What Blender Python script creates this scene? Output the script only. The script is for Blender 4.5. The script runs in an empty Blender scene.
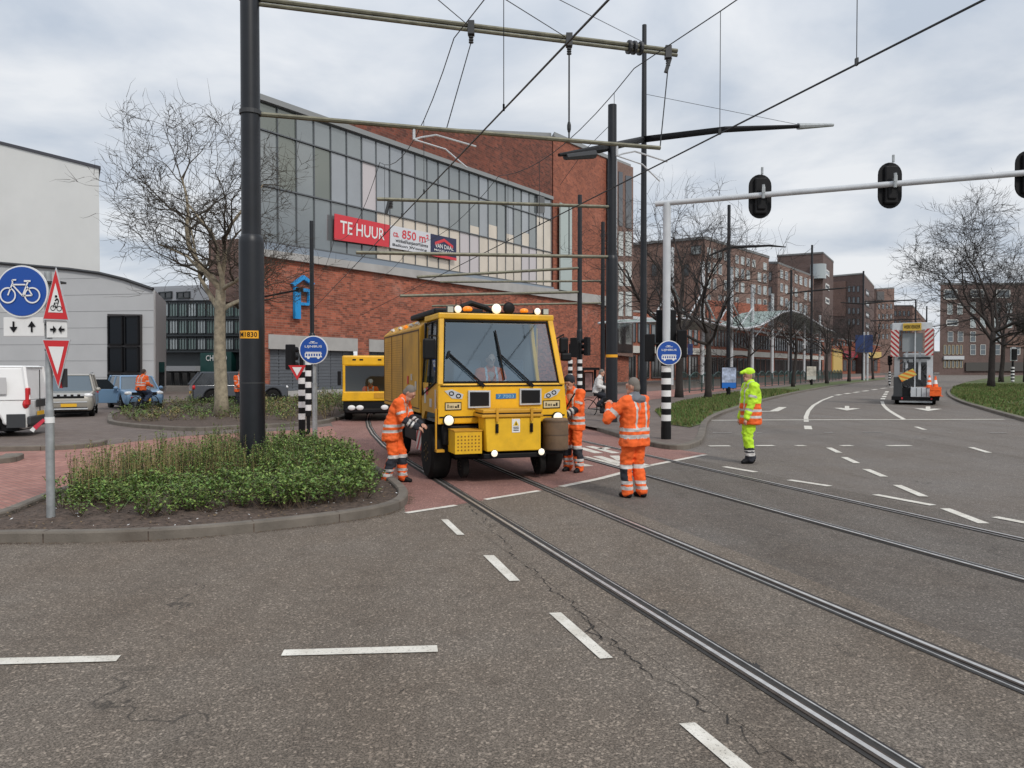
import bpy, bmesh, math, random
import numpy as np
from mathutils import Vector, Matrix, noise as mnoise
R = math.radians
SC = bpy.context.scene
COL = SC.collection
# ------------------------------------------------------------------ camera
CH = 1.85; FPX = 770.0; W, H = 1024, 768
PITCH = math.atan(16 / FPX)
cd = bpy.data.cameras.new('camera'); cam = bpy.data.objects.new('camera', cd); COL.objects.link(cam)
cam.location = (0, 0, CH); cam.rotation_euler = (math.pi / 2 - PITCH, 0, 0)
cd.sensor_width = 36; cd.lens = FPX / W * 36; cd.clip_start = 0.05; cd.clip_end = 4000
SC.camera = cam
# ------------------------------------------------------------------ world, sun, exposure
SUN_EL, SUN_AZ = 42, 150      # degrees; azimuth clockwise from +Y (the viewing direction)
wd = bpy.data.worlds.new('World'); SC.world = wd; wd.use_nodes = True
nt = wd.node_tree; nt.nodes.clear()
def N(t, tree=None, **kw):
    n = (tree or nt).nodes.new(t)
    for k, v in kw.items(): setattr(n, k, v)
    return n
L = nt.links.new
sky = N('ShaderNodeTexSky', sky_type='NISHITA', sun_disc=False)
sky.sun_elevation = R(SUN_EL); sky.sun_rotation = R(SUN_AZ); sky.air_density = 1.4; sky.dust_density = 3
tc = N('ShaderNodeTexCoord'); sep = N('ShaderNodeSeparateXYZ'); L(tc.outputs['Generated'], sep.inputs[0])
# cloud deck seen in perspective: direction divided by its height
zc = N('ShaderNodeMath', operation='MAXIMUM'); L(sep.outputs['Z'], zc.inputs[0]); zc.inputs[1].default_value = 0.0
za = N('ShaderNodeMath', operation='ADD'); L(zc.outputs[0], za.inputs[0]); za.inputs[1].default_value = 0.16
dv = N('ShaderNodeVectorMath', operation='DIVIDE'); L(tc.outputs['Generated'], dv.inputs[0])
cmb = N('ShaderNodeCombineXYZ')
for i in range(3): L(za.outputs[0], cmb.inputs[i])
L(cmb.outputs[0], dv.inputs[1])
n1 = N('ShaderNodeTexNoise'); n1.inputs['Scale'].default_value = 1.5; n1.inputs['Detail'].default_value = 10; n1.inputs['Roughness'].default_value = .52; n1.inputs['Distortion'].default_value = .25
L(dv.outputs[0], n1.inputs['Vector'])
cr = N('ShaderNodeValToRGB'); L(n1.outputs['Fac'], cr.inputs[0])
cr.color_ramp.elements[0].position = .38; cr.color_ramp.elements[0].color = (5.0, 5.6, 6.5, 1)
cr.color_ramp.elements[1].position = .62; cr.color_ramp.elements[1].color = (8.0, 8.2, 8.5, 1)
# overcast sky: brighter overhead than at the horizon
g1 = N('ShaderNodeMapRange'); L(zc.outputs[0], g1.inputs[0]); g1.inputs[1].default_value = .3; g1.inputs[2].default_value = 1; g1.inputs[3].default_value = 1; g1.inputs[4].default_value = 1.4
mm = N('ShaderNodeVectorMath', operation='SCALE'); L(cr.outputs[0], mm.inputs[0]); L(g1.outputs[0], mm.inputs['Scale'])
mx = N('ShaderNodeMixRGB'); mx.inputs[0].default_value = .93
# warm glow added low in the sky past the right edge, for glass reflections
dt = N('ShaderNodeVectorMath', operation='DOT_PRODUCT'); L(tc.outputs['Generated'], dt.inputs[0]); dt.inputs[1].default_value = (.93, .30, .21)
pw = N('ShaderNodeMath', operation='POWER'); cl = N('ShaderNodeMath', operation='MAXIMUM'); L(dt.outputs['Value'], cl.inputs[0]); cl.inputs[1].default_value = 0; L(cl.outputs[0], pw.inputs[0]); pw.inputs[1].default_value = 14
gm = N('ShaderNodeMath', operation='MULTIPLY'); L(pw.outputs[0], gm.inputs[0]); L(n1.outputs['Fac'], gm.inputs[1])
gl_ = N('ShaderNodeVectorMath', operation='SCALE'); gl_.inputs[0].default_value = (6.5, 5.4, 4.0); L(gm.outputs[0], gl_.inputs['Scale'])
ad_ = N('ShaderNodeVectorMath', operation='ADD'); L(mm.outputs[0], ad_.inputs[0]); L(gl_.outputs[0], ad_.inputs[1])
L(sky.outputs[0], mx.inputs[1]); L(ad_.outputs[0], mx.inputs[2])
bg = N('ShaderNodeBackground'); bg.inputs[1].default_value = .1; L(mx.outputs[0], bg.inputs[0])
wo = N('ShaderNodeOutputWorld'); L(bg.outputs[0], wo.inputs[0])
sl = bpy.data.lights.new('sun', 'SUN'); so = bpy.data.objects.new('sun', sl); COL.objects.link(so)
sl.energy = 1.75; sl.angle = R(10); sl.color = (1, .955, .89)
_a, _e = R(SUN_AZ), R(SUN_EL)
sdir = Vector((math.sin(_a) * math.cos(_e), math.cos(_a) * math.cos(_e), math.sin(_e)))
so.rotation_euler = sdir.to_track_quat('Z', 'Y').to_euler(); so.location = (0, -5, 40)
SC.view_settings.view_transform = 'Standard'; SC.view_settings.look = 'None'
SC.view_settings.exposure = 0.1; SC.view_settings.gamma = 1; SC.view_settings.use_curve_mapping = False
SC.render.engine = 'CYCLES'; SC.cycles.use_denoising = True; SC.cycles.max_bounces = 6
SC.cycles.transparent_max_bounces = 12
SC.cycles.filter_width = 1.5
# ------------------------------------------------------------------ view helpers (place measured points on real planes)
_f = Vector((0, math.cos(PITCH), -math.sin(PITCH))); _u = Vector((0, math.sin(PITCH), math.cos(PITCH)))
def ray(px, py): return _f * FPX + Vector((1, 0, 0)) * (px - W / 2) + _u * (H / 2 - py)
def G(px, py, z=0.0):
    d = ray(px, py); t = (z - CH) / d.z
    return Vector((d.x * t, d.y * t, z))
def P(px, py, Y):
    d = ray(px, py); t = Y / d.y
    return Vector((d.x * t, Y, CH + d.z * t))
class Plane:                      # vertical plane through p0 along unit dir (plan)
    def __init__(s, p0, d):
        s.p = Vector((p0[0], p0[1])); s.d = Vector(d).normalized(); s.n = Vector((-s.d.y, s.d.x))
        s.rz = math.atan2(s.d.y, s.d.x)
    def hit(s, px, py):
        d = ray(px, py); k = s.p.dot(s.n) / (d.x * s.n.x + d.y * s.n.y)
        q = Vector((d.x * k, d.y * k)) - s.p
        return (q.dot(s.d), CH + d.z * k)
# ------------------------------------------------------------------ mesh builder
class MB:
    def __init__(s, org=(0, 0, 0)): s.V = []; s.F = []; s.M = []; s.o = Vector(org)
    def add(s, vs, fs, mi=0):
        b = len(s.V); o = s.o
        s.V += [(v[0] - o.x, v[1] - o.y, v[2] - o.z) for v in vs]
        s.F += [tuple(b + i for i in f) for f in fs]; s.M += [mi] * len(fs); return s
    def box(s, c, d, mi=0, rz=0.0, rx=0.0, ry=0.0):
        m = Matrix.Rotation(rz, 3, 'Z') @ Matrix.Rotation(ry, 3, 'Y') @ Matrix.Rotation(rx, 3, 'X') if (rz or rx or ry) else None
        vs = []
        for x in (-.5, .5):
            for y in (-.5, .5):
                for z in (-.5, .5):
                    p = Vector((x * d[0], y * d[1], z * d[2]))
                    if m: p = m @ p
                    vs.append((c[0] + p.x, c[1] + p.y, c[2] + p.z))
        return s.add(vs, [(0, 1, 3, 2), (4, 6, 7, 5), (0, 4, 5, 1), (2, 3, 7, 6), (0, 2, 6, 4), (1, 5, 7, 3)], mi)
    def b2(s, a, b, mi=0):
        return s.box([(a[i] + b[i]) / 2 for i in range(3)], [abs(b[i] - a[i]) for i in range(3)], mi)
    def poly(s, pts, mi=0): return s.add(pts, [tuple(range(len(pts)))], mi)
    def prism(s, pts, vec, mi=0):
        n = len(pts); v = Vector(vec); a = [Vector(p) for p in pts]
        return s.add(a + [p + v for p in a], [tuple(range(n))[::-1], tuple(range(n, 2 * n))] + [(i, (i + 1) % n, n + (i + 1) % n, n + i) for i in range(n)], mi)
    def tube(s, pts, r, n=8, mi=0, caps=True, mfun=None):
        pts = [Vector(p) for p in pts]; k = len(pts)
        rs = r if isinstance(r, (list, tuple)) else [r] * k
        rings = []; up = None
        for i in range(k):
            t = (pts[min(i + 1, k - 1)] - pts[max(i - 1, 0)])
            if t.length < 1e-6: t = pts[-1] - pts[0]
            if t.length < 1e-9: t = Vector((0, 0, 1))
            t.normalize()
            if up is None: up = Vector((1, 0, 0)) if abs(t.x) < .8 else Vector((0, 1, 0))
            a = (up - t * up.dot(t)).normalized(); b = t.cross(a); up = a
            rings.append([pts[i] + (a * math.cos(2 * math.pi * j / n) + b * math.sin(2 * math.pi * j / n)) * rs[i] for j in range(n)])
        vs = [v for q in rings for v in q]
        for i in range(k - 1):
            fs = [(i * n + j, i * n + (j + 1) % n, (i + 1) * n + (j + 1) % n, (i + 1) * n + j) for j in range(n)]
            if i == 0: base = len(s.V); s.add(vs, [], mi)
            s.F += [tuple(base + q for q in f) for f in fs]; s.M += [mfun(i) if mfun else mi] * n
        if caps:
            s.F += [tuple(base + j for j in range(n))[::-1], tuple(base + (k - 1) * n + j for j in range(n))]; s.M += [mi, mi]
        return s
    def disc(s, c, nrm, r, t=.01, n=24, mi=0):
        c = Vector(c); nrm = Vector(nrm).normalized(); return s.tube([c - nrm * t / 2, c + nrm * t / 2], r, n, mi)
    def ball(s, c, r, n=10, m=7, mi=0):
        rr = r if isinstance(r, (tuple, list)) else (r, r, r); vs = []; fs = []
        for i in range(m + 1):
            th = math.pi * i / m
            for j in range(n):
                ph = 2 * math.pi * j / n
                vs.append((c[0] + rr[0] * math.sin(th) * math.cos(ph), c[1] + rr[1] * math.sin(th) * math.sin(ph), c[2] + rr[2] * math.cos(th)))
        for i in range(m):
            for j in range(n): fs.append((i * n + j, (i + 1) * n + j, (i + 1) * n + (j + 1) % n, i * n + (j + 1) % n))
        return s.add(vs, fs, mi)
    def build(s, name, mats, parent=None, bevel=0, smooth=False, **tg):
        me = bpy.data.meshes.new(name); me.from_pydata([tuple(v) for v in s.V], [], s.F)
        mats = mats if isinstance(mats, (list, tuple)) else [mats]
        for m in mats: me.materials.append(m)
        if len(mats) > 1: me.polygons.foreach_set('material_index', s.M)
        if smooth: me.polygons.foreach_set('use_smooth', [True] * len(s.F))
        me.update()
        if smooth and smooth != 'all': me.set_sharp_from_angle(angle=R(40))
        o = bpy.data.objects.new(name, me); COL.objects.link(o)
        if parent: o.parent = parent
        else: o.location = s.o
        if bevel:
            b = o.modifiers.new('bevel', 'BEVEL'); b.width = bevel; b.segments = 2 if bevel < .07 else 4; b.limit_method = 'ANGLE'; b.angle_limit = R(40)
        if tg: tag(o, **tg)
        return o
def tag(o, label=None, cat=None, group=None, kind=None):
    if label: o['label'] = label
    if cat: o['category'] = cat
    if group: o['group'] = group
    if kind: o['kind'] = kind
    return o
def thing(name, label, cat, loc=(0, 0, 0), rz=0, group=None):
    o = bpy.data.objects.new(name, None); COL.objects.link(o); o.location = loc; o.rotation_euler = (0, 0, rz)
    o.empty_display_size = .2
    return tag(o, label, cat, group)
def copy_tree(o, parent=None):
    c = o.copy(); COL.objects.link(c)
    if parent: c.parent = parent
    for ch in list(o.children): copy_tree(ch, c)
    return c
def struct(mb, name, mats, **kw):
    o = mb.build(name, mats, **kw); o['kind'] = 'structure'; return o
# ------------------------------------------------------------------ materials
MATS = {}
def mat(name, col, rough=.6, metal=0, var=0.0, vs=5.0, bump=0.0, bs=60.0, spec=.5, emit=None, es=1.0, coat=0, dirt=0.0):
    if name in MATS: return MATS[name]
    m = bpy.data.materials.new(name); m.use_nodes = True; t = m.node_tree; b = t.nodes['Principled BSDF']
    b.inputs['Base Color'].default_value = (*col, 1); b.inputs['Roughness'].default_value = rough; b.inputs['Metallic'].default_value = metal
    b.inputs['Specular IOR Level'].default_value = spec
    if coat: b.inputs['Coat Weight'].default_value = coat; b.inputs['Coat Roughness'].default_value = .08
    if emit: b.inputs['Emission Color'].default_value = (*emit, 1); b.inputs['Emission Strength'].default_value = es
    c = N('ShaderNodeTexCoord', t)
    if var:
        n = N('ShaderNodeTexNoise', t); n.inputs['Scale'].default_value = vs; n.inputs['Detail'].default_value = 6; n.inputs['Roughness'].default_value = .6
        t.links.new(c.outputs['Object'], n.inputs['Vector'])
        r = N('ShaderNodeValToRGB', t); t.links.new(n.outputs['Fac'], r.inputs[0])
        r.color_ramp.elements[0].position = .3; r.color_ramp.elements[1].position = .7
        r.color_ramp.elements[0].color = (*[max(0, x * (1 - var)) for x in col], 1); r.color_ramp.elements[1].color = (*[min(1, x * (1 + var)) for x in col], 1)
        out = r.outputs[0]
        if dirt:
            n2 = N('ShaderNodeTexNoise', t); n2.inputs['Scale'].default_value = vs * .35; n2.inputs['Detail'].default_value = 9; n2.inputs['Roughness'].default_value = .7
            t.links.new(c.outputs['Object'], n2.inputs['Vector'])
            mr = N('ShaderNodeMapRange', t); t.links.new(n2.outputs['Fac'], mr.inputs[0]); mr.inputs[1].default_value = .5; mr.inputs[2].default_value = .72; mr.inputs[4].default_value = dirt
            x = N('ShaderNodeMixRGB', t); t.links.new(mr.outputs[0], x.inputs[0]); t.links.new(out, x.inputs[1]); x.inputs[2].default_value = (.07, .05, .035, 1); out = x.outputs[0]
        t.links.new(out, b.inputs['Base Color'])
    if bump:
        n = N('ShaderNodeTexNoise', t); n.inputs['Scale'].default_value = bs; n.inputs['Detail'].default_value = 4
        t.links.new(c.outputs['Object'], n.inputs['Vector'])
        bp = N('ShaderNodeBump', t); bp.inputs['Strength'].default_value = bump; bp.inputs['Distance'].default_value = .01
        t.links.new(n.outputs['Fac'], bp.inputs['Height']); t.links.new(bp.outputs[0], b.inputs['Normal'])
    MATS[name] = m; return m
def mix_rgb(t, a, b, fac, mode='MIX'):
    x = N('ShaderNodeMixRGB', t, blend_type=mode)
    for i, v in ((0, fac), (1, a), (2, b)):
        if isinstance(v, (int, float)): x.inputs[i].default_value = v
        elif isinstance(v, tuple): x.inputs[i].default_value = (*v, 1)
        else: t.links.new(v, x.inputs[i])
    return x.outputs[0]
def noise_out(t, vec, scale, detail=5, rough=.6, lo=.3, hi=.7, dist=0):
    n = N('ShaderNodeTexNoise', t); n.inputs['Scale'].default_value = scale; n.inputs['Detail'].default_value = detail; n.inputs['Roughness'].default_value = rough; n.inputs['Distortion'].default_value = dist
    t.links.new(vec, n.inputs['Vector'])
    m = N('ShaderNodeMapRange', t); t.links.new(n.outputs['Fac'], m.inputs[0]); m.inputs[1].default_value = lo; m.inputs[2].default_value = hi
    return m.outputs[0]
def asphalt(name, dark, light, tint=(.9, .85, .8), patch=.35, streak=0.0):
    m = bpy.data.materials.new(name); m.use_nodes = True; t = m.node_tree; b = t.nodes['Principled BSDF']
    c = N('ShaderNodeTexCoord', t).outputs['Object']
    g = noise_out(t, c, 85, 3, .85, .40, .62)
    col = mix_rgb(t, dark, light, g)
    v = N('ShaderNodeTexVoronoi', t); v.inputs['Scale'].default_value = 75; t.links.new(c, v.inputs['Vector'])
    mr = N('ShaderNodeMapRange', t); t.links.new(v.outputs['Color'], mr.inputs[0]); mr.inputs[1].default_value = .70; mr.inputs[2].default_value = .92; mr.inputs[4].default_value = .7
    col = mix_rgb(t, col, tuple(min(1, x * 1.9) for x in light), mr.outputs[0])
    p = noise_out(t, c, .45, 6, .6, .35, .68, .4)
    col = mix_rgb(t, col, mix_rgb(t, col, tint, 1.0, 'MULTIPLY'), p)
    # long faint wheel tracks and seams running with the tracks
    mp = N('ShaderNodeMapping', t); mp.inputs['Rotation'].default_value[2] = -.32; mp.inputs['Scale'].default_value = (1.1, .07, 1); t.links.new(c, mp.inputs[0])
    st = noise_out(t, mp.outputs[0], 1.0, 5, .6, .48, .70)
    fs_ = N('ShaderNodeMath', t, operation='MULTIPLY'); t.links.new(st, fs_.inputs[0]); fs_.inputs[1].default_value = .55
    col = mix_rgb(t, col, mix_rgb(t, col, (.66, .63, .60), 1.0, 'MULTIPLY'), fs_.outputs[0])
    p2 = noise_out(t, c, 3.5, 5, .65, .5, .75)
    f = N('ShaderNodeMath', t, operation='MULTIPLY'); t.links.new(p2, f.inputs[0]); f.inputs[1].default_value = patch
    col = mix_rgb(t, col, mix_rgb(t, col, (.55, .52, .5), 1.0, 'MULTIPLY'), f.outputs[0])
    # fine cracks
    vc = N('ShaderNodeTexVoronoi', t, feature='DISTANCE_TO_EDGE'); vc.inputs['Scale'].default_value = .32
    nz = N('ShaderNodeTexNoise', t); nz.inputs['Scale'].default_value = 3; nz.inputs['Detail'].default_value = 6; t.links.new(c, nz.inputs['Vector'])
    va = N('ShaderNodeVectorMath', t, operation='MULTIPLY_ADD'); t.links.new(nz.outputs['Color'], va.inputs[0]); va.inputs[1].default_value = (.7, .7, .7); t.links.new(c, va.inputs[2])
    t.links.new(va.outputs[0], vc.inputs['Vector'])
    m1 = N('ShaderNodeMapRange', t); t.links.new(vc.outputs['Distance'], m1.inputs[0]); m1.inputs[1].default_value = .0; m1.inputs[2].default_value = .006; m1.inputs[3].default_value = 1; m1.inputs[4].default_value = 0
    gate = noise_out(t, c, .6, 3, .5, .56, .62)
    f2 = N('ShaderNodeMath', t, operation='MULTIPLY'); t.links.new(m1.outputs[0], f2.inputs[0]); t.links.new(gate, f2.inputs[1])
    f3 = N('ShaderNodeMath', t, operation='MULTIPLY'); t.links.new(f2.outputs[0], f3.inputs[0]); f3.inputs[1].default_value = .7
    col = mix_rgb(t, col, (.02, .018, .016), f3.outputs[0])
    t.links.new(col, b.inputs['Base Color']); b.inputs['Roughness'].default_value = .82; b.inputs['Specular IOR Level'].default_value = .35
    bp = N('ShaderNodeBump', t); bp.inputs['Strength'].default_value = .6; bp.inputs['Distance'].default_value = .004
    t.links.new(g, bp.inputs['Height']); t.links.new(bp.outputs[0], b.inputs['Normal'])
    MATS[name] = m; return m
def brick(name, c1, c2, mortar, bw=.22, bh=.065, flat=False, mort=.012, var=.35, rough=.85, rot=0, bs=.5, stain=.35):
    m = bpy.data.materials.new(name); m.use_nodes = True; t = m.node_tree; b = t.nodes['Principled BSDF']
    c = N('ShaderNodeTexCoord', t).outputs['Object']; s = N('ShaderNodeSeparateXYZ', t); t.links.new(c, s.inputs[0])
    if flat:
        mp = N('ShaderNodeMapping', t); mp.inputs['Rotation'].default_value[2] = rot; t.links.new(c, mp.inputs[0]); vec = mp.outputs[0]
    else:
        ad = N('ShaderNodeMath', t, operation='ADD'); t.links.new(s.outputs[0], ad.inputs[0]); t.links.new(s.outputs[1], ad.inputs[1])
        cb = N('ShaderNodeCombineXYZ', t); t.links.new(ad.outputs[0], cb.inputs[0]); t.links.new(s.outputs[2], cb.inputs[1]); vec = cb.outputs[0]
    br = N('ShaderNodeTexBrick', t); t.links.new(vec, br.inputs['Vector']); br.inputs['Scale'].default_value = 1
    br.inputs['Brick Width'].default_value = bw; br.inputs['Row Height'].default_value = bh; br.inputs['Mortar Size'].default_value = mort
    br.inputs['Color1'].default_value = (*c1, 1); br.inputs['Color2'].default_value = (*c2, 1); br.inputs['Mortar'].default_value = (*mortar, 1)
    p = noise_out(t, vec, bs, 7, .7, .3, .7)
    col = mix_rgb(t, br.outputs[0], mix_rgb(t, br.outputs[0], (1 - var, 1 - var, 1 - var), 1.0, 'MULTIPLY'), p)
    p3 = noise_out(t, vec, 2.6, 4, .7, .35, .65)
    col = mix_rgb(t, col, mix_rgb(t, col, (.78, .74, .72), 1.0, 'MULTIPLY'), p3)
    p2 = noise_out(t, vec, bs * .4, 8, .75, .56, .8)
    f = N('ShaderNodeMath', t, operation='MULTIPLY'); t.links.new(p2, f.inputs[0]); f.inputs[1].default_value = stain
    col = mix_rgb(t, col, tuple(min(1, (x + .1) * 1.5) for x in mortar), f.outputs[0])
    t.links.new(col, b.inputs['Base Color']); b.inputs['Roughness'].default_value = rough; b.inputs['Specular IOR Level'].default_value = .3
    MATS[name] = m; return m
def glass(name, tint=(.6, .7, .7), alpha=.5, refl=(.9, .95, 1)):
    m = bpy.data.materials.new(name); m.use_nodes = True; t = m.node_tree; t.nodes.clear()
    o = N('ShaderNodeOutputMaterial', t); tr = N('ShaderNodeBsdfTransparent', t); tr.inputs[0].default_value = (*tint, 1)
    gl = N('ShaderNodeBsdfGlossy', t); gl.inputs['Roughness'].default_value = .03; gl.inputs[0].default_value = (*refl, 1)
    mxs = N('ShaderNodeMixShader', t); mxs.inputs[0].default_value = alpha
    t.links.new(tr.outputs[0], mxs.inputs[1]); t.links.new(gl.outputs[0], mxs.inputs[2]); t.links.new(mxs.outputs[0], o.inputs[0])
    MATS[name] = m; return m
M_asph = asphalt('asphalt', (.070, .059, .048), (.255, .216, .178), patch=.5)
M_asph_road = asphalt('asphalt_far_road', (.105, .093, .083), (.215, .193, .173), patch=.4)
M_asph_dark = asphalt('asphalt_dark', (.068, .060, .053), (.195, .172, .150), patch=.6)
M_red = asphalt('red_asphalt', (.19, .10, .085), (.36, .20, .168), tint=(.8, .75, .74), patch=.4)
M_clink = brick('pink_clinker', (.50, .25, .205), (.40, .19, .16), (.25, .18, .15), .20, .10, True, .008, .25, rot=R(40), bs=.7, stain=.25)
M_clinkg = brick('mauve_clinker', (.235, .19, .165), (.19, .155, .14), (.14, .12, .105), .20, .10, True, .008, .25, rot=R(-20), bs=.5, stain=.25)
M_brick = brick('red_brick', (.56, .165, .096), (.22, .072, .048), (.36, .23, .175), .46, .15, bs=.45, var=.32, stain=.35)
M_brickd = brick('dark_red_brick', (.29, .092, .06), (.13, .05, .038), (.22, .14, .11), .5, .2, bs=.3, var=.3, stain=.1)
M_brickb = brick('brown_brick', (.30, .18, .14), (.23, .14, .115), (.26, .2, .18), .3, .09, bs=.2, stain=.1)  # lightened and greyed to paint distance haze into the colour
M_bricko = brick('orange_brick', (.47, .155, .092), (.29, .095, .062), (.32, .2, .15), .5, .2, bs=.2, stain=.1)
M_brickp = brick('purple_brick', (.20, .135, .12), (.15, .105, .095), (.18, .14, .13), .3, .09, bs=.2, stain=.1)  # far blocks: haze put into the brick colour, paler and greyer
M_conc = mat('concrete', (.38, .37, .355), .85, var=.12, vs=.6, bump=.15, bs=25, dirt=.15)
M_kerb = mat('kerb_concrete', (.15, .13, .108), .9, var=.25, vs=3, bump=.5, bs=50, dirt=.4)
M_soil = mat('soil', (.085, .06, .046), 1, var=.55, vs=14, bump=1, bs=30)
M_grass = mat('grass_ground', (.085, .11, .035), 1, var=.5, vs=1.4, bump=.8, bs=50, dirt=.5)
def paint_mat(name, col, wear):
    m = mat(name, col, .75); t = m.node_tree; b = t.nodes['Principled BSDF']; c = N('ShaderNodeTexCoord', t).outputs['Object']
    g = noise_out(t, c, 60, 4, .8, .58 - wear * .12, .72 - wear * .1); k = mix_rgb(t, tuple(col), (.13, .12, .11), g)
    g2 = noise_out(t, c, 5, 4, .6, .3, .7); k = mix_rgb(t, k, mix_rgb(t, k, (.72, .70, .67), 1.0, 'MULTIPLY'), g2)
    t.links.new(k, b.inputs['Base Color']); return m
M_line = paint_mat('road_paint', (.74, .71, .64), .25)
M_worn = paint_mat('worn_road_paint', (.42, .40, .38), 1.5)
M_black = mat('black_paint', (.008, .008, .009), .55, spec=.2, var=.2, vs=4)
M_pole = mat('black_pole', (.010, .012, .016), .42, var=.25, vs=3, spec=.4)
M_dgrey = mat('dark_grey', (.035, .037, .04), .55)
M_rub = mat('rubber', (.012, .0115, .011), .9, spec=.2, var=.3, vs=8, bump=.3)
M_galv = mat('galvanised', (.36, .38, .385), .45, .5, var=.2, vs=9)
M_steel = mat('rail_steel', (.62, .60, .58), .42, .85, var=.2, vs=12)
M_rust = mat('rail_side', (.05, .038, .03), .8, var=.4, vs=20)
M_white = mat('white_paint', (.74, .74, .73), .45, var=.06, vs=3)
M_whiteg = mat('grey_white_metal', (.52, .54, .56), .4, .1, var=.1, vs=3)
M_blue = mat('sign_blue', (.006, .065, .33), .35)
M_redp = mat('sign_red', (.55, .02, .025), .4)
M_brass = mat('weathered_arm', (.15, .145, .105), .5, .4, var=.3, vs=6)
M_wire = mat('wire', (.03, .032, .034), .5, .4)
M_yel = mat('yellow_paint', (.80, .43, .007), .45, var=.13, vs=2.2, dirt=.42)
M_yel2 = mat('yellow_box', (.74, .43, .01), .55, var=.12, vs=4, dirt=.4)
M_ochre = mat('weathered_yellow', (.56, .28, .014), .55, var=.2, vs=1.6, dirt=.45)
M_plate = mat('number_plate_yellow', (.75, .42, .02), .5)
M_glassd = mat('dark_glass', (.012, .015, .018), .06, spec=.8)
M_lamp = mat('lit_lamp', (.9, .85, .7), .3, emit=(1, .86, .62), es=.55)
M_lampw = mat('clear_lamp', (.75, .75, .75), .15, spec=.8)
M_amber = mat('amber_lens', (.85, .22, .01), .25, emit=(1, .3, .02), es=.35)
M_hi = mat('hivis_orange', (.88, .13, .018), .8, var=.16, vs=7, bump=.9, bs=16, dirt=.35)
M_lime = mat('hivis_lime', (.50, .80, .03), .8, var=.14, vs=7, bump=.9, bs=16, dirt=.2)
M_refl = mat('reflective_tape', (.52, .5, .48), .35)
M_navy = mat('dark_cloth', (.02, .022, .03), .85)
M_skin = mat('skin', (.5, .27, .19), .55)
M_hairg = mat('grey_hair', (.17, .15, .13), .8)
M_hairb = mat('brown_hair', (.06, .04, .03), .8)
M_greyc = mat('grey_cloth', (.14, .15, .17), .85)
M_wcloth = mat('white_cloth', (.62, .6, .58), .85)
M_jean = mat('denim', (.035, .05, .09), .85)
M_bark = mat('pale_bark', (.29, .25, .18), .9, var=.4, vs=6, bump=.6, bs=20)
M_barkd = mat('dark_bark', (.035, .028, .025), .95, var=.3, vs=6)
M_twig = mat('twig', (.045, .036, .026), .95)
_v = random.Random(5)
# ================================================================== text helper
def text_geo(s, font_res=2):
    cu = bpy.data.curves.new('t', 'FONT'); cu.body = s; cu.align_x = 'LEFT'; cu.resolution_u = font_res; cu.fill_mode = 'FRONT'; cu.offset = .012
    o = bpy.data.objects.new('t', cu); COL.objects.link(o); dg = bpy.context.evaluated_depsgraph_get()
    me = bpy.data.meshes.new_from_object(o.evaluated_get(dg)); vs = [v.co.copy() for v in me.vertices]; fs = [tuple(p.vertices) for p in me.polygons]
    bpy.data.objects.remove(o); bpy.data.curves.remove(cu); bpy.data.meshes.remove(me)
    x0 = min(v.x for v in vs); x1 = max(v.x for v in vs); y0 = min(v.y for v in vs); y1 = max(v.y for v in vs)
    return [((v.x - x0) / (x1 - x0), (v.y - y0) / (y1 - y0)) for v in vs], fs
def put_text(mb, s, c00, c10, c11, c01, mi=0):
    vs, fs = text_geo(s); c00, c10, c11, c01 = map(Vector, (c00, c10, c11, c01))
    mb.add([c00 * (1 - u) * (1 - v) + c10 * u * (1 - v) + c11 * u * v + c01 * (1 - u) * v for u, v in vs], fs, mi)
# ================================================================== ground
def gpoly(name, pix, z, m):
    pts = [G(*p) for p in pix]; mb = MB(); mb.poly([(p.x, p.y, z) for p in pts])
    bm = bmesh.new(); me = None
    o = struct(mb, name, m)
    bm.from_mesh(o.data); bmesh.ops.triangulate(bm, faces=bm.faces[:]); 
    for f in bm.faces:
        if f.normal.z < 0: f.normal_flip()
    bm.to_mesh(o.data); bm.free(); return o
mb = MB(); mb.poly([(-900, -60, 0), (900, -60, 0), (900, 1600, 0), (-900, 1600, 0)]); struct(mb, 'ground', M_asph_road)
VPX = 257.0
tv = Vector((VPX - 512, FPX, 0)).normalized(); tu = Vector((tv.y, -tv.x, 0))   # along the track / across it to the right
def along(p, d): return (p.x + tv.x * d, p.y + tv.y * d)
r1l = G(640, 608); r1r = G(690, 548); r2i = G(1024, 581); r2o = G(1024, 540)
# near asphalt (left of the tracks) and the tram lane surfaces
def band(name, a, b, y0, y1, z, m):
    # strip parallel to the track between lateral offsets a and b (metres right of left rail of near track)
    o0 = r1l - tv * r1l.dot(tv)
    c = [o0 + tu * a + tv * y0, o0 + tu * b + tv * y0, o0 + tu * b + tv * y1, o0 + tu * a + tv * y1]
    mb = MB(); mb.poly([(p.x, p.y, z) for p in c]); return struct(mb, name, m)
LAT = lambda p: (p - r1l).dot(tu)
W1 = LAT(r1r); A2 = LAT(r2i); B2 = LAT(r2o)
band('road_surface', -60, -.42, -8, 13.0, .002, M_asph)
band('tram_lane', -.42, W1 + .35, -8, 60, .004, M_asph)
band('tram_lane', W1 + .35, B2 + .6, -8, 60, .003, M_asph_dark)
gpoly('road_junction', [(-300, 600), (-300, 520), (0, 522), (200, 470), (420, 455), (470, 500), (400, 560)], .001, M_asph)
# red surfaced crossing
gpoly('red_crossing', [(405, 513), (458, 505), (539, 491), (600, 479), (648, 466), (707, 454), (672, 449), (640, 442), (600, 428), (560, 420), (330, 420), (338, 440), (352, 452), (385, 472), (404, 494)], .006, M_red)
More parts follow.
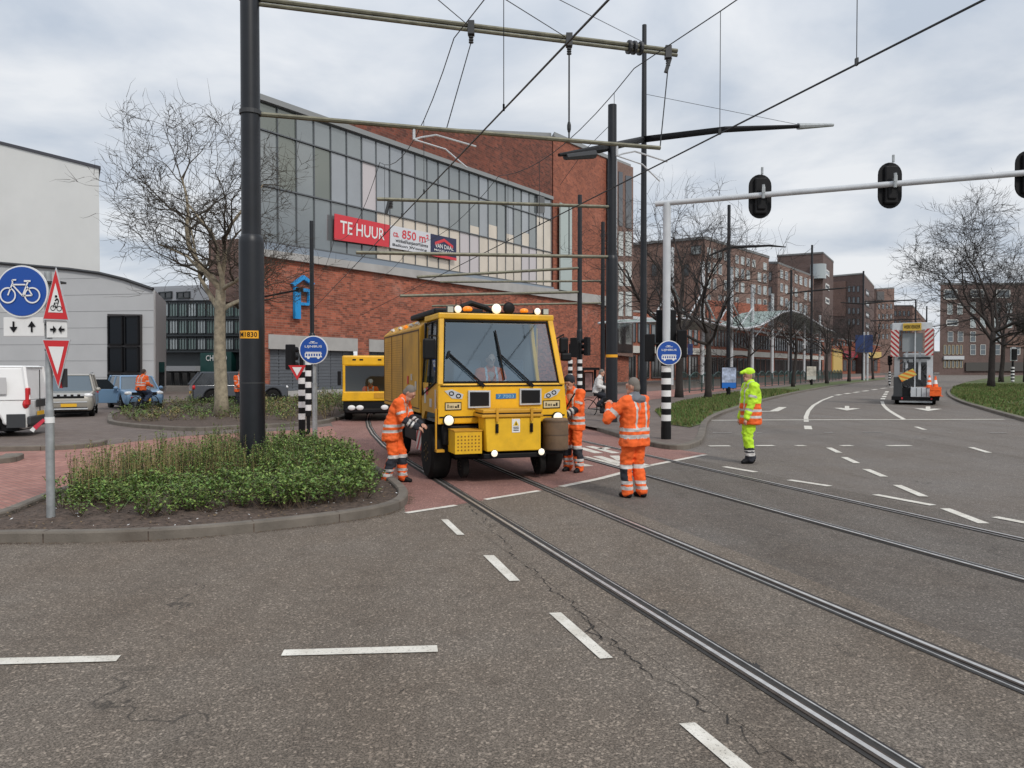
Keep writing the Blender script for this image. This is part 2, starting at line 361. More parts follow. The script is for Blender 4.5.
# brick cycle path and service street on the left
gpoly('cycle_path', [(-420, 640), (-200, 560), (0, 523), (44, 503), (120, 481), (200, 466), (280, 456), (352, 456), (345, 432), (330, 426), (298, 430), (187, 436), (124, 443), (94, 447), (0, 452), (-420, 470)], .005, M_clink)
gpoly('service_street', [(-420, 470), (0, 451.5), (94, 446.5), (124, 442.5), (187, 435.5), (298, 429), (350, 424), (390, 405), (390, 392), (-420, 391)], .0035, M_clinkg)
gpoly('pavement', [(560, 424), (600, 432), (640, 444), (672, 450), (691, 448), (701, 440), (704, 424), (736, 409), (800, 391), (885, 379.5), (885, 375), (640, 383), (560, 395)], .10, M_clinkg)
gpoly('cycle_path', [(560, 417), (610, 407), (700, 395), (800, 383.2), (885, 377.2), (885, 375.8), (800, 380.5), (700, 388.5), (600, 397), (560, 402)], .108, M_clink)
# kerbs
def kerb(name, pix, w=.16, h=.12, closed=False, z0=0, m=None, world=False):
    pts = [p if world else G(*p) for p in pix]; n = len(pts); mb = MB()
    # smooth with catmull-rom
    q = []
    rng = range(n if closed else n - 1)
    for i in rng:
        p0, p1, p2, p3 = [pts[(i + k) % n] if closed else pts[min(max(i + k, 0), n - 1)] for k in (-1, 0, 1, 2)]
        for k in range(6):
            t = k / 6; q.append(.5 * ((2 * p1) + (p2 - p0) * t + (2 * p0 - 5 * p1 + 4 * p2 - p3) * t * t + (3 * p1 - p0 - 3 * p2 + p3) * t ** 3))
    if not closed: q.append(pts[-1])
    k = len(q); V = []
    for i in range(k):
        a = q[(i - 1) % k] if closed else q[max(i - 1, 0)]; b = q[(i + 1) % k] if closed else q[min(i + 1, k - 1)]
        d = (b - a); d.z = 0; d.normalize(); nn = Vector((-d.y, d.x, 0))
        for s, z in ((-1, -.02), (-1, h - .02), (-.8, h), (.8, h), (1, h - .02), (1, -.02)):
            V.append((q[i].x + nn.x * s * w / 2, q[i].y + nn.y * s * w / 2, z0 + z))
    F = []
    for i in range(k if closed else k - 1):
        j = (i + 1) % k
        for s in range(5): F.append((i * 6 + s, i * 6 + s + 1, j * 6 + s + 1, j * 6 + s))
    mb.add(V, F)
    # dark joints between the kerb stones
    acc = 0
    for i in range(1, k):
        acc += (q[i] - q[i - 1]).length
        if acc > .95 and q[i].length < 45:
            acc = 0; d = (q[i] - q[i - 1]); d.z = 0; d.normalize(); nn = Vector((-d.y, d.x, 0)); c0 = q[i] - nn * w * .405; c1 = q[i] + nn * w * .405; o4 = .006 if i % 2 else .008
            mb.add([(c.x + d.x * s_, c.y + d.y * s_, z0 + h + .0015) for c, s_ in ((c0, -o4), (c1, -o4), (c1, o4), (c0, o4))], [(0, 1, 2, 3)], 1)
            for e_ in (-1, 1):
                e0 = q[i] + nn * e_ * (w * .5 + .0015); mb.add([(e0.x - d.x * o4, e0.y - d.y * o4, z0), (e0.x + d.x * o4, e0.y + d.y * o4, z0), (e0.x + d.x * o4, e0.y + d.y * o4, z0 + h - .02), (e0.x - d.x * o4, e0.y - d.y * o4, z0 + h - .02)], [(0, 1, 2, 3)], 1)
    o = struct(mb, name, [m or M_kerb, M_soil])
    return q
isl = [(-260, 600), (-60, 547), (0, 542), (100, 541), (200, 536), (300, 526), (365, 517), (395, 509), (403, 500), (397, 490), (376, 474), (345, 459), (315, 453), (280, 453), (200, 464), (120, 480), (60, 497), (0, 521), (-60, 536)]
q1 = kerb('kerb', isl[1:], .14, .12, True)
def soil(name, q, m, h=.08, z=.06):
    c = sum(q, Vector()) / len(q); mb = MB(); n = len(q); V = []; k = 7
    for j in range(k):
        t = 1 - j / k
        for p in q:
            v = c.lerp(p, t); zz = z + h * (1 - t ** 2) + .03 * mnoise.noise(v * 2.2)
            V.append((v.x, v.y, zz))
    V.append((c.x, c.y, z + h)); F = []
    for j in range(k - 1):
        for i in range(n): F.append((j * n + i, j * n + (i + 1) % n, (j + 1) * n + (i + 1) % n, (j + 1) * n + i))
    for i in range(n): F.append(((k - 1) * n + i, (k - 1) * n + (i + 1) % n, k * n))
    mb.add(V, F); return struct(mb, name, m, smooth='all')
soil('soil', q1, M_soil)
isl2 = [(110, 421), (123, 426), (187, 431), (238, 429), (298, 426), (330, 422), (352, 412), (345, 402), (300, 400), (182, 403), (122, 413)]
q2 = kerb('kerb', isl2, .16, .12, True); soil('soil', q2, M_soil)
kerb('kerb', [(-300, 459), (-60, 453.5), (0, 451.5), (60, 450), (94, 447), (104, 444)], .16, .12)
kerb('kerb', [(-120, 468), (-40, 465), (0, 463), (10, 461), (14, 459)], .35, .12)
km = [(600, 431), (640, 443), (672, 449.5), (691, 447), (700, 440), (705, 424), (715, 417), (736, 409.5), (764, 401), (800, 392.5), (840, 385.5), (885, 380), (930, 377)]
kerb('kerb', km, .2, .12)
gpoly('median_lawn', [(655, 414), (668, 428), (690, 431), (700, 428), (705, 423), (715, 416.4), (736, 409), (764, 400.4), (800, 392), (840, 385.2), (885, 379.8), (885, 378.4), (840, 382), (800, 386), (760, 391), (700, 400), (668, 408)], .116, M_grass)
kr = [(1200, 460), (1090, 438), (1024, 421), (985, 410), (960, 402), (949, 395), (951, 389), (965, 383), (990, 378.5), (1024, 375.5), (1100, 372.5)]
q3 = kerb('kerb', kr, .2, .12)
gpoly('lawn', [(1200, 459.5), (1090, 437.5), (1024, 420.5), (985, 409.5), (960, 401.6), (950, 395), (952, 389), (966, 383), (990, 378.6), (1024, 375.6), (1100, 372.6), (1300, 372.6)], .118, M_grass)
kerb('kerb', [(335, 421), (350, 416), (362, 408)], .16, .12)
# ------------------------------------------------------------------ rails
M_bit = mat('rail_joint_bitumen', (.028, .025, .023), .8, var=.3, vs=12)
def rail(pts, flip=1):
    # a grooved tram rail set flush in the road: head, groove and lip
    root = thing('tram_rail', '', '', (0, 0, 0)); 
    q = pts; k = len(q)
    def strip(name, a, b, z, m, h=0):
        mb = MB(); V = []
        for i in range(k):
            d = (q[min(i + 1, k - 1)] - q[max(i - 1, 0)]).normalized(); nn = Vector((d.y, -d.x, 0)) * flip
            for o_, zz in ((a, z - h), (a, z), (b, z), (b, z - h)):
                V.append((q[i].x + nn.x * o_, q[i].y + nn.y * o_, zz))
        F = []
        for i in range(k - 1):
            for s in range(3): F.append((i * 4 + s, i * 4 + s + 1, i * 4 + 4 + s + 1, i * 4 + 4 + s))
        mb.add(V, F); o = mb.build(name, m, root); return o
    strip('joint_seal', -.066, .118, .0095, M_bit, .002)
    strip('rail_head', -.036, .036, .016, M_rust, .008); strip('running_band', -.014, .018, .0185, M_steel, .002)
    strip('rail_lip', .082, .092, .015, M_steel, .006)
    return root
def straight(p, a, b): return [p + tv * t for t in np.linspace(a, b, 30)]
def setz(l): return [Vector((p.x, p.y, 0)) for p in l]
near = [r1l + tv * t for t in np.linspace(-9, 0, 8)] + [r1l + tv * t for t in np.linspace(1.5, (G(404, 460) - r1l).dot(tv), 8)]
cur = [G(384, 446.5), G(372.5, 434.5), G(368.3, 427), G(367, 421), G(368, 416), G(371, 411)]
left_path = setz(near + cur)
def offset(path, w):
    o = []
    for i, p in enumerate(path):
        d = (path[min(i + 1, len(path) - 1)] - path[max(i - 1, 0)]).normalized(); o.append(p + Vector((d.y, -d.x, 0)) * w)
    return o
rl = [('steel tram rail curving under the yellow truck, left rail of the near track', left_path, 1),
      ('steel tram rail running under the yellow truck, right rail of the near track', offset(left_path, W1), -1),
      ('dull tram rail nearer to the worker photographing, left rail of the far track', setz(straight(r2i, -9, 40)), 1),
      ('dull tram rail nearer to the dashed lane lines, right rail of the far track', setz(straight(r2o, -9, 40)), -1)]
for lb, pth, fl in rl: tag(rail(pth, fl), lb, 'tram rail', 'tram rails set in the road')
# ------------------------------------------------------------------ markings
MZ = .009
def mquad(pix, m=M_line, z=MZ):
    mb = MB(); mb.poly([(G(*p).x, G(*p).y, z) for p in pix]); return struct(mb, 'road_marking', m)
def mline(pix, w=.12, m=M_line, z=MZ, world=False):
    pts = [Vector((p[0], p[1], 0)) if world else G(*p) for p in pix]; V = []; k = len(pts)
    for i in range(k):
        d = (pts[min(i + 1, k - 1)] - pts[max(i - 1, 0)]).normalized(); n_ = Vector((-d.y, d.x, 0)) * w / 2
        V += [(pts[i].x + n_.x, pts[i].y + n_.y, z), (pts[i].x - n_.x, pts[i].y - n_.y, z)]
    mb = MB(); mb.add(V, [(2 * i, 2 * i + 1, 2 * i + 3, 2 * i + 2) for i in range(k - 1)]); return struct(mb, 'road_marking', m)
mquad([(121, 656.5), (116, 662.5), (-120, 669), (-120, 662)])
mquad([(284, 651), (437, 646.5), (438, 653), (281, 657)])
mquad([(441, 520), (448, 520), (464.5, 535.5), (457, 535.5)]); mquad([(483, 556), (494, 556), (520, 581.5), (509.5, 582)])
mquad([(549, 614), (561, 613.5), (613, 659), (600, 660)]); mquad([(679, 725), (695, 724), (790, 800), (768, 802)])
mline([(406, 513.5), (432, 509.5), (456, 505.8)], .1); mline([(485, 500), (539, 491.2)], .1)
mline([(561, 487), (600, 479), (648, 466.2), (705, 455)], .13)
for a, b, y in ((713, 732, 433), (756, 762, 433), (824, 833, 432.8), (863, 882, 432.5), (948, 952, 432.7), (989, 1007, 433)): mline([(a, y), (b, y)], .2, M_worn)
for a, b, y in ((709, 730, 446.3), (756, 774, 446), (796, 805, 446), (841, 852, 446), (887, 911, 446)): mline([(a, y), (b, y - .2)], .2)
mline([(702, 420.5), (760, 420.2), (900, 419.7), (1004, 419.5)], .24); mline([(1004, 419.5), (1060, 420)], .24, M_worn)
for l in ([(829, 448), (839, 453)], [(844, 457.5), (857, 463.5)], [(866, 469.5), (884, 477)], [(897, 485.5), (924, 497)], [(945, 509), (984, 524)],
          [(724, 467), (756, 472.5)], [(789, 480.3), (830, 486.5)], [(875, 495), (933, 505.8)], [(995, 517.5), (1050, 528)], [(970.6, 447.5), (989, 453)], [(916, 427), (925, 430)]):
    mline(l, .13)
mline([(808.5, 429.5), (807.5, 426)], .22); mline([(806.3, 422), (806, 417), (808.5, 411), (813.5, 405.5), (822, 400.5), (833, 396.3)], .16)
for i in range(7):
    a = 836 + i * 9; mline([(a, 395.4 - i * 1.35), (a + 5, 394.5 - i * 1.3)], .3)
mline([(904, 419.5), (896, 415), (888, 410), (883.5, 405.5), (882, 401.5)], .16)
for i in range(4): mline([(882.6 + i * 1.2, 399.5 - i * 2.3), (883.2 + i * 1.4, 398.3 - i * 2.3)], .25)
mline([(760, 411.6), (774, 411.3), (783, 407.2)], .35)
def arrow(px, py, s):
    c = G(px, py); mb = MB(); dr = Vector((c.x, c.y, 0)).normalized() * -1; dr = Vector((-dr.x, dr.y * -1, 0)); dr = Vector((c.x, c.y, 0)).normalized()
    for pts in ([(-.12, 1.2), (.12, 1.2), (.12, -1.9), (-.12, -1.9)], [(-.7, -.1), (0, 1.6), (.7, -.1), (.3, -.2), (0, .3), (-.3, -.2)]):
        mb.poly([(c.x + (a * dr.y - b * 1.6 * dr.x) * s, c.y + (-a * dr.x - b * 1.6 * dr.y) * s, MZ + (.004 if len(pts) > 4 else 0)) for a, b in pts])
    return struct(mb, 'road_marking', M_line)
arrow(847, 408.5, .8); arrow(928, 409, .8)
mline([(1000, 385), (1040, 384)], .3)
# stretched lettering on the red bus lane
for l in ([(580, 448), (599, 453.5)], [(589, 446.5), (616, 453.5)], [(583, 457), (620, 466)], [(597, 456.5), (621, 464)], [(614, 456), (622, 461)], [(580, 464.5), (589, 466.5)], [(625, 461), (648, 466)], [(600, 449.5), (612, 447.5)]):
    mline(l, .2)
# irregular cracks along the tram lane edge and across the near asphalt
M_crack = mat('crack', (.022, .019, .017), .95)
def crack(pix, jit=.03, w=.012, seed=1):
    rr = random.Random(seed); pts = [G(*p) for p in pix]; q = []
    for a, b in zip(pts, pts[1:]):
        n = max(3, int((b - a).length / .045))
        for i in range(n): q.append(a.lerp(b, i / n))
    jx = jy = 0; V = []
    for i, p in enumerate(q):
        jx = jx * .55 + rr.gauss(0, jit) * 1.1; jy = jy * .55 + rr.gauss(0, jit) * 1.1
        ww = w * rr.choice([.3, .5, .7, 1.1]); V += [(p.x + jx - ww, p.y + jy, .0072), (p.x + jx + ww, p.y + jy, .0072)]
    mb = MB(); mb.add(V, [(2 * i, 2 * i + 1, 2 * i + 3, 2 * i + 2) for i in range(len(q) - 1)]); struct(mb, 'road_crack', M_crack)
crack([(470, 505), (520, 560), (560, 595), (620, 650), (640, 662), (700, 710), (790, 768)], .022, .0055, 3)
crack([(580, 612), (600, 640), (640, 662)], .02, .004, 4); crack([(385, 695), (410, 690), (440, 691), (452, 694)], .015, .004, 5)
# dark tar pits beside the rails
def blotch(px, py, rx, ry, seed):
    c = G(px, py); rr = random.Random(seed); mb = MB(); n = 22
    mb.poly([(c.x + math.cos(6.283 * i / n) * rx * rr.uniform(.5, 1.2), c.y + math.sin(6.283 * i / n) * ry * rr.uniform(.5, 1.2), .0065) for i in range(n)])
    struct(mb, 'tar_patch', M_bit)
blotch(756, 668, .035, .10, 1); blotch(662, 612, .05, .06, 2); blotch(603, 577, .03, .05, 3)
# ================================================================== main brick building with the slanted glass front
A0 = G(277, 397); PL = Plane((A0.x, A0.y), ((940 - 512), FPX))
SHR = 1.35      # the plan is skewed: the end walls run back along the passage
def pz(px, py, y=0.0): s, z = PL.hit(px, py); return Vector((s, y, z))
bld = thing('brick_building', 'large red brick building with a slanted glass upper front and grey roller doors', 'building', (A0.x, A0.y, 0), PL.rz)
def fac(name, pix, m, y0=0.0, y1=6.0, parent=None, bottom0=False, **kw):
    pts = [pz(*p) for p in pix]
    if bottom0:
        for p in pts:
            if p.z < 2.5: p.z = 0
    mb = MB(); mb.prism([(p.x, y0, p.z) for p in pts], ((y1 - y0) * SHR if y1 > 3 else 0, y1 - y0, 0)); return mb.build(name, m, parent or bld, **kw)
s553 = PL.hit(553, 300)[0]; s629 = PL.hit(629, 300)[0]
def zl(pa, pb):    # line in facade coordinates: s -> z
    a, b = PL.hit(*pa), PL.hit(*pb); k = (b[1] - a[1]) / (b[0] - a[0]); return lambda s: a[1] + k * (s - a[0])
band_t = zl((265, 250), (551, 289)); band_b = zl((265, 257), (551, 298))
gt = zl((257, 100), (551, 200)); gb = zl((257, 240), (551, 287))
sL = PL.hit(258.5, 300)[0]; s551 = PL.hit(551, 300)[0]
def quadsz(name, s0, s1, zb, zt, m, y0, y1, parent=None, **kw):
    mb = MB(); f = lambda z, s: z(s) if callable(z) else z
    mb.prism([(s0, y0, f(zb, s0)), (s1, y0, f(zb, s1)), (s1, y0, f(zt, s1)), (s0, y0, f(zt, s0))], ((y1 - y0) * SHR if y1 > 3 else 0, y1 - y0, 0)); return mb.build(name, m, parent or bld, **kw)
# lower brick wall with the door openings left open
dzt = zl((269.6, 345.6), (357.6, 352.2))(PL.hit(300, 350)[0])
d1a, d1b = PL.hit(268.5, 380)[0], PL.hit(357.5, 380)[0]; d2a, d2b = PL.hit(369, 380)[0], PL.hit(410, 380)[0]
lw = lambda s: band_b(s) 
dzt -= .12; lint_t = dzt + .92
quadsz('wall', sL, s629, lint_t, lw, M_brick, 0, 14)
for a, b in ((sL, d1a), (d1b, d2a), (d2b, s629)): quadsz('wall', a, b, 0, lint_t, M_brick, 0, 14)
M_shut = mat('roller_door_grey', (.105, .115, .13), .55, var=.1, vs=1)
for i, (a, b) in enumerate(((d1a, d1b), (d2a, d2b))):
    o = quadsz('lintel', a, b, dzt, lint_t, M_conc, -.05, .6)
    mb = MB(); n = 7
    for k in range(n): mb.b2((a + (b - a) * k / n + .03, .35, .35), (a + (b - a) * (k + 1) / n - .03, .45, dzt))
    for k in range(12): mb.b2((a, .32, .4 + k * (dzt - .4) / 12), (b, .36, .46 + k * (dzt - .4) / 12))
    d = mb.build('roller_door', M_shut, bld)
    quadsz('door_step', a, b, 0, .35, M_conc, -.1, .5)
quadsz('concrete_band', sL, PL.hit(606, 300)[0], band_t, band_b, M_conc, -.3, 1)
M_sill = mat('blue_grey_sill', (.22, .26, .31), .5)
quadsz('sill', sL, s553, band_t, gb, M_sill, -.1, 1)
# upper walls
fac('upper_wall', [(320, 262), (552.6, 292), (552.6, 136.5), (345, 124), (320, 118)], M_brickd, .03, 16)
roofl = [(338, 119), (430, 127), (553, 132.5), (553, 137), (430, 131.5), (338, 124)]
fac('roof_edge', roofl, mat('zinc_edge', (.24, .25, .25), .5), .2, 16)
zt629 = PL.hit(606, 158)[1]
fac('side_wall', [(552.8, 300), (606, 312), (606, 158.5), (552.8, 136.5)], M_bricko, -.04, 14)
fac('roof_edge', [(552.6, 136.5), (606, 158.5), (629.5, 169), (629.5, 164.5), (606, 155), (552.6, 132)], mat('zinc_edge', (0, 0, 0)), -.2, 14)
fac('white_wall_strip', [(604.5, 320), (612, 321), (612, 161), (604.5, 158)], M_whiteg, -.7, 10)
fac('end_wall', [(611, 355), (629, 357), (629, 168), (611, 161)], M_brickb, -.6, 12)
for (a, b, c, d) in ((614, 618, 172, 226), (621, 627, 176, 228)): fac('opening', [(a, d), (b, d + 1), (b, c + 1), (a, c)], M_glassd, -.66, -.5)
for yy in (232, 262, 292, 320):
    for (a, b) in ((614, 618.5), (621, 627)): fac('window', [(a, yy + 24), (b, yy + 24.5), (b, yy), (a, yy)], mat('pale_blind', (.5, .52, .5), .3), -.66, -.5)
fac('window', [(556, 290), (567.5, 292), (567.5, 208), (556, 203)], mat('frosted_window', (.36, .42, .40), .25), -.56, -.4)
fac('window', [(602, 352), (628, 353), (628, 322), (602, 320)], M_glassd, -.66, -.5)
# curtain wall: panes between mullions and three slanted rows
r1 = zl((257, 128), (551, 220)); r2 = zl((257, 184), (551, 252.5))
sm = [PL.hit(277.6, 200)[0], PL.hit(415, 200)[0]]; ds = (sm[1] - sm[0]) / 9
M_pane = [mat('curtain_glass', (.20, .225, .235), .10, .35, spec=.9, var=.15, vs=.15), mat('curtain_glass_light', (.27, .295, .32), .12, .35, spec=.9, var=.12, vs=.2),
          mat('curtain_blind', (.50, .46, .47), .3, spec=.8), mat('curtain_cream', (.60, .53, .44), .25, .15, spec=.8, var=.12, vs=.3), mat('curtain_glass_dark', (.15, .17, .155), .07, .4, spec=.9)]
def yglass(s): return -.02
cols = []; s = sm[0]
while s > sL + ds: s -= ds
cols = [sL]
while s < s551 - .3: cols.append(s); s += ds
cols.append(s551)
mbp = MB(); mbm = MB(); rr = random.Random(8); rows = [gb, r2, r1, gt]
for i in range(len(cols) - 1):
    a, b = cols[i], cols[i + 1]
    for k in range(3):
        lo, hi = rows[k], rows[k + 1]
        mi = rr.choice([0, 0, 1]) if i > 3 else rr.choice([0, 0, 4])
        if k == 0: mi = (0 if i < 5 else (3 if i > 7 else rr.choice([0, 2])))
        if k == 0 and i > 6: mi = rr.choice([3, 3, 3, 2])
        if k == 1 and i in (6,): mi = 2
        if k == 1 and i in (5, 7): mi = 1
        if k == 1 and i > 22: mi = 3
        t = rr.uniform(-.012, .012)      # each pane sits a hair out of true, so reflections break from pane to pane
        mbp.add([(a, t, lo(a)), (b, -t, lo(b)), (b, -t + .01, hi(b)), (a, t + .01, hi(a))], [(0, 1, 2, 3)], mi)
        if k == 1 and i > 14 and mi != 3 and i % 2:
            f = rr.uniform(.1, .5); mbp.add([(a, t - .02, lo(a)), (b, -.02 - t, lo(b)), (b, -t - .02, lo(b) + (hi(b) - lo(b)) * f), (a, t - .02, lo(a) + (hi(a) - lo(a)) * f)], [(0, 1, 2, 3)], 3)
for c_ in cols: mbm.b2((c_ - .028, -.07, gb(c_)), (c_ + .028, .05, gt(c_)))
for ln in rows:
    mbm.prism([(sL, -.12, ln(sL) - .04), (s551, -.12, ln(s551) - .04), (s551, -.12, ln(s551) + .04), (sL, -.12, ln(sL) + .04)], (0, .16, 0))
gw = mbp.build('glass_front', M_pane, bld); mbm.build('mullions', mat('mullion', (.11, .12, .13), .5), gw)
quadsz('glass_top_edge', sL, s551, gt, lambda s: gt(s) + .35, mat('zinc_edge', (0, 0, 0)), -.3, .3)
fac('opening', [(536, 213), (543, 213), (543, 196), (536, 196)], M_glassd, -.2, -.15)
# projecting brown wing over the passage on the left
mb = MB(); a, b = PL.hit(209, 250), PL.hit(262, 250)
pl2 = P(209, 238, 62); pr2 = P(262, 232, 50)
mb.o = Vector((0, 0, 0))
wl = MB(A0 * 1); 
w0 = P(209, 301, 60); w1 = P(263, 303, 56)
ztop = P(209, 240, 60).z; wl2 = MB((w0.x, w0.y, 0))
wl2.prism([(w0.x, w0.y, w0.z), (w1.x, w1.y, w1.z), (w1.x, w1.y + 12, w1.z), (w0.x, w0.y + 12, w0.z)], (0, 0, ztop - w0.z))
ob = wl2.build('overhanging_wing', M_brickb, None); ob.parent = bld; ob.matrix_parent_inverse = Matrix.Identity(4)
ob.location = (0, 0, 0); ob.rotation_euler = (0, 0, 0)
_m = Matrix.Translation(Vector((A0.x, A0.y, 0))) @ Matrix.Rotation(PL.rz, 4, 'Z'); ob.matrix_local = _m.inverted() @ Matrix.Translation((w0.x, w0.y, 0))
# wall emblem: a blue letter under a roof shape
M_blue3 = mat('emblem_blue', (.01, .27, .62), .35)
mb = MB()
def e2(pix): 
    pts = [pz(297 + (x - 297) * 1.1 - 3.5, 297 + (y - 297) * 1.06) for x, y in pix]; mb.prism([(p.x, -.26, p.z) for p in pts], (0, .2, 0))
e2([(293.5, 284.5), (304, 276.5), (314, 284.5), (312, 286.5), (304, 280.5), (295.5, 287)])
e2([(296, 287.5), (301.2, 288.4), (301.2, 318), (296, 317.5)]); e2([(300.8, 288.4), (311, 290), (311, 293), (300.8, 291.6)]); e2([(308.5, 293), (311, 293), (311, 305), (308.5, 304.6)]); e2([(300.8, 302), (308.5, 302.8), (308.5, 305.3), (300.8, 304.8)])
mb.build('emblem', M_blue3, bld)
# wall lamp bracket near the corner
mb = MB(); p0, p1 = pz(262, 297, -.1), pz(281, 291, -1.6); mb.tube([p0, p1], .06, 6); mb.box(p1, (.25, .4, .25)); mb.build('wall_lamp', M_black, bld)
# banners hanging on the glass
def banner(nm, label, quad, m, grp='banners on the glass front'):
    c = [pz(q[0], q[1], -.35) for q in quad]; root = thing('banner', label, 'banner', (A0.x, A0.y, 0), PL.rz, grp)
    mb = MB(); mb.prism(c, (0, .05, 0)); mb.build('cloth', m, root); return root, [Vector((v.x, v.y - .02, v.z)) for v in c]
def qsub(c, u0, v0, u1, v1):      # c = top-left, top-right, bottom-right, bottom-left
    f = lambda u, v: (c[3] * (1 - u) + c[2] * u) * (1 - v) + (c[0] * (1 - u) + c[1] * u) * v
    return f(u0, v0), f(u1, v0), f(u1, v1), f(u0, v1)
r_, c_ = banner('b', 'red banner reading TE HUUR in white on the glass front', [(331, 214), (386, 225.5), (385.5, 247.5), (330.5, 240)], mat('banner_red', (.62, .035, .05), .5))
mb = MB(); put_text(mb, 'TE HUUR', *qsub(c_, .09, .27, .9, .78)); mb.build('lettering', M_white, r_)
r_, c_ = banner('b', 'white banner reading ca. 850 m² beside the red banner', [(387, 225.5), (427, 233.5), (427, 255), (386.5, 248)], mat('banner_white', (.62, .63, .66), .5))
mb = MB(); put_text(mb, 'ca.', *qsub(c_, .06, .52, .2, .72)); put_text(mb, '850 m²', *qsub(c_, .27, .5, .95, .9)); mb.build('lettering', mat('banner_red', (0, 0, 0)), r_)
mb = MB(); put_text(mb, 'winkel/kantoorruimte', *qsub(c_, .12, .3, .93, .46)); put_text(mb, 'Balkon Woning', *qsub(c_, .05, .07, .9, .22)); mb.build('small_lettering', M_navy, r_)
r_, c_ = banner('b', 'navy estate agent banner with a red roof line and white name', [(427.5, 234), (453, 239.5), (453, 261), (427.5, 256)], mat('banner_navy', (.015, .02, .07), .5))
mb = MB(); put_text(mb, 'VAN DAAL', *qsub(c_, .15, .42, .87, .62)); put_text(mb, 'MAKELAARS', *qsub(c_, .12, .27, .87, .36)); mb.build('lettering', M_white, r_)
mb = MB(); t0, t1, t2 = qsub(c_, .15, .66, .5, .88), None, None
pA, pB, pC, pD = qsub(c_, .14, .66, .86, .9); apex = (pC + pD) / 2
for (x, y) in ((pA, apex), (apex, pB)): mb.add([x, y, y - Vector((0, 0, .25)), x - Vector((0, 0, .25))], [(0, 1, 2, 3)])
a_, b_, c2, d_ = qsub(c_, 0, 0, 1, .12); mb.add([a_, b_, c2, d_], [(0, 1, 2, 3)])
mb.build('roof_logo', mat('banner_red', (0, 0, 0)), r_)

# ================================================================== other buildings
def winbox(s0, s1, z0, z1, parent, fm, gm, div=1, y=-.06, name='window', hdiv=0):
    mb = MB(); mb.b2((s0, y, z0), (s1, y + .1, z1), 1); f = .09 * max(1, (s1 - s0) / 1.5)
    for (a, b, c, d) in ((s0, s0 + f, z0, z1), (s1 - f, s1, z0, z1), (s0, s1, z0, z0 + f), (s0, s1, z1 - f, z1)): mb.b2((a, y - .08, c), (b, y + .02, d), 0)
    for k in range(1, div): x = s0 + (s1 - s0) * k / div; mb.b2((x - f / 3, y - .07, z0), (x + f / 3, y + .02, z1), 0)
    for k in range(1, hdiv + 1): z = z0 + (z1 - z0) * k / (hdiv + 1); mb.b2((s0, y - .07, z - f / 3), (s1, y + .02, z + f / 3), 0)
    return mb.build(name, [fm, gm], parent)
class Bld:
    # plan corners given as (pixel column, distance); the first is the object's base
    def __init__(s, name, label, pts, tops, m, back=12, roofm=None, z0=0, roof_t=.35, cat='building', group=None):
        q = [P(px, 368, Y) for px, Y in pts]; s.o = Vector((q[0].x, q[0].y, 0)); s.pts = [Vector((p.x - s.o.x, p.y - s.o.y, 0)) for p in q]
        s.root = thing(name, label, cat, s.o, 0, group); s.faces = []
        zt = [CH + (368 - t) * Y / FPX for t, (px, Y) in zip(tops, pts)]; s.zt = zt
        cen_ = (q[0] + q[-1]) / 2
        def behind(w): v = Vector((w.x, w.y, 0)) * (1 + back / w.y); v = v.lerp(Vector((cen_.x, cen_.y, 0)) * (1 + back / cen_.y), .06); return Vector((v.x - s.o.x, v.y - s.o.y, 0))
        bk = [behind(q[-1]), behind(q[0])]
        ring = s.pts + bk; zz = zt + [zt[-1], zt[0]]; n = len(ring)
        mb = MB(); V = [(p.x, p.y, z0) for p in ring] + [(p.x, p.y, z) for p, z in zip(ring, zz)]
        mb.add(V, [(i, (i + 1) % n, n + (i + 1) % n, n + i) for i in range(n)] + [tuple(range(n, 2 * n)), tuple(range(n))[::-1]]); mb.build('wall', m, s.root)
        if roof_t:
            mb = MB(); c = sum(ring, Vector()) / n; ex = [c + (p - c) * 1.012 for p in ring]
            mb.add([(p.x, p.y, z - roof_t * .3) for p, z in zip(ex, zz)] + [(p.x, p.y, z + roof_t) for p, z in zip(ex, zz)], [(i, (i + 1) % n, n + (i + 1) % n, n + i) for i in range(n)] + [tuple(range(n, 2 * n)), tuple(range(n))[::-1]])
            mb.build('roof', roofm or mat('roof_edge_grey', (.16, .16, .16), .7), s.root)
    def face(s, i):   # an Empty-free facade frame: returns plane and a function that makes windows from pixels
        a, b = s.pts[i], s.pts[i + 1]; pl = Plane((a.x + s.o.x, a.y + s.o.y), ((b - a).x, (b - a).y)); return pl, a
    def place(s, ob, i):
        pl, a = s.face(i); ob.location = (a.x, a.y, 0); ob.rotation_euler = (0, 0, pl.rz); return ob
    def win(s, i, x0, x1, y0, y1, fm, gm, div=1, name='window', yy=-.06, hdiv=0):   # by pixel box
        pl, a = s.face(i); xm = (x0 + x1) / 2; p0 = pl.hit(x0, (y0 + y1) / 2); p1 = pl.hit(x1, (y0 + y1) / 2); zt_ = pl.hit(xm, y0)[1]; zb_ = pl.hit(xm, y1)[1]
        return s.place(winbox(p0[0], p1[0], zb_, zt_, s.root, fm, gm, div, yy, name, hdiv), i)
    def slab(s, i, pix, m, name, y0=-.3, y1=0):
        pl, a = s.face(i); h = [pl.hit(*p) for p in pix]; mb = MB(); mb.prism([(q[0], y0, q[1]) for q in h], (0, y1 - y0, 0)); return s.place(mb.build(name, m, s.root), i)
M_wf = mat('window_frame_white', (.6, .6, .58), .5); M_wd = mat('window_frame_dark', (.05, .045, .045), .5)
M_gl = mat('window_glass', (.10, .12, .135), .1, spec=.9); M_glp = mat('window_glass_pale', (.33, .37, .38), .15, spec=.8)
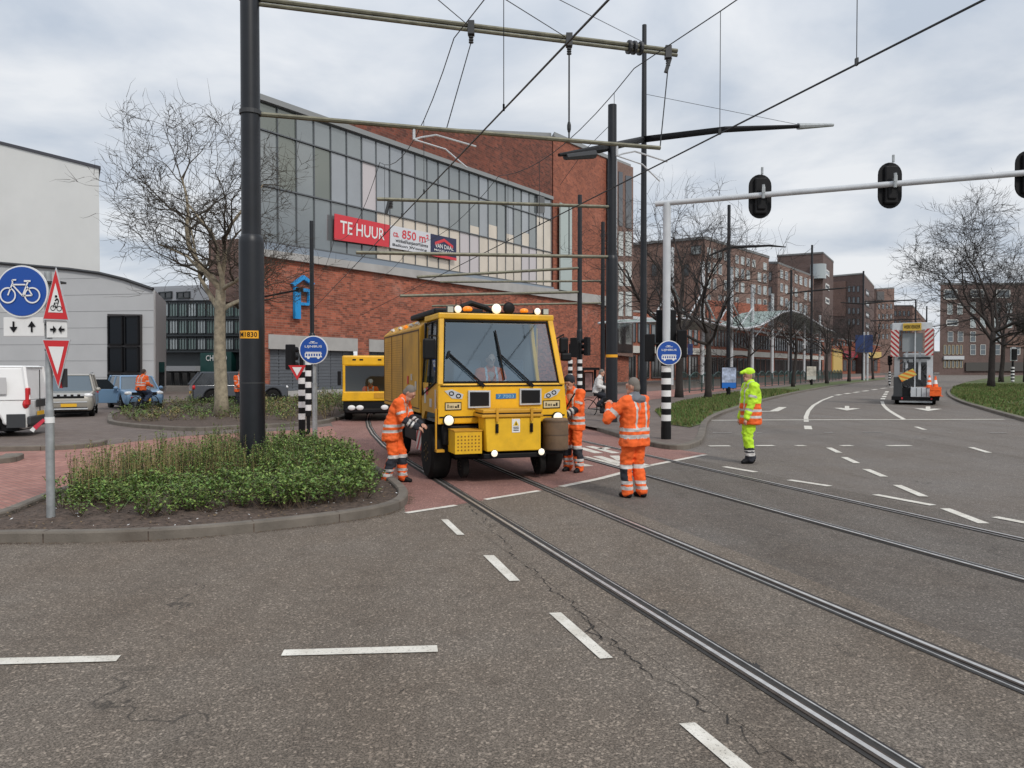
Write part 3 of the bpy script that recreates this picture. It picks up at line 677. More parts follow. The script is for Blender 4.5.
M_panel = mat('light_grey_panel', (.64, .64, .62), .6, var=.04, vs=.3); M_panel2 = mat('grey_cladding', (.45, .455, .46), .55, var=.05, vs=.4)
# tall pale block, far left
b = Bld('pale_block', 'tall windowless pale grey block above the curved roof', [(-160, 95), (101, 88)], [104, 170], M_panel, 30, mat('dark_flashing', (.05, .05, .06), .5), roof_t=.25)
b = Bld('cladding_hall', 'low grey clad hall with a curved roof line and tall dark glass door', [(-200, 58), (154, 53), (166, 60)], [300, 300, 303], M_panel2, 14, None, z0=0, roof_t=0)
# its curved front is one wall panel
pl, a = b.face(0)
mb = MB(); arc = [(-200, 262), (-60, 261), (0, 264), (35, 267), (70, 270), (100, 274), (125, 280), (154, 290)]
h = [pl.hit(*p) for p in arc]; h0 = pl.hit(154, 395); hl = pl.hit(-200, 395)
mb.prism([(hl[0], -.01, 0)] + [(q[0], -.01, q[1]) for q in h] + [(h0[0], -.01, 0)], (-9, 14, 0)); b.place(mb.build('front_wall', M_panel2, b.root), 0)
mb = MB(); mb.tube([(q[0], -.1, q[1] + .05) for q in h], .12, 6); b.place(mb.build('roof_rail', M_dgrey, b.root), 0)
h2 = [pl.hit(x, 340) for x in range(-180, 150, 27)]
mb = MB()
for z in np.arange(1.2, 9, 1.15):
    lim = [q for q in h if q[1] > z + .1]
    mb.b2((hl[0], -.025, z), (lim[-1][0] - .05, .02, z + .02))
b.place(mb.build('panel_joints', mat('joint', (.25, .255, .26), .6), b.root), 0)
b.slab(0, [(108.5, 392), (142.5, 392), (142.5, 314.5), (108.5, 314)], M_wd, 'door_surround', -.12, .05)
pl_, a_ = b.face(0)
for (x0, x1) in ((110, 125), (126.5, 141)):
    for (y0, y1) in ((316, 345), (347, 372), (374, 390)): b.win(0, x0, x1, y0, y1, M_black, mat('black_glass', (.004, .006, .009), .15, spec=.25), 1, 'door_pane', -.2)
mb = MB(); q = pl.hit(154, 300)
b.slab(1, [(154.5, 395), (165.5, 392), (165.5, 302), (154.5, 290.5)], M_panel2, 'side_wall', -.05, .02)
b.slab(1, [(158, 390), (163.5, 389), (163.5, 362), (158, 362)], M_glassd, 'side_door', -.08, -.05)
# dark glazed building behind the tree
M_green = mat('green_glass', (.10, .15, .14), .12, spec=.9, var=.4, vs=.5); M_dk = mat('dark_facade', (.02, .026, .03), .5)
b = Bld('glazed_building', 'dark green glazed building with floors of tall panes behind the bare tree', [(150, 84), (300, 74)], [289, 284], M_dk, 20, mat('grey_fascia', (.30, .31, .33), .6), roof_t=.2)
b.slab(0, [(150, 301), (240, 300), (240, 287), (150, 289)], mat('grey_fascia', (0, 0, 0)), 'fascia', -.3, 0)
for x in (162, 180): b.win(0, x, x + 13, 292, 299, M_dk, M_glassd, 2, 'window', -.4)
for (y0, y1) in ((303, 317), (320, 334), (338, 350)):
    for k in range(9):
        x = 163 + k * 9.3
        b.win(0, x, x + 8.6, y0, y1, M_dk, M_green if (k * 7 + y0) % 3 else M_glp, 3, 'window', -.35)
    b.slab(0, [(160, y1 + 2.6), (250, y1 + 2.2), (250, y1 + .6), (160, y1 + .6)], M_dk, 'floor_band', -.5, 0)
b.slab(0, [(205, 372), (236, 372), (236, 352), (205, 353)], mat('dark_green_sign', (.008, .055, .05), .4), 'shop_sign', -.6, 0)
pl, a = b.face(0); s0, z0 = pl.hit(211, 361); s1, z1 = pl.hit(232, 355); mb = MB(); put_text(mb, 'CHOCO', (s0, -.65, z0), (s1, -.65, z0), (s1, -.65, z1), (s0, -.65, z1)); b.place(mb.build('lettering', M_white, b.root), 0)
for k in range(9): b.win(0, 168 + k * 8, 175 + k * 8, 372, 388, M_dgrey, M_glassd, 1, 'shop_window', -.35)
b.slab(0, [(166, 371), (205, 371), (205, 366), (166, 366)], mat('grey_fascia', (0, 0, 0)), 'canopy', -1.2, 0)

# street row on the right of the brick building
b = Bld('apartment_building', 'brown and orange brick apartment block behind the white masts, nearest of the street row', [(626, 140), (704, 132), (768, 158)], [246, 239, 258], M_brickb, 12)
for k in range(11):
    x = 707 + k * 5.6
    for r, (ya, yb) in enumerate(((0, 9), (14, 25), (30, 41), (47, 58))):
        top = 247 + (x - 704) * .27
        if (k + r) % 5 != 4: b.win(1, x, x + 3.1, top + ya * (1 - k * .022), top + yb * (1 - k * .022), M_wf, M_gl if (k + r) % 2 else M_glp, 1)
b.slab(1, [(706, 332), (766, 334), (766, 305), (706, 300)], M_bricko, 'brick_panel', -.2, 0)
b.win(0, 692, 702, 246, 255, M_dgrey, M_glp, 2, 'window', -.5)
for x in (640, 652, 664, 684): b.win(0, x, x + 5, 264, 276, M_wd, M_gl, 1)
b = Bld('apartment_building', 'apartment block with rows of pale windows below the cube shaped brick tower', [(762, 178), (777, 172), (813, 200)], [263.5, 263.5, 277], M_brickb, 8)
for k in range(7):
    x = 780 + k * 4.8; t_ = 269 + (x - 777) * .33
    for r in range(4):
        if (k * 3 + r) % 7 != 6: b.win(1, x, x + 2.6, t_ + r * 13.5, t_ + r * 13.5 + 8.5, M_wf, M_gl if (k + r) % 2 else M_glp, 1)
for r in range(4): b.win(0, 766, 772, 272 + r * 15, 281 + r * 15, M_wd, M_gl, 1)
b = Bld('brick_tower', 'dark cube shaped brick tower with a curved glass corner bay', [(776.5, 222), (822, 214), (832.5, 232)], [256.5, 253.5, 262.5], M_brickp, 14)
c_ = P(818, 290, 214) - b.o; mb = MB(); mb.tube([(c_.x, c_.y, P(818, 279, 214).z), (c_.x, c_.y, P(818, 264.5, 214).z)], 2.1, 16); mb.build('glass_bay', M_glp, b.root, smooth=True)
for r in range(3): b.win(1, 825, 829, 270 + r * 14, 276 + r * 14, M_wf, M_gl)
b = Bld('gabled_building', 'brown brick building with a shallow gable at its street corner', [(828, 262), (862.5, 250), (873.5, 275)], [277, 274, 287], M_brickp, 14, mat('pale_roof', (.3, .31, .3), .6))
b.slab(0, [(833, 316), (846, 316), (846, 281), (833, 282)], M_brickb, 'wall_panel', -.3, 0)
for k in range(3):
    for r in range(4): b.win(0, 848 + k * 4.5, 850.6 + k * 4.5, 286 + r * 11, 292 + r * 11, M_wd, M_gl)
for r in range(4): b.win(1, 865.5, 869, 290 + r * 11, 296 + r * 11, M_wd, M_gl)
b = Bld('apartment_building', 'flat roofed brown brick block with a dark notch, beyond the gabled building', [(868, 300), (876, 294), (893.5, 310)], [290, 289.5, 288.5], M_brickb, 14)
b.slab(1, [(876.5, 300), (883.5, 300), (883.5, 291.5), (876.5, 291.5)], M_wd, 'notch', -.3, 0)
for k in range(4):
    for r in range(4): b.win(1, 878 + k * 4, 880 + k * 4, 304 + r * 10, 309 + r * 10, M_wd, M_gl)
b = Bld('terraced_building', 'low hipped brown brick building farthest down the street', [(888, 345), (912, 335), (934, 360)], [306, 306, 331], M_brickb, 14)
for k in range(5):
    for r in range(4): b.win(0, 890 + k * 4.4, 892.2 + k * 4.4, 311 + r * 10, 316 + r * 10, M_wd, M_gl)
b = Bld('shop_row', 'low shop building with yellow and red shop fronts', [(822, 222), (880, 280)], [336, 346], M_bricko, 8)
M_sy = mat('shop_yellow', (.6, .42, .12), .5); M_sr = mat('shop_red', (.36, .03, .05), .5)
b.slab(0, [(832, 373), (841, 373), (841, 350), (832, 349)], M_sy, 'yellow_shop_front', -.4, 0)
b.slab(0, [(841.5, 357), (862, 358), (862, 352.5), (841.5, 350.5)], M_sr, 'red_fascia', -.8, 0)
b.slab(0, [(864, 358), (879, 358), (879, 352), (864, 352)], M_sy, 'yellow_fascia', -.8, 0)
for k in range(8): b.win(0, 843 + k * 4.4, 846.4 + k * 4.4, 360, 371, M_wd, M_gl, 1, 'shop_window')
for k in range(6): b.win(0, 833 + k * 3.3, 835 + k * 3.3, 341, 346, M_wd, M_glassd, 1)
# right hand brown block, a street away
b = Bld('brown_block', 'dark brown brick block of five storeys at the right edge behind the lawn trees', [(939.5, 205), (1300, 205)], [284.5, 283], M_brickp, 20)
pl, a = b.face(0)
for (x0, y0, x1, y1, dv_) in ((943.5, 289.5, 957.5, 299.5, 3), (947, 303.5, 952.5, 314.5, 1), (957, 303.5, 962.5, 314.5, 1), (970, 302, 975.5, 313.5, 1), (970, 317, 975.5, 328, 1), (980, 317, 985.5, 328, 1),
        (946, 319.5, 958, 326, 2), (947.5, 331.5, 953, 342, 2), (957.5, 331.5, 963, 342, 2), (970, 331.5, 975.5, 342, 2), (970, 344.5, 975.5, 355, 2), (980, 344.5, 985.5, 355, 2), (970, 289.5, 984, 298, 2),
        (994, 303, 1000, 313, 1), (1006, 303, 1012, 313, 1), (994, 317, 1000, 328, 1), (1006, 317, 1012, 328, 1), (994, 331.5, 1000, 342, 2), (994, 344.5, 1000, 355, 2), (1010, 344.5, 1020, 355, 2), (996, 289.5, 1010, 298, 3)):
    b.win(0, x0, x1, y0, y1, M_wf, M_glp if dv_ == 1 else M_gl, 1, 'window', -.06, 1 if dv_ == 2 else 0)
M_cream = mat('cream_frame', (.50, .42, .26), .6)
for k in range(5): b.win(0, 943.5 + k * 4, 946.3 + k * 4, 345, 354.5, M_cream, M_gl); b.win(0, 943.5 + k * 4, 946.3 + k * 4, 360.5, 368, M_cream, M_gl)
b.slab(0, [(943, 359.5), (963, 359.5), (963, 356), (943, 356)], M_whiteg, 'fascia', -.6, 0)
b.slab(0, [(965, 371), (1300, 371), (1300, 361), (965, 362.5)], mat('plinth', (.07, .065, .06), .8), 'plinth', -.5, 0)
b.slab(0, [(1006, 336), (1024, 336), (1300, 336), (1300, 348), (1006, 347)], M_brickb, 'brick_panel', -.4, 0)
# distant closing building right of the service truck
b = Bld('low_building', 'low dark shopping hall closing the end of the street', [(925, 330), (1400, 330)], [352, 352], M_brickp, 8)

# ------------------------------------------------------------------ shopping arcade along the street
ar = Bld('shopping_arcade', 'two storey shopping arcade with a white band over its dark glass shop fronts', [(604, 104), (700, 124), (772, 160), (824, 206)], [309, 318, 330, 339], M_bricko, 3, M_conc, roof_t=.2)
for fi, xa, xb in ((0, 607, 698), (1, 702, 770), (2, 774, 822)):
    pl, a = ar.face(fi); s0 = pl.hit(xa, 350)[0]; s1 = pl.hit(xb, 350)[0]; n = max(2, int((s1 - s0) / 3.6)); st = (s1 - s0) / n
    for k in range(n):
        x = s0 + k * st
        ar.place(winbox(x + .35, x + st - .25, .35, 3.7, ar.root, M_wd, M_glassd, 3, -.06, 'shop_window'), fi)
        for j in (0, 1): ar.place(winbox(x + .3 + j * st / 2, x + st / 2 - .25 + j * st / 2, 5.5, 8.3, ar.root, M_wd, M_gl, 1), fi)
    mb = MB(); mb.b2((s0 - .5, -.35, 4.0), (s1 + .5, 0, 5.0)); ar.place(mb.build('white_band', mat('white_band', (.55, .54, .5), .6, var=.1, vs=.3), ar.root), fi)
    mb = MB(); mb.b2((s0 - .5, -.5, 8.75), (s1 + .5, 0, 9.15)); ar.place(mb.build('cornice', M_whiteg, ar.root), fi)
# canopy with masts
M_can = mat('canopy_glass', (.25, .33, .305), .35, var=.15, vs=.4)
def colY(px): return 90 * (935 - 702) / (935 - px)
can = thing('street_canopy', 'wavy green glass canopy hung from a row of white masts along the arcade', 'canopy', (P(702, 368, 90).x, 90, 0))
co = can.location
wave = [(640, 322), (652, 320), (668, 319), (684, 321.5), (700, 325), (716, 328), (730, 329), (744, 326), (756, 320), (768, 313), (778, 311), (790, 314), (802, 321), (816, 329), (828, 333.5)]
V = []; V2 = []
for px, py in wave:
    Y = colY(px) if px > 645 else colY(645); a = P(px, py, Y); hd = Vector((math.sin(math.atan((935 - 512) / FPX)), math.cos(math.atan((935 - 512) / FPX)))); nn = Vector((hd.y, -hd.x))
    for w in (-2.2, 4.2): V.append((a.x - co.x - nn.x * w, a.y - co.y - nn.y * w, a.z - .0))
n = len(wave); mb = MB(); mb.add(V, [(2 * i, 2 * i + 1, 2 * i + 3, 2 * i + 2) for i in range(n - 1)])
o = mb.build('canopy_glass', M_can, can); so_ = o.modifiers.new('s', 'SOLIDIFY'); so_.thickness = .12; so_.offset = 0
mb = MB(); mb.tube([V[2 * i] for i in range(n)], .16, 6); mb.tube([V[2 * i + 1] for i in range(n)], .12, 6); mb.build('edge_tube', M_whiteg, can)
mb = MB()
for i in range(n - 1):
    for t in (0, .5):
        a = Vector(V[2 * i]).lerp(Vector(V[2 * i + 2]), t); b_ = Vector(V[2 * i + 1]).lerp(Vector(V[2 * i + 3]), t); mb.tube([a, b_], .06, 4)
mb.build('ribs', M_whiteg, can)
for px in (671, 702, 731, 752, 772, 789, 804, 819.5):
    Y = colY(px); p = P(px, 368, Y); hgt = CH + 106 * 90 / FPX
    mb = MB(co); mb.tube([(p.x, p.y, 0), (p.x, p.y, hgt)], .27, 10); mb.build('mast', M_whiteg, can, smooth=True)
    q = P(px + 22, 368, colY(px + 22)); q0 = P(px - 22, 368, colY(px - 22))
    mb = MB(co)
    for r in (q, q0):
        e = Vector((p.x + (r.x - p.x) * .8, p.y + (r.y - p.y) * .8, 6.6)); mb.tube([(p.x, p.y, hgt - 3.5), e], .09, 5)
    mb.build('stay', M_whiteg, can)
# ================================================================== masts, arms, wires
def cyl_thing(name, label, cat, base, segs, m, group=None):
    root = thing(name, label, cat, base, 0, group)
    return root
UA = tu                                           # across the tracks
def mast(label, px, by, top_px_y, r_lo, r_up, zsplit, name='catenary_mast', group='black masts of the tram line', base=None, m=None):
    b = base or G(px, by); Y = b.y; ht = P(px, top_px_y, Y).z if top_px_y is not None else 11.0
    root = thing(name, label, 'mast', (b.x, b.y, 0), 0, group); mb = MB()
    if zsplit: mb.tube([(0, 0, 0), (0, 0, zsplit - .08), (0, 0, zsplit), (0, 0, zsplit + .06)], [r_lo, r_lo, r_lo * .97, r_up * 1.02], 20); mb.tube([(0, 0, zsplit), (0, 0, ht)], [r_up, r_up * .93], 20)
    else: mb.tube([(0, 0, 0), (0, 0, ht)], [r_lo, r_up], 16)
    mb.build('pole', m or M_pole, root, smooth=True); mb = MB(); mb.disc((0, 0, .02), (0, 0, 1), r_lo * 1.5, .05, 18); mb.build('base_plate', M_dgrey, root)
    return root, b, ht
m1, b1, h1 = mast('thick black steel mast with the yellow M1830 plate in the planted island', 253, 477, None, .205, .16, CH + (368 - 238) * 12.9 / FPX)
mb = MB(); zc = CH + (368 - 335) * b1.y / FPX
mb.add([(math.sin(t) * .209, -math.cos(t) * .209, zc + dz) for t in np.linspace(-.85, .85, 9) for dz in (-.065, .065)], [(2 * i, 2 * i + 2, 2 * i + 3, 2 * i + 1) for i in range(8)])
pl_ = mb.build('number_plate', mat('plate_orange', (.78, .36, .01), .5), m1)
mb = MB(); vs, fs = text_geo('M1830'); an = lambda u: (-.72 + 1.44 * u) 
mb.add([(math.sin(an(u)) * .213 , -math.cos(an(u)) * .213, zc - .042 + .085 * v) for u, v in vs], fs); mb.build('lettering', M_black, pl_)
mb = MB()
for z in (CH + (368 - 112) * 12.9 / FPX, 8.05): mb.disc((0, 0, z), (0, 0, 1), .18, .07, 20)
mb.disc((0, 0, 1.6), (0, 0, 1), .208, .02, 24); mb.build('clamps', M_dgrey, m1)
tag(m1, cat='mast')
m3, b3, h3 = mast('black mast with a small yellow band beside the cyclist, arms reaching left', 611.5, 425, 105, .19, .15, CH + (368 - 258) * 25 / FPX)
mb = MB(); mb.disc((0, 0, CH + 12 * 25 / FPX), (0, 0, 1), .195, .09, 20); mb.build('yellow_band', mat('plate_orange', (0, 0, 0)), m3)
m2, b2, h2 = mast('tall slim grey-black lighting mast carrying the long curved lamp arm', 643, 414, 25, .15, .09, 0, 'lighting_mast')
m4, b4, h4 = mast('black mast behind the truck mirror with two way side arms', 579.5, 404, 195, .15, .12, CH + (368 - 330) * 39 / FPX, base=None)
m5, b5, h5 = mast('thin black mast beyond the yellow banded mast', 602.5, 396, 222, .15, .12, 0)
m6, b6, h6 = mast('slim black mast rising behind the left round blue sign', 312.5, 412, 221, .13, .09, CH + (368 - 335) * 33 / FPX)
for (px, by, top, lb) in ((728, 392.5, 205, 'thin black lighting mast right of the first white mast'), (811, 383.5, 245, 'thin black lighting mast in front of the canopy end'), (862.5, 381, 271, 'thin black lighting mast in front of the blue panels'),
                          (915, 377, 300, 'faint thin mast over the service truck'), (926, 376, 306, 'faintest farthest thin mast beside the brown block'), (756, 386, 214, 'thin dark mast between the street trees'), (790.5, 384.5, 270, 'thin dark mast by the white poster board')):
    if px in (756,): continue
    r_, b_, h_ = mast(lb, px, by, top, .16 if px < 900 else .2, .12 if px < 900 else .15, 0, 'lighting_mast', 'far lighting masts along the street')
    if px in (728, 811, 862.5):
        L_ = {728: (-24, 60, 3), 811: (-26, 44, 2), 862.5: (-24, 40, 2)}[px]; k = b_.y / FPX
        y0, y1, y2 = {728: (258, 245, 246), 811: (294, 288, 287), 862.5: (303, 301, 302)}[px]
        mb = MB(); mb.tube([((L_[0]) * k, -.5, (368 - y0) * k + CH), (0, 0, (368 - (y1 + 3)) * k + CH), (L_[1] * k * .7, .5, (368 - y1) * k + CH), (L_[1] * k, .7, (368 - y2) * k + CH)], [.07, .12, .09, .04], 6); mb.build('lamp_arm', M_black, r_)
    if px == 915:
        mb = MB(); k = b_.y / FPX; mb.tube([(-45 * k, 0, (368 - 321) * k + CH), (5 * k, 0, (368 - 319) * k + CH)], .12, 5); mb.tube([(-52 * k, 0, (368 - 302) * k + CH), (0, 0, (368 - 300) * k + CH)], .12, 5); mb.build('cross_arm', M_black, r_)
# curved double lamp arm
tl, tr = P(559, 155, 22.8), P(833, 125, 28.6); md = P(643, 139.5, b2.y - .02); md2 = P(725, 129.5, 27)
md3 = P(600, 149, 24.2)
mb = MB(b2); mb.tube([tl, md3, md, md2, tr], [.05, .13, .13, .11, .05], 8); mb.build('lamp_arm', M_black, m2, smooth=True)
mb = MB(b2); d = (md3 - tl).normalized(); mb.tube([tl + d * .3 - Vector((0, 0, .08)), tl + d * 1.7 - Vector((0, 0, .12))], [.10, .15], 8); mb.build('lamp_head', M_dgrey, m2)
mb = MB(b2); d = (tr - md2).normalized(); mb.tube([tr - d * 1.6 , tr], [.12, .06], 8); mb.build('lamp_head', M_galv, m2)
# arms of mast 1
def arm(root, org, p0, p1, r, double=False, dz=.14, name='cross_arm'):
    mb = MB(org); mb.tube([p0, p1], r, 8)
    if double: mb.tube([p0 + Vector((0, 0, -dz)), p1 + Vector((0, 0, -dz))], r * .8, 8)
    return mb.build(name, M_brass, root, smooth=True)
Z0 = lambda v, z: Vector((v.x, v.y, z))
a1s, a1e = Z0(b1 + UA * .1, 8.05), P(677, 51, 15.44)
arm(m1, b1, a1s, a1e, .045, True, .085)
a2s, a2e = Z0(b1 + UA * .1, 6.13), P(660, 148, 15.3); arm(m1, b1, a2s, a2e, .042)
def onarm(s, e, px):
    for i in range(2001):
        q = s.lerp(e, i / 2000); d = q - Vector((0, 0, CH)); 
        if d.dot(Vector((1, 0, 0))) / d.dot(_f) * FPX + 512 >= px: return q
    return e
def insul(mb, p, r=.05, n=4):
    for i in range(n): mb.disc(p - Vector((0, 0, .05 + i * .045)), (0, 0, 1), r, .018, 10)
for px in (471, 569, 668):
    if px > 471: mb.build('insulator', M_dgrey, m1)
    mb = MB(b1); q = onarm(a1s, a1e, px); mb.box(q + Vector((0, 0, -.05)), (.12, .14, .24)); insul(mb, q + Vector((0, 0, -.12)), .045, 4)
mb.build('insulator', M_dgrey, m1); mb = MB(b1)
for px in (629, 634, 640): q = onarm(a1s, a1e, px); mb.disc(q + Vector((0, 0, -.04)), UA, .13, .05, 12)
mb.build('insulator', M_dgrey, m1)
mb = MB(b1); q1_ = onarm(a1s, a1e, 569); q2_ = onarm(a2s, a2e, 569); mb.tube([q1_, q2_], .016, 6); mb.ball(q2_ + Vector((0, 0, .25)), (.04, .04, .12), 8, 5); mb.build('hanger_rod', M_wire, m1); mb = MB(b1)
q1_ = onarm(a1s, a1e, 668) - Vector((0, 0, .35)); mb.tube([q1_, a2e], .012, 5); mb.box(q1_ + Vector((0, 0, .05)), (.07, .07, .3), ry=.3); mb.build('hanger_rod', M_wire, m1); mb = MB(b1)
q1_ = onarm(a1s, a1e, 471) - Vector((0, 0, .3)); mb.tube([q1_, onarm(a2s, a2e, 446)], .010, 5); mb.build('hanger_rod', M_wire, m1)
# steady arms under arm 2
def steady(root, org, q, L_, side=1):
    mb = MB(org); a = q - Vector((0, 0, .22)); u = UA * side
    mb.tube([q, a], .025, 6); mb.tube([a, a + u * (.12) + Vector((0, 0, .05)), a + u * L_ * .35 + Vector((0, 0, .12)), a + u * L_ + Vector((0, 0, -.02))], .017, 6)
    mb.tube([a, a + u * L_ * .5 + Vector((0, 0, -.12)), a + u * L_ * .85 + Vector((0, 0, -.42))], .015, 6); mb.build('steady_arm', M_whiteg, root)
steady(m1, b1, onarm(a2s, a2e, 414), 1.15)
steady(m1, b1, onarm(a2s, a2e, 617), 1.1)
# arms of the further masts
k3 = [(377, 199, 22.6, 207), (356, 252.5, 22.3, 257)]
for px, py, Y, yb in k3:
    e = P(px, py, Y); s_ = Z0(b3, P(606, yb, b3.y).z); arm(m3, b3, s_, e, .055)
mb = MB(b3); e = P(377, 199, 22.6); insul(mb, e + UA * .4, .07, 5); mb.tube([e + UA * .35 - Vector((0, 0, .05)), P(386, 214, 22.7)], .05, 6); mb.build('insulators', M_dgrey, m3)
mb = MB(b3); mb.tube([P(569, 206, 24.7), P(569, 256, 24.7)], .02, 5); mb.tube([P(506, 204, 24.1), P(506, 254, 24)], .02, 5); mb.build('hanger_rods', M_wire, m3)
for px, py, Y, yb in ((417, 277, 36, 268), (400, 296, 36, 292)): arm(m4, b4, Z0(b4, P(579, yb, b4.y).z), P(px, py, Y), .07)
for px, py, Y, yb in ((440, 282, 50, 281), (432, 306, 50, 303)): arm(m5, b5, Z0(b5, P(602, yb, b5.y).z), P(px, py, Y), .07)
# ------------------------------------------------------------------ overhead wires, each a thing of its own
def wire(label, pts, r=.011, name='overhead_wire', grp='overhead wires of the tram line'):
    mb = MB(pts[0]); mb.tube(pts, r, 5); return mb.build(name, M_wire, None, label=label, cat='wire', group=grp)
ZC, ZM = 5.62, 7.55
def lateral(px, py, z):      # world point at height z seen at pixel, reduced to its offset across the tracks
    d = ray(px, py); t = (z - CH) / d.z; return Vector((d.x * t, d.y * t, z))
def wline(px, py, z, ya, yb, n=2): q = lateral(px, py, z); k = (q - tv * q.dot(tv)); return [k + tv * t + Vector((0, 0, 0)) for t in np.linspace(ya, yb, n)]
c1 = wline(532, 80, ZC, -6, 62); c2 = wline(786, 100, ZC, -6, 62)
for l in (c1, c2):
    for p in l: p.z = ZC
wire('contact wire crossing both arms of the thick mast, over the near track', c1, .014); wire('contact wire passing above the white signal gantry, over the far track', c2, .014)
def sag(q, spans, zt, dz):
    k = q - tv * q.dot(tv); out = []
    for a, b in zip(spans, spans[1:]):
        for i in range(10):
            t = i / 10; p = k + tv * (a + (b - a) * t); p.z = zt - dz * 4 * t * (1 - t); out.append(p)
    p = k + tv * spans[-1]; p.z = zt; out.append(p); return out
sp = [-16, b1.dot(tv), b3.dot(tv), b4.dot(tv), b4.dot(tv) + 16]
q_ = c1[0] - tv * c1[0].dot(tv); ms1 = sag(q_, sp, 7.85, .8); wire('upper carrier wire hung from the left insulator of the top arm', ms1, .010)
q_ = c2[0] - tv * c2[0].dot(tv); ms2 = sag(q_, sp, 7.75, .5); wire('upper carrier wire passing the tip of the top arm', ms2, .010)
def drop(ms, cc, ts, lb):
    for ti, t in enumerate(ts):
        p = min(ms, key=lambda v: abs(v.dot(tv) - t)); k = cc[0] - tv * cc[0].dot(tv); e = k + tv * p.dot(tv); e.z = ZC
        e2 = Vector((e.x, e.y, ZC)); mb = MB(e2); mb.tube([Vector((p.x, p.y, p.z)), e2], .006, 4); mb.box(e2 + Vector((0, 0, .03)), (.03, .05, .09)); o = mb.build('dropper_wire', M_wire, None, label=lb[0] + [' nearest of all', ' second from the camera', ' third from the camera', ' fourth from the camera', ' beyond the fourth, near the banded mast', ' farthest of all'][ti], cat='wire', group='droppers of the ' + lb[1])
drop(ms1, c1, [9.5, 11.5, 16, 19, 22], ('thin dropper over the near track,', 'near track'))
drop(ms2, c2, [4.5, 7.5, 11, 15, 19, 22], ('thin dropper over the far track,', 'far track'))
wire('thin stay wire from the top left to the left insulator', [P(436, -2, 12.2), onarm(a1s, a1e, 468)], .008, 'stay_wire', 'stay wires'); wire('thin stay wire from the top edge to the middle clamp of the top arm', [P(500, -4, 12.5), onarm(a1s, a1e, 566)], .008, 'stay_wire', 'stay wires')
wire('thin stay wire from the top edge to the head of the lighting mast', [P(552, -4, 17), P(643, 42, b2.y)], .010, 'stay_wire', 'stay wires'); wire('faint stay wire running right from the lighting mast towards the lamp arm', [P(645, 94, b2.y), P(800, 125, 34)], .010, 'stay_wire', 'stay wires')
wire('stay wire from the yellow banded mast down to the far track wire', [P(608, 127, b3.y), P(585, 150, 27), P(560, 185, 33)], .010, 'stay_wire', 'stay wires')

# ------------------------------------------------------------------ striped posts, round signs
def striped(parent, r, z0, z1, n, start=0):
    mb = MB(); pts = [(0, 0, z0 + (z1 - z0) * i / n) for i in range(n + 1)]; mb.tube(pts, r, 20, mfun=lambda i: (i + start) % 2); return mb.build('striped_sleeve', [M_black, M_white], parent, smooth=True)
def round_sign(parent, c, r, face, words='LIJNBUS'):
    # blue disc with white rim, tram and bus symbols; face = unit direction it looks to
    rz = math.atan2(face[1], face[0]) + math.pi / 2; c = Vector(c)
    sg = bpy.data.objects.new('round_sign', None)
    mb = MB(); mb.disc((0, 0, 0), (0, 1, 0), r, .03, 40); s_ = mb.build('sign_plate', M_white, parent); s_.location = c; s_.rotation_euler = (0, 0, rz)
    mb = MB(); mb.disc((0, -.018, 0), (0, 1, 0), r * .93, .008, 40); mb.build('blue_face', M_blue, s_)
    mb = MB(); y = -.026
    def q(x0, z0, x1, z1): mb.poly([(x0 * r, y, z0 * r), (x1 * r, y, z0 * r), (x1 * r, y, z1 * r), (x0 * r, y, z1 * r)])
    put_text(mb, words, (-.6 * r, y, .12 * r), (.6 * r, y, .12 * r), (.6 * r, y, .32 * r), (-.6 * r, y, .32 * r))
    q(-.3, .46, .3, .5); q(-.2, .56, .1, .6); q(-.05, .5, 0, .56)                 # tram outline above
    q(-.55, -.2, .55, -.14)
    q(-.6, -.52, .6, -.44); q(-.6, -.27, .6, -.22)                                # bus: sides, roof and window posts
    for i in range(7): q(-.6 + i * .18, -.44, -.53 + i * .18, -.27)
    for x in (-.35, .35): mb.poly([(x * r + math.cos(t) * .1 * r, y - .001, -.54 * r + math.sin(t) * .1 * r) for t in np.linspace(0, 6.1, 10)])
    mb.build('symbols', M_white, s_); return s_
# left: grey pole with round blue sign
p = G(315, 446); rt = thing('road_sign', 'left round blue bus lane sign on a grey pole beside the thin black mast', 'road sign', p, 0, 'round blue bus lane signs')
mb = MB(); mb.tube([(0, 0, 0), (0, 0, CH + 32 * p.y / FPX)], .045, 10); mb.tube([(0, 0, 0), (0, 0, 1.5)], .06, 10); mb.build('pole', M_galv, rt, smooth=True)
round_sign(rt, (0, -.08, CH + (368 - 350) * p.y / FPX), 14.2 * p.y / FPX, (0, -1))
def signal_head(parent, c, rz, lamps=False, s=1.0, box=(.3, .2, .85)):
    mb = MB(); mb.box((0, 0, 0), [v * s for v in box]); 
    for i in range(3): mb.tube([(0, -.1 * s, (.26 - .26 * i) * s), (0, -.28 * s, (.25 - .26 * i) * s)], .1 * s, 12, caps=False)
    o = mb.build('signal_head', M_black, parent, bevel=.02); o.location = c; o.rotation_euler = (0, 0, rz); return o
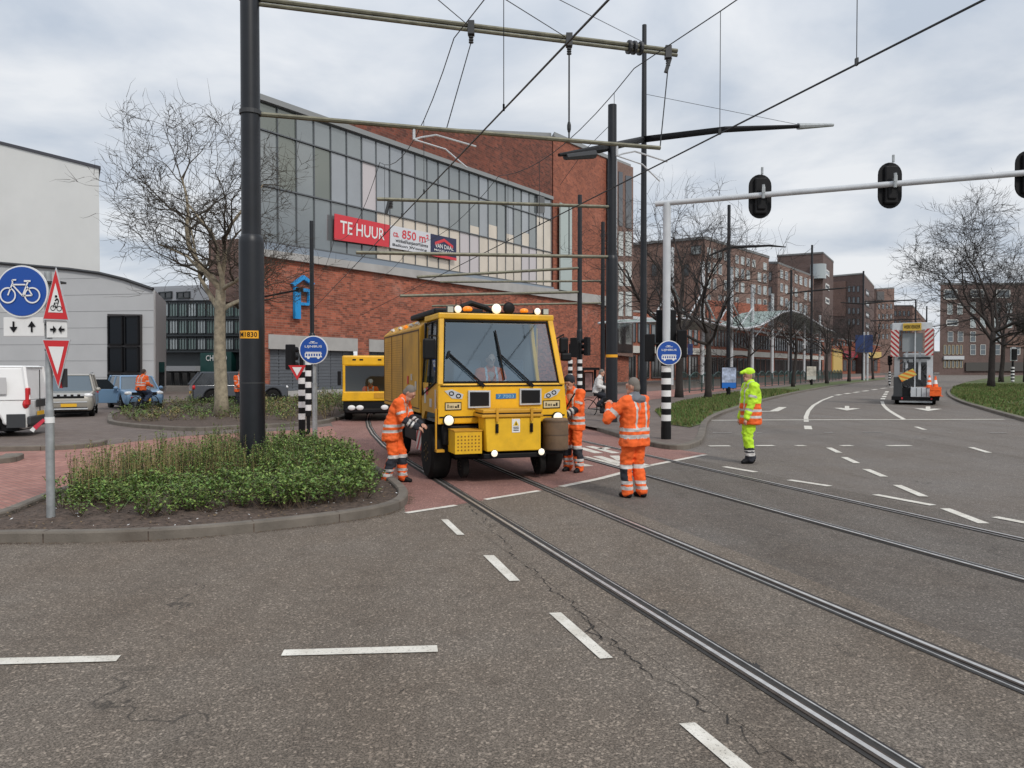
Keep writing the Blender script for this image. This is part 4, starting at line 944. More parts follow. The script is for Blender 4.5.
# left: striped post with signals and yield sign
p = G(302, 441); rt = thing('traffic_light', 'left traffic light on a black and white banded post with a small red yield sign', 'traffic light', p)
zt_ = CH + (368 - 372) * p.y / FPX; mb = MB(); mb.tube([(0, 0, 0), (0, 0, 2.3)], .05, 12); mb.build('post', M_black, rt); striped(rt, .085, .55, 1.9, 9, 1)
mb = MB(); mb.tube([(0, 0, 0), (0, 0, .55)], .085, 16); mb.build('post_foot', M_black, rt)
yc = CH + (368 - 373) * p.y / FPX + .02; s3 = .22
mb = MB(); mb.prism([(-.08 - s3, -.12, yc + s3 * .8), (-.08 + s3, -.12, yc + s3 * .8), (-.08, -.12, yc - s3 * .9)], (0, .02, 0)); y_ = mb.build('yield_sign', M_redp, rt)
mb = MB(); k = .55; mb.poly([(-.08 - s3 * k, -.125, yc + s3 * .58), (-.08 + s3 * k, -.125, yc + s3 * .58), (-.08, -.125, yc - s3 * .4)]); mb.build('white_field', M_white, y_)
signal_head(rt, (-.28, 0, CH + (368 - 357) * p.y / FPX), 2.6, s=.75)
p = G(308.5, 434); rt = thing('traffic_light', 'second banded signal post half hidden behind the left round blue sign', 'traffic light', p)
mb = MB(); mb.tube([(0, 0, 0), (0, 0, 2.3)], .05, 12); mb.build('post', M_black, rt); striped(rt, .085, .5, 2.1, 10); signal_head(rt, (0, .1, 2.4), 2.9, s=.7)
# right: white gantry with three signals over the road
p = G(666, 443); rt = thing('signal_gantry', 'white steel gantry post with a long arm of traffic lights over the road', 'signal gantry', (p.x, p.y, 0)); gp = p
za = P(666, 203, p.y).z; zb = P(666, 356, p.y).z
mb = MB(); mb.tube([(0, 0, 1.9), (0, 0, za)], .095, 16); mb.build('post', M_whiteg, rt, smooth=True)
mb = MB(); mb.tube([(0, 0, 0), (0, 0, .4)], .125, 20); mb.build('post_foot', M_black, rt)
striped(rt, .12, .4, 2.05, 11, 0)
e_ = P(1024, 173, 16.6); dr = (e_ - Vector((p.x, p.y, za))); e2_ = Vector((p.x, p.y, za)) + dr * 1.25
mb = MB(p); mb.tube([Vector((p.x, p.y, za)) - dr.normalized() * .28, e2_], .068, 12); mb.build('arm', M_whiteg, rt, smooth=True)
for px, yt, yb in ((762, 174, 218), (893, 162, 208), (1032, 150, 198)):
    q = onarm(Vector((p.x, p.y, za)), e2_, px); hh = (yb - yt) * q.y / FPX; ww = .27; zc_ = CH + (368 - (yt + yb) / 2) * q.y / FPX
    mb = MB(p); pts = []
    for i in range(12): t = math.pi * i / 11; pts.append((math.cos(t) * ww, hh / 2 - ww + math.sin(t) * ww))
    for i in range(12): t = math.pi + math.pi * i / 11; pts.append((math.cos(t) * ww, -hh / 2 + ww + math.sin(t) * ww))
    off = .13
    mb.prism([(q.x + a, q.y + off, zc_ + b_) for a, b_ in pts], (0, .04, 0)); bb = mb.build('backboard', M_black, rt, bevel=.01)
    mb = MB(p); mb.box((q.x, q.y + off - .02, zc_), (.3, .14, hh * .82)); mb.box((q.x, q.y + off - .1, zc_ - .1), (.2, .06, hh * .45)); mb.build('signal_head', M_black, rt, bevel=.03)
    mb = MB(p); mb.tube([(q.x, q.y - .1, q.z - .1), (q.x, q.y - .1, q.z + .22)], .035, 8); mb.tube([(q.x, q.y, zc_ + hh / 2 - .03), (q.x, q.y, zc_ + hh / 2 + .13)], .03, 8); mb.box((q.x, q.y - .11, q.z + .1), (.07, .04, .14)); mb.build('bracket', M_galv, rt)
    for i in range(3):
        mb = MB(p); mb.tube([(q.x, q.y + off + .04, zc_ + (.29 - .29 * i)), (q.x, q.y + off + .22, zc_ + (.29 - .29 * i))], .1, 12, caps=False); mb.build('lamp_hood', M_black, rt)
round_sign(rt, (.03, -.16, CH + (368 - 353) * p.y / FPX), 12.3 * p.y / FPX, (0, -1))
for (dx, z) in ((-.38, 2.35), (.42, 2.45)): signal_head(rt, (dx, .15, z), 2.9, s=.8)
mb = MB(); mb.tube([(-.4, .15, 2.45), (.45, .15, 2.45)], .03, 8); mb.build('crossbar', M_black, rt)
mb = MB(); mb.box((.05, .3, 2.75), (.5, .06, 1.1)); mb.build('backboard', M_black, rt, bevel=.02)
# signals behind the truck
for (px, by, lb, hs) in ((579, 412, 'traffic light on a banded post just right of the truck mirror', 1), (569.5, 410, 'slim banded signal post between truck mirror and black mast', .8)):
    p = G(px, by) + Vector((0, -.4, 0)); rt = thing('traffic_light', lb, 'traffic light', (p.x, p.y, 0)); mb = MB(); mb.tube([(0, 0, 0), (0, 0, 2.9)], .06, 10); mb.build('post', M_black, rt); striped(rt, .1, .4, 2.2, 12); signal_head(rt, (-.25, 0, 2.7), 2.8, s=.95 * hs); signal_head(rt, (.3, 0, 2.75), -2.2, s=.9 * hs)
p = G(1012.5, 383); rt = thing('traffic_light', 'distant traffic light on a banded post on the right hand lawn', 'traffic light', (p.x, p.y, 0)); k = p.y / FPX
mb = MB(); mb.tube([(0, 0, 0), (0, 0, 22 * k)], .12, 10); mb.build('post', M_black, rt); striped(rt, .2, .2, 16 * k, 9, 1); mb = MB(); mb.prism([(-4 * k, -.2, 20 * k + a * 12 * k) if 0 else (x * k, -.2, z * k) for a, x, z in ((0, -3.4, 22), (0, 3.4, 22), (0, 3.4, 33), (0, 1.5, 36), (0, -1.5, 36), (0, -3.4, 33))], (0, .1, 0)); mb.build('backboard', M_whiteg, rt); mb = MB(); mb.box((0, -.3, 28.5 * k), (4.4 * k, .2, 11 * k)); mb.build('signal_head', M_black, rt)
for i, (px, by) in enumerate(((889.5, 385.5),)):
    p = G(px, by); k = p.y / FPX; rt = thing('traffic_light', 'distant traffic light on a banded post left of the service truck', 'traffic light', (p.x, p.y, 0))
    mb = MB(); mb.tube([(0, 0, 0), (0, 0, 22 * k)], .08, 10); mb.build('post', M_black, rt); striped(rt, .12, .2, 14 * k, 9, 1); signal_head(rt, (0, 0, 25 * k), 0, s=1.2)
# foreground sign cluster
p = G(51, 525.5); rt = thing('road_sign', 'foreground galvanised pole with cycle path disc, warning triangle and yield triangle', 'road sign', (p.x, p.y, .06)); k = p.y / FPX; Z = lambda y: CH + (368 - y) * k - .06; X = lambda x: (x - 44) * k
mb = MB(); mb.tube([(0, 0, -.05), (0, 0, Z(410))], .047, 14); mb.tube([(0, 0, Z(412)), (0, 0, Z(404)), (0, 0, Z(272))], [.047, .038, .038], 14); mb.build('pole', M_galv, rt, smooth=True)
mb = MB(); mb.disc((X(24), -.1, Z(292.5)), (0, 1, 0), 25.6 * k, .02, 48); sg = mb.build('cycle_path_sign', M_white, rt)
mb = MB(); mb.disc((X(24), -.113, Z(292.5)), (0, 1, 0), 24.1 * k, .006, 48); mb.build('blue_face', M_blue, sg)
mb = MB(); y = -.13
def ring(cx, cy, r, w):
    a = np.linspace(0, 2 * math.pi, 29); V = []
    for t in a: V += [(X(cx) + math.cos(t) * r * k, y, Z(cy) + math.sin(t) * r * k), (X(cx) + math.cos(t) * (r - w) * k, y, Z(cy) + math.sin(t) * (r - w) * k)]
    mb.add(V, [(2 * i, 2 * i + 1, 2 * i + 3, 2 * i + 2) for i in range(28)])
def ln(x0, y0, x1, y1, w=1.4):
    a, b_ = Vector((X(x0), y, Z(y0))), Vector((X(x1), y, Z(y1))); d = (b_ - a).normalized(); n_ = Vector((-d.z, 0, d.x)) * w * k / 2; mb.poly([a - n_, b_ - n_, b_ + n_, a + n_])
ring(11, 296.5, 8, 1.4); ring(35, 296.5, 8, 1.4); ln(11, 296.5, 16, 284); ln(15.5, 286, 28.5, 286); ln(16, 286.5, 25.5, 297); ln(25.5, 297, 31, 283); ln(25.5, 297, 35, 296.5); ln(29.5, 287, 35, 296.5); ln(27, 282.5, 33.5, 282.5, 1.8); ln(15.8, 284, 15.5, 281.3); ln(15.5, 281.5, 19.5, 281.3)
mb.build('bicycle_symbol', M_white, sg)
def plate(name, x0, x1, y0, y1, yy=-.09): 
    mb = MB(); mb.b2((X(x0), yy, Z(y1)), (X(x1), yy + .02, Z(y0))); return mb.build(name, M_white, rt, bevel=.004)
def arr(par, cx, cy, dx, dy, L_=5.5, yy=-.1):
    mb = MB(); a = lambda u, v: (X(cx + u * dx - v * dy), yy, Z(cy + u * dy + v * dx))
    mb.poly([a(-L_, -1), a(0, -1), a(0, 1), a(-L_, 1)]); mb.poly([a(L_, 0), a(-.2, -4), a(-.2, 4)]); mb.build('arrow', M_black, par)
pp = plate('two_way_plate', 4, 44, 318, 336.5); arr(pp, 14.5, 327.5, 0, 1); arr(pp, 32.5, 327, 0, -1)
pp = plate('crossing_plate', 47, 67, 320.5, 338, -.10); arr(pp, 54.5, 330, 1, 0, 3.2, -.115); arr(pp, 62.5, 330, -1, 0, 3.2, -.115)
def tri(name, pts, inner, yy, rim, depth=0):
    mb = MB(); mb.prism([(X(a), yy, Z(b_)) for a, b_ in pts], (0, .015, 0)); o = mb.build(name, M_whiteg, rt)
    cx = sum(a for a, b_ in pts) / 3; cy = sum(b_ for a, b_ in pts) / 3
    for s_, m_, e in ((.93, M_redp, .004), (.56, M_white, .007)):
        mb = MB(); mb.poly([(X(cx + (a - cx) * s_), yy - e, Z(cy + (b_ - cy) * s_)) for a, b_ in pts]); mb.build('red_border' if s_ > .6 else 'white_field', m_, o)
    return o
w_ = tri('warning_triangle', [(44.5, 320.5), (70.5, 321.5), (58, 269)], 0, -.12, 0)
mb = MB(); y = -.132; ring(55.3, 309, 2.6, .6); ring(61.5, 309.5, 2.6, .6); ln(55.3, 309, 57, 303.5, .7); ln(57, 304, 60.5, 304, .7); ln(57, 304.5, 58.5, 309, .7); ln(58.5, 309, 61, 303, .7); ln(57.5, 302, 60, 299.5, 1.4); ln(60, 300, 61, 303, 1.2)
mb.ball((X(58.5), y, Z(297.5)), 1.2 * k, 8, 5); mb.build('cyclist_symbol', M_black, w_)
tri('yield_triangle', [(43.5, 339.5), (71, 340), (59, 388.5)], 0, -.115, 0)
mb = MB(); mb.prism([(X(42.5), -.02, Z(340)), (X(50), -.02, Z(340)), (X(57.5), -.02, Z(388)), (X(55), -.02, Z(388))], (0, .03, 0)); mb.build('sign_back', M_redp, rt)
mb = MB()
for z in (283, 325, 350): mb.b2((X(44), -.08, Z(z) - .012), (X(60), .05, Z(z) + .012)); mb.build('bracket', M_dgrey, rt); mb = MB()
mb.box((X(57), .02, Z(378)), (.07, .06, .22)); mb.build('bracket', M_dgrey, rt)
mb = MB(); mb.disc((0, 0, Z(420)), (0, 0, 1), .053, .07, 14, 1)
a = Vector((-.03, -.05, Z(421))); mb.prism([a, a + Vector((-.1, 0, -.10)), a + Vector((-.13, -.01, -.06)), a + Vector((-.02, 0, .03))], (0, .01, 0), 0); a = a + Vector((-.10, 0, -.08)); mb.prism([a, a + Vector((-.03, 0, -.05)), a + Vector((-.07, -.01, -.02)), a + Vector((-.02, 0, .03))], (0, .01, 0), 1)
mb.build('barrier_tape', [mat('tape_red', (.6, .04, .07), .5), M_white], rt)
# advertising boards, panels, fence
def board(px, y0, y1, x0, x1, by, label, col, col2):
    p = G(px, by); k = p.y / FPX; rt = thing('advert_board', label, 'advert board', (p.x, p.y, 0)); mb = MB(); mb.tube([(0, 0, 0), (0, 0, (368 - y1) * k + CH + .1)], .13, 8); mb.build('post', M_black, rt)
    mb = MB(); mb.b2(((x0 - px) * k, -.08, CH + (368 - y1) * k), ((x1 - px) * k, .08, CH + (368 - y0) * k)); bx = mb.build('cabinet', M_black, rt)
    mb = MB(); h_ = (y1 - y0) * k; z1 = CH + (368 - y1) * k; mb.b2(((x0 - px) * k + .03, -.1, z1 + h_ * .28), ((x1 - px) * k - .03, -.085, z1 + h_ * .97), 0); mb.b2(((x0 - px) * k + .03, -.1, z1 + .03), ((x1 - px) * k - .03, -.085, z1 + h_ * .275), 1)
    mb.build('poster', [col, col2], bx); return rt
board(728.5, 367, 388.5, 721, 736, 398, 'advert board with a pale picture over a blue strip', mat('poster_pale', (.35, .40, .52), .4, var=.6, vs=4), mat('poster_blue', (.01, .14, .52), .4))
board(811.5, 366, 380, 806, 816, 386, 'white advert board with a pink and green picture before the canopy end', mat('poster_mixed', (.45, .42, .36), .4, var=.5, vs=3), mat('poster_white', (.5, .5, .46), .4))
p = G(863, 381.2); k = p.y / FPX; rt = thing('direction_sign', 'two blue direction panels side by side on white legs', 'direction sign', (p.x, p.y, 0)); mb = MB()
for x in (.8, 4.3): mb.tube([(x * k, 0, 0), (x * k, 0, CH + 36 * k)], .14, 8)
mb.build('legs', M_whiteg, rt)
for (a, b_, c, d) in ((-8.5, -.4, 335, 352.5), (.6, 8.6, 335, 352.5)): mb = MB(); mb.b2((a * k, -.25, CH + (368 - d) * k), (b_ * k, -.15, CH + (368 - c) * k)); mb.build('blue_panel', mat('panel_blue', (.010, .03, .115), .5), rt)
p = G(689.5, 390); k = p.y / FPX; rt = thing('direction_sign', 'small blue hanging sign on a thin post behind the white gantry', 'direction sign', (p.x, p.y, 0)); mb = MB(); mb.tube([(0, 0, 0), (0, 0, CH + 27 * k)], .07, 8); mb.build('post', M_galv, rt)
mb = MB(); mb.b2((-2.5 * k, -.2, CH + 13 * k), (2.6 * k, -.1, CH + 24 * k)); mb.build('blue_panel', mat('panel_blue', (0, 0, 0)), rt)
f0, f1 = G(676, 395.5), G(842, 380.5); n = 26; fr = thing('fence', 'dark green railing with arched tops between the cycle path and the arcade', 'fence', (f0.x, f0.y, 0)); mb = MB(f0)
for i in range(n + 1):
    q = f0.lerp(f1, i / n); mb.tube([(q.x, q.y, 0), (q.x, q.y, 1.35)], .05, 6)
mb.build('posts', mat('fence_green', (.02, .055, .05), .5), fr)
for i in range(n):
    a, b_ = f0.lerp(f1, i / n), f0.lerp(f1, (i + 1) / n); mb = MB(f0)
    mb.tube([a.lerp(b_, t) + Vector((0, 0, 1.2 + .35 * math.sin(math.pi * t))) for t in np.linspace(0, 1, 7)], .04, 5); mb.tube([a + Vector((0, 0, .25)), b_ + Vector((0, 0, .25))], .03, 5)
    for t in np.linspace(.1, .9, 9): q = a.lerp(b_, t); mb.tube([q + Vector((0, 0, .25)), q + Vector((0, 0, 1.2 + .35 * math.sin(math.pi * t)))], .018, 4)
    mb.build('panel', mat('fence_green', (0, 0, 0)), fr)
# grey cabinet / framed poster right of truck
p = G(587, 398); k = p.y / FPX; rt = thing('bus_shelter', 'small glass tram shelter with a framed poster behind the truck mirror', 'shelter', (p.x, p.y, 0))
mb = MB()
for x in (-4.5, 8): mb.tube([(x * k, 0, 0), (x * k, 0, 30 * k)], .08, 6)
mb.build('post', M_black, rt); mb = MB(); mb.b2((-7 * k, -.9, 28 * k), (11 * k, .9, 30.5 * k)); mb.build('roof', M_black, rt)
mb = MB(); mb.b2((-3 * k, -.05, 6 * k), (6 * k, .05, 26 * k)); pf = mb.build('poster_frame', M_black, rt); mb = MB(); mb.b2((-2 * k, -.08, 8 * k), (5 * k, -.06, 25 * k)); mb.build('poster', mat('poster_red', (.35, .2, .18), .4, var=.8, vs=2), pf)
# ================================================================== people
def cap(mb, p0, p1, r0, r1=None, n=12):
    p0, p1 = Vector(p0), Vector(p1); r1 = r0 if r1 is None else r1; d = p1 - p0
    if d.length < 1e-5: d = Vector((0, 0, 1e-4)); p1 = p0 + d
    d.normalize(); pts = []; rs = []
    for a in (-88, -60, -30, 0): pts.append(p0 + d * r0 * math.sin(R(a))); rs.append(max(.002, r0 * math.cos(R(a))))
    for a in (0, 30, 60, 88): pts.append(p1 + d * r1 * math.sin(R(a))); rs.append(max(.002, r1 * math.cos(R(a))))
    mb.tube(pts, rs, n)
def remesh(name, segs, balls, vox, mats, rule, parent, smooth=3, wr=0.0, seed=0, flat=None):
    mb = MB()
    for nm, a, b_, r0, r1 in segs: cap(mb, a, b_, r0, r1)
    for c, r in balls: mb.ball(c, r, 16, 12)
    me = bpy.data.meshes.new('tmp'); me.from_pydata(mb.V, [], mb.F); o = bpy.data.objects.new('tmp', me); COL.objects.link(o)
    m = o.modifiers.new('r', 'REMESH'); m.mode = 'VOXEL'; m.voxel_size = vox
    s = o.modifiers.new('s', 'SMOOTH'); s.iterations = smooth; s.factor = .5
    dg = bpy.context.evaluated_depsgraph_get(); out = bpy.data.meshes.new_from_object(o.evaluated_get(dg)); bpy.data.objects.remove(o); bpy.data.meshes.remove(me)
    nv = len(out.vertices); co = np.empty(nv * 3); out.vertices.foreach_get('co', co); co = co.reshape(-1, 3)
    if flat is not None:
        k = co[:, 2] < flat; co[k, 2] = flat + (co[k, 2] - flat) * .06; out.vertices.foreach_set('co', co.ravel())
    if wr:
        nr = np.empty(nv * 3); out.vertices.foreach_get('normal', nr); nr = nr.reshape(-1, 3)
        off = np.array([mnoise.noise(Vector((c[0] * 9 + seed + c[2] * 5, c[1] * 9, c[2] * 15))) + .5 * mnoise.noise(Vector((c[0] * 18, c[1] * 18 + seed, c[2] * 24))) for c in co])
        co = co + nr * off[:, None] * wr; out.vertices.foreach_set('co', co.ravel())
    for mt in mats: out.materials.append(mt)
    if rule:
        nf = len(out.polygons); fc = np.empty(nf * 3); out.polygons.foreach_get('center', fc); fc = fc.reshape(-1, 3)
        best = np.full(nf, 1e9); bi = np.zeros(nf, int); bt = np.zeros(nf)
        for i, (nm, a, b_, r0, r1) in enumerate(segs):
            a = np.array(a, float); b2 = np.array(b_, float); d = b2 - a; t = np.clip(((fc - a) @ d) / max(1e-9, d @ d), 0, 1)
            ds_ = np.linalg.norm(fc - (a + t[:, None] * d), axis=1) - (r0 + (r1 - r0) * t); k = ds_ < best; best[k] = ds_[k]; bi[k] = i; bt[k] = t[k]
        out.polygons.foreach_set('material_index', [rule(segs[bi[i]][0], bt[i], fc[i]) for i in range(nf)])
    out.polygons.foreach_set('use_smooth', [True] * len(out.polygons)); out.update()
    ob = bpy.data.objects.new(name, out); COL.objects.link(ob)
    if parent: ob.parent = parent
    return ob
def person(label, loc, rz, lean=0.0, hip=.945, wrL=(.1, -.3, 1.0), elL=None, wrR=(-.1, -.3, 1.0), elR=None, ankL=(.11, 0, .09), ankR=(-.11, 0, .09), knL=None, knR=None,
           jacket=None, jrule=None, tro=None, trule=None, hem=.78, hair=M_hairb, hat=None, hatm=None, scale=1.0, vox=.012, group=None, nod=.1, turn=0.0, hood=None, glove=False, py=0.0, bulk=1.0):
    # local frame: faces -Y, its left hand towards +X
    V3 = Vector; ax = Matrix.Rotation(lean, 3, 'X'); pel = V3((0, py, hip)); up = lambda x, y, z: pel + ax @ V3((x, y, z))
    neck = up(0, 0, .56); shL, shR = up(.185, .0, .50), up(-.185, .0, .50); hd = Matrix.Rotation(lean * .7 + nod, 3, 'X') @ Matrix.Rotation(turn, 3, 'Z')
    hc = neck + hd @ V3((0, -.025, .155)); H_ = lambda x, y, z: hc + hd @ V3((x, y, z))
    wrL, wrR, ankL, ankR = map(V3, (wrL, wrR, ankL, ankR)); hipL, hipR = pel + V3((.09, 0, -.04)), pel + V3((-.09, 0, -.04))
    def mid(a, b_, l1, hint):
        d = b_ - a; dl = min(d.length, 2 * l1 - .001); q = (a + b_) / 2; h = math.sqrt(max(0, l1 * l1 - dl * dl / 4)); n_ = V3(hint) - d * (V3(hint).dot(d) / d.dot(d)); return q + n_.normalized() * h
    elL = V3(elL) if elL else mid(shL, wrL, .285, (.35, .5, -1)); elR = V3(elR) if elR else mid(shR, wrR, .285, (-.35, .5, -1))
    knL = V3(knL) if knL else mid(hipL, ankL, .412, (0, -1, 0)); knR = V3(knR) if knR else mid(hipR, ankR, .412, (0, -1, 0))
    segs = [('t', pel, up(0, 0, .2), .12, .115), ('t', up(0, 0, .2), up(0, 0, .42), .115, .125), ('t', shL, shR, .06, .06), ('n', up(0, 0, .5), hc - V3((0, 0, .05)), .055, .052)]
    for sh, el, wr in ((shL, elL, wrL), (shR, elR, wrR)): segs += [('a', sh, el, .05, .04), ('a', el, wr, .04, .027)]
    for hp, kn, an in ((hipL, knL, ankL), (hipR, knR, ankR)): segs += [('l', hp, kn, .08, .055), ('l', kn, an, .055, .04), ('f', an + V3((0, .03, -.04)), an + V3((0, -.10, -.045)), .03, .025)]
    # hands: palm, four curled fingers of unequal length, thumb from the side
    for el, wr, sd in ((elL, wrL, 1), (elR, wrR, -1)):
        d = (wr - el).normalized(); s_ = d.cross(V3((0, 0, 1)));
        if s_.length < .3: s_ = V3((1, 0, 0))
        s_.normalize(); n_ = d.cross(s_)
        if n_.z > 0: n_ = -n_
        pc = wr + d * .075; segs += [('h', wr, pc, .026, .032), ('h', pc + s_ * .02, pc - s_ * .02, .024, .024)]
        for i, l_ in enumerate((.032, .037, .035, .027)):
            b0 = pc + s_ * (.03 - .02 * i); b1_ = b0 + d * l_ + n_ * .006; b2_ = b1_ + d * l_ * .5 + n_ * l_ * .7; segs += [('h', b0, b1_, .0095, .009), ('h', b1_, b2_, .009, .0075)]
        tb = wr + d * .03 + s_ * .028 * (1 if sd > 0 else -1); segs += [('h', tb, tb + d * .035 + s_ * .02 * sd + n_ * .012, .012, .010), ('h', tb + d * .035 + s_ * .02 * sd + n_ * .012, tb + d * .06 + s_ * .018 * sd + n_ * .02, .010, .008)]
    segs += [('nose', H_(0, -.098, .012), H_(0, -.113, -.018), .010, .014), ('jaw', H_(0, -.06, -.085), H_(0, -.02, -.06), .045, .055), ('ear', H_(.076, .005, .015), H_(.078, .008, -.025), .013, .01), ('ear', H_(-.076, .005, .015), H_(-.078, .008, -.025), .013, .01), ('brow', H_(-.04, -.085, .03), H_(.04, -.085, .03), .018, .018)]
    segs += [('eye', H_(sx * .033, -.094, .006), H_(sx * .031, -.095, .006), .011, .011) for sx in (-1, 1)] + [('mouth', H_(-.02, -.092, -.052), H_(.02, -.092, -.052), .010, .010)]
    hb = [(H_(0, 0, .02), (.078, .098, .112))]
    eyes = [H_(sx * .033, -.104, .006) for sx in (-1, 1)]; mouth = [H_(x, -.103, -.052) for x in (-.015, 0, .015)]
    def brule(nm, t, c):
        c = V3(c)
        if min((c - e).length for e in eyes) < .013: return 1
        if min((c - e).length for e in mouth) < .010: return 2
        return 3 if (nm == 'h' and glove) else 0
    root = remesh('person', segs, hb, vox * .62, [M_skin, M_hairb, mat('lips', (.36, .13, .1), .5), M_navy], brule, None, 2)
    root.location = loc; root.rotation_euler = (0, 0, rz); root.scale = (scale,) * 3; tag(root, label, 'person', group)
    # jacket
    hm = hem; low = pel + V3((0, 0, hm - hip))
    js = []
    for sx in (-1, 1):
        js += [('torso', up(sx * .085, .02, .06), up(sx * .10, .015, .40), .128, .125), ('torso', low + V3((sx * .088, .0, .02)), up(sx * .088, .02, .1), .150, .138)]
    js += [('torso', up(-.08, -.04, .1), up(-.09, -.035, .38), .12, .11), ('torso', up(.08, -.04, .1), up(.09, -.035, .38), .12, .11)]
    js += [('yoke', shL - V3((.03, 0, 0)), shR + V3((.03, 0, 0)), .085, .085), ('collar', up(0, .01, .50), up(0, -.005, .585), .092, .078)]
    for nm, sh, el, wr in (('armL', shL, elL, wrL), ('armR', shR, elR, wrR)):
        js += [(nm + 'u', sh, el, .088, .075), (nm + 'f', el, wr + (wr - el).normalized() * -.01, .075, .055)]
    if hood: js += [('hood', up(-.07, .07, .53), up(.07, .07, .53), .06, .06)]
    js = [(a, b_, c, d * (bulk if a[:3] != 'arm' else 1), e * (bulk if a[:3] != 'arm' else 1)) for a, b_, c, d, e in js]
    j = remesh('jacket', js, [], vox, jacket, jrule, root, 2, .017, 3, hm)
    ts = [('pel', pel + V3((-.06, .01, .02)), pel + V3((.06, .01, .02)), .125, .125)]
    for sd, hp, kn, an in (('L', hipL, knL, ankL), ('R', hipR, knR, ankR)): ts += [('thigh' + sd, hp, kn, .115, .092), ('shin' + sd, kn, an + V3((0, .005, .01)), .092, .088)]
    remesh('trousers', ts, [], vox, tro, trule, root, 2, .018, 7)
    for an in (ankL, ankR): remesh('boot', [('b', an + V3((0, .015, .06)), an + V3((0, .02, -.03)), .062, .055), ('b', an + V3((0, .045, -.045)), an + V3((0, -.13, -.055)), .046, .04), ('b', an + V3((0, .0, -.01)), an + V3((0, -.09, -.045)), .055, .045)], [], vox, [M_black], None, root, 2)
    if hair: remesh('hair', [('x', H_(0, .02, .04), H_(0, .045, -.02), .085, .07)], [(H_(0, .012, .045), (.084, .095, .098))], vox, [hair], None, root, 1)
    if hat == 'cap':
        remesh('cap', [('x', H_(0, -.09, .065), H_(0, -.16, .045), .045, .03), ('x', H_(-.03, -.10, .06), H_(.03, -.10, .06), .03, .03)], [(H_(0, .0, .06), (.092, .108, .085))], vox, [hatm], None, root, 1)
    if hat == 'beanie': remesh('beanie', [('x', H_(0, .01, .05), H_(0, .02, .03), .1, .095)], [(H_(0, .01, .065), (.094, .108, .09))], vox, [hatm], None, root, 1)
    return root
JM = [M_hi, M_refl, M_navy, M_lime, M_greyc]
def jr_std(bands, dark_fore=False, collar=0, lime_above=None):
    def f(nm, t, c):
        x, y, z = c
        if nm == 'hood': return 4
        if nm.startswith('arm'):
            if dark_fore and nm[4] == 'f': return 1 if .35 < t < .5 or .62 < t < .74 else 2
            if nm[4] == 'f' and (.42 < t < .55): return 1
            if nm[4] == 'u' and .55 < t < .7: return 1
            return 3 if lime_above else 0
        if nm == 'collar': return collar if collar else (3 if lime_above else 0)
        for a, b_ in bands:
            if a < z < b_: return 1
        if z > bands[-1][1] and .075 < abs(x) < .115: return 1
        if lime_above and z > lime_above: return 3
        return 0
    return f
def tr_std(base=0, bands=((.44, .50), (.13, .18), (.21, .26)), side=True, dark_below=None, knee=False):
    def f(nm, t, c):
        z = c[2]
        for a, b_ in bands:
            if a < z < b_: return 1
        if dark_below and z < dark_below: return 2
        if knee and nm[:4] == 'shin' and t < .45 and c[1] < -.0: return 2
        if side and nm[:4] == 'shin' and t < .75 and abs(c[0]) > .15: return 2
        return base
    return f
def gz(px, py): p = G(px, py); return (p.x, p.y, 0)
person('worker in orange photographing with raised hands beside the rail, back to the street', gz(634, 497.5), R(-146), lean=-.02, wrL=(.20, -.34, 1.38), elL=(.40, -.14, 1.18), wrR=(.10, -.37, 1.36), elR=(-.20, -.22, 1.14), bulk=1.13, turn=.35,
       jacket=JM, jrule=jr_std([(.90, .955), (1.0, 1.055)], collar=4), tro=JM, trule=tr_std(), hair=M_hairg, hood=True, scale=.955, ankL=(.11, -.03, .09), ankR=(-.11, .05, .09), nod=.05, group='workers in hi-vis clothing')
person('traffic warden in lime yellow clothes and cap with orange jacket hem on the road', gz(750, 463), R(-84), lean=.0, wrL=(.22, -.17, .86), wrR=(-.25, -.10, .84),
       jacket=JM, jrule=jr_std([(.86, .91), (.98, 1.03)], lime_above=1.13), tro=JM, trule=tr_std(3, ((.15, .21), (.24, .26)), False, .30), hem=.74, hair=M_hairg, hat='cap', hatm=M_lime, scale=1.03, bulk=1.12, ankL=(.10, -.05, .09), ankR=(-.10, .06, .09), group='workers in hi-vis clothing', nod=0)
person('grey haired worker in orange bending towards the left side of the yellow truck', gz(394, 483), R(80), lean=.36, hip=.93, py=.03, wrL=(.06, -.48, 1.02), wrR=(-.12, -.46, .98), ankL=(.10, -.13, .09), ankR=(-.10, .10, .09),
       jacket=JM, jrule=jr_std([(.88, .93), (.98, 1.03)], dark_fore=True), tro=JM, trule=tr_std(knee=True), hem=.74, hair=M_hairg, nod=.4, scale=.93, group='workers in hi-vis clothing')
p4 = person('worker in orange with a black beanie standing at the right side of the yellow truck', gz(573, 472), R(-38), lean=.06, wrL=(.03, -.34, 1.05), wrR=(-.10, -.33, 1.0), jacket=JM, jrule=jr_std([(.88, .93), (.98, 1.03)], dark_fore=True),
       tro=JM, trule=tr_std(knee=True), hair=M_hairb, hat='beanie', hatm=M_navy, nod=.3, scale=.97, ankL=(.14, 0, .09), ankR=(-.14, .05, .09), group='workers in hi-vis clothing')
mb = MB(); mb.tube([(.13, -.14, 1.45), (.02, -.19, 1.25), (-.12, -.18, 1.0)], .014, 6); mb.box((-.14, -.2, .98), (.10, .06, .14)); mb.build('shoulder_strap', M_black, p4)
mb = MB(); p = G(634, 497.5)
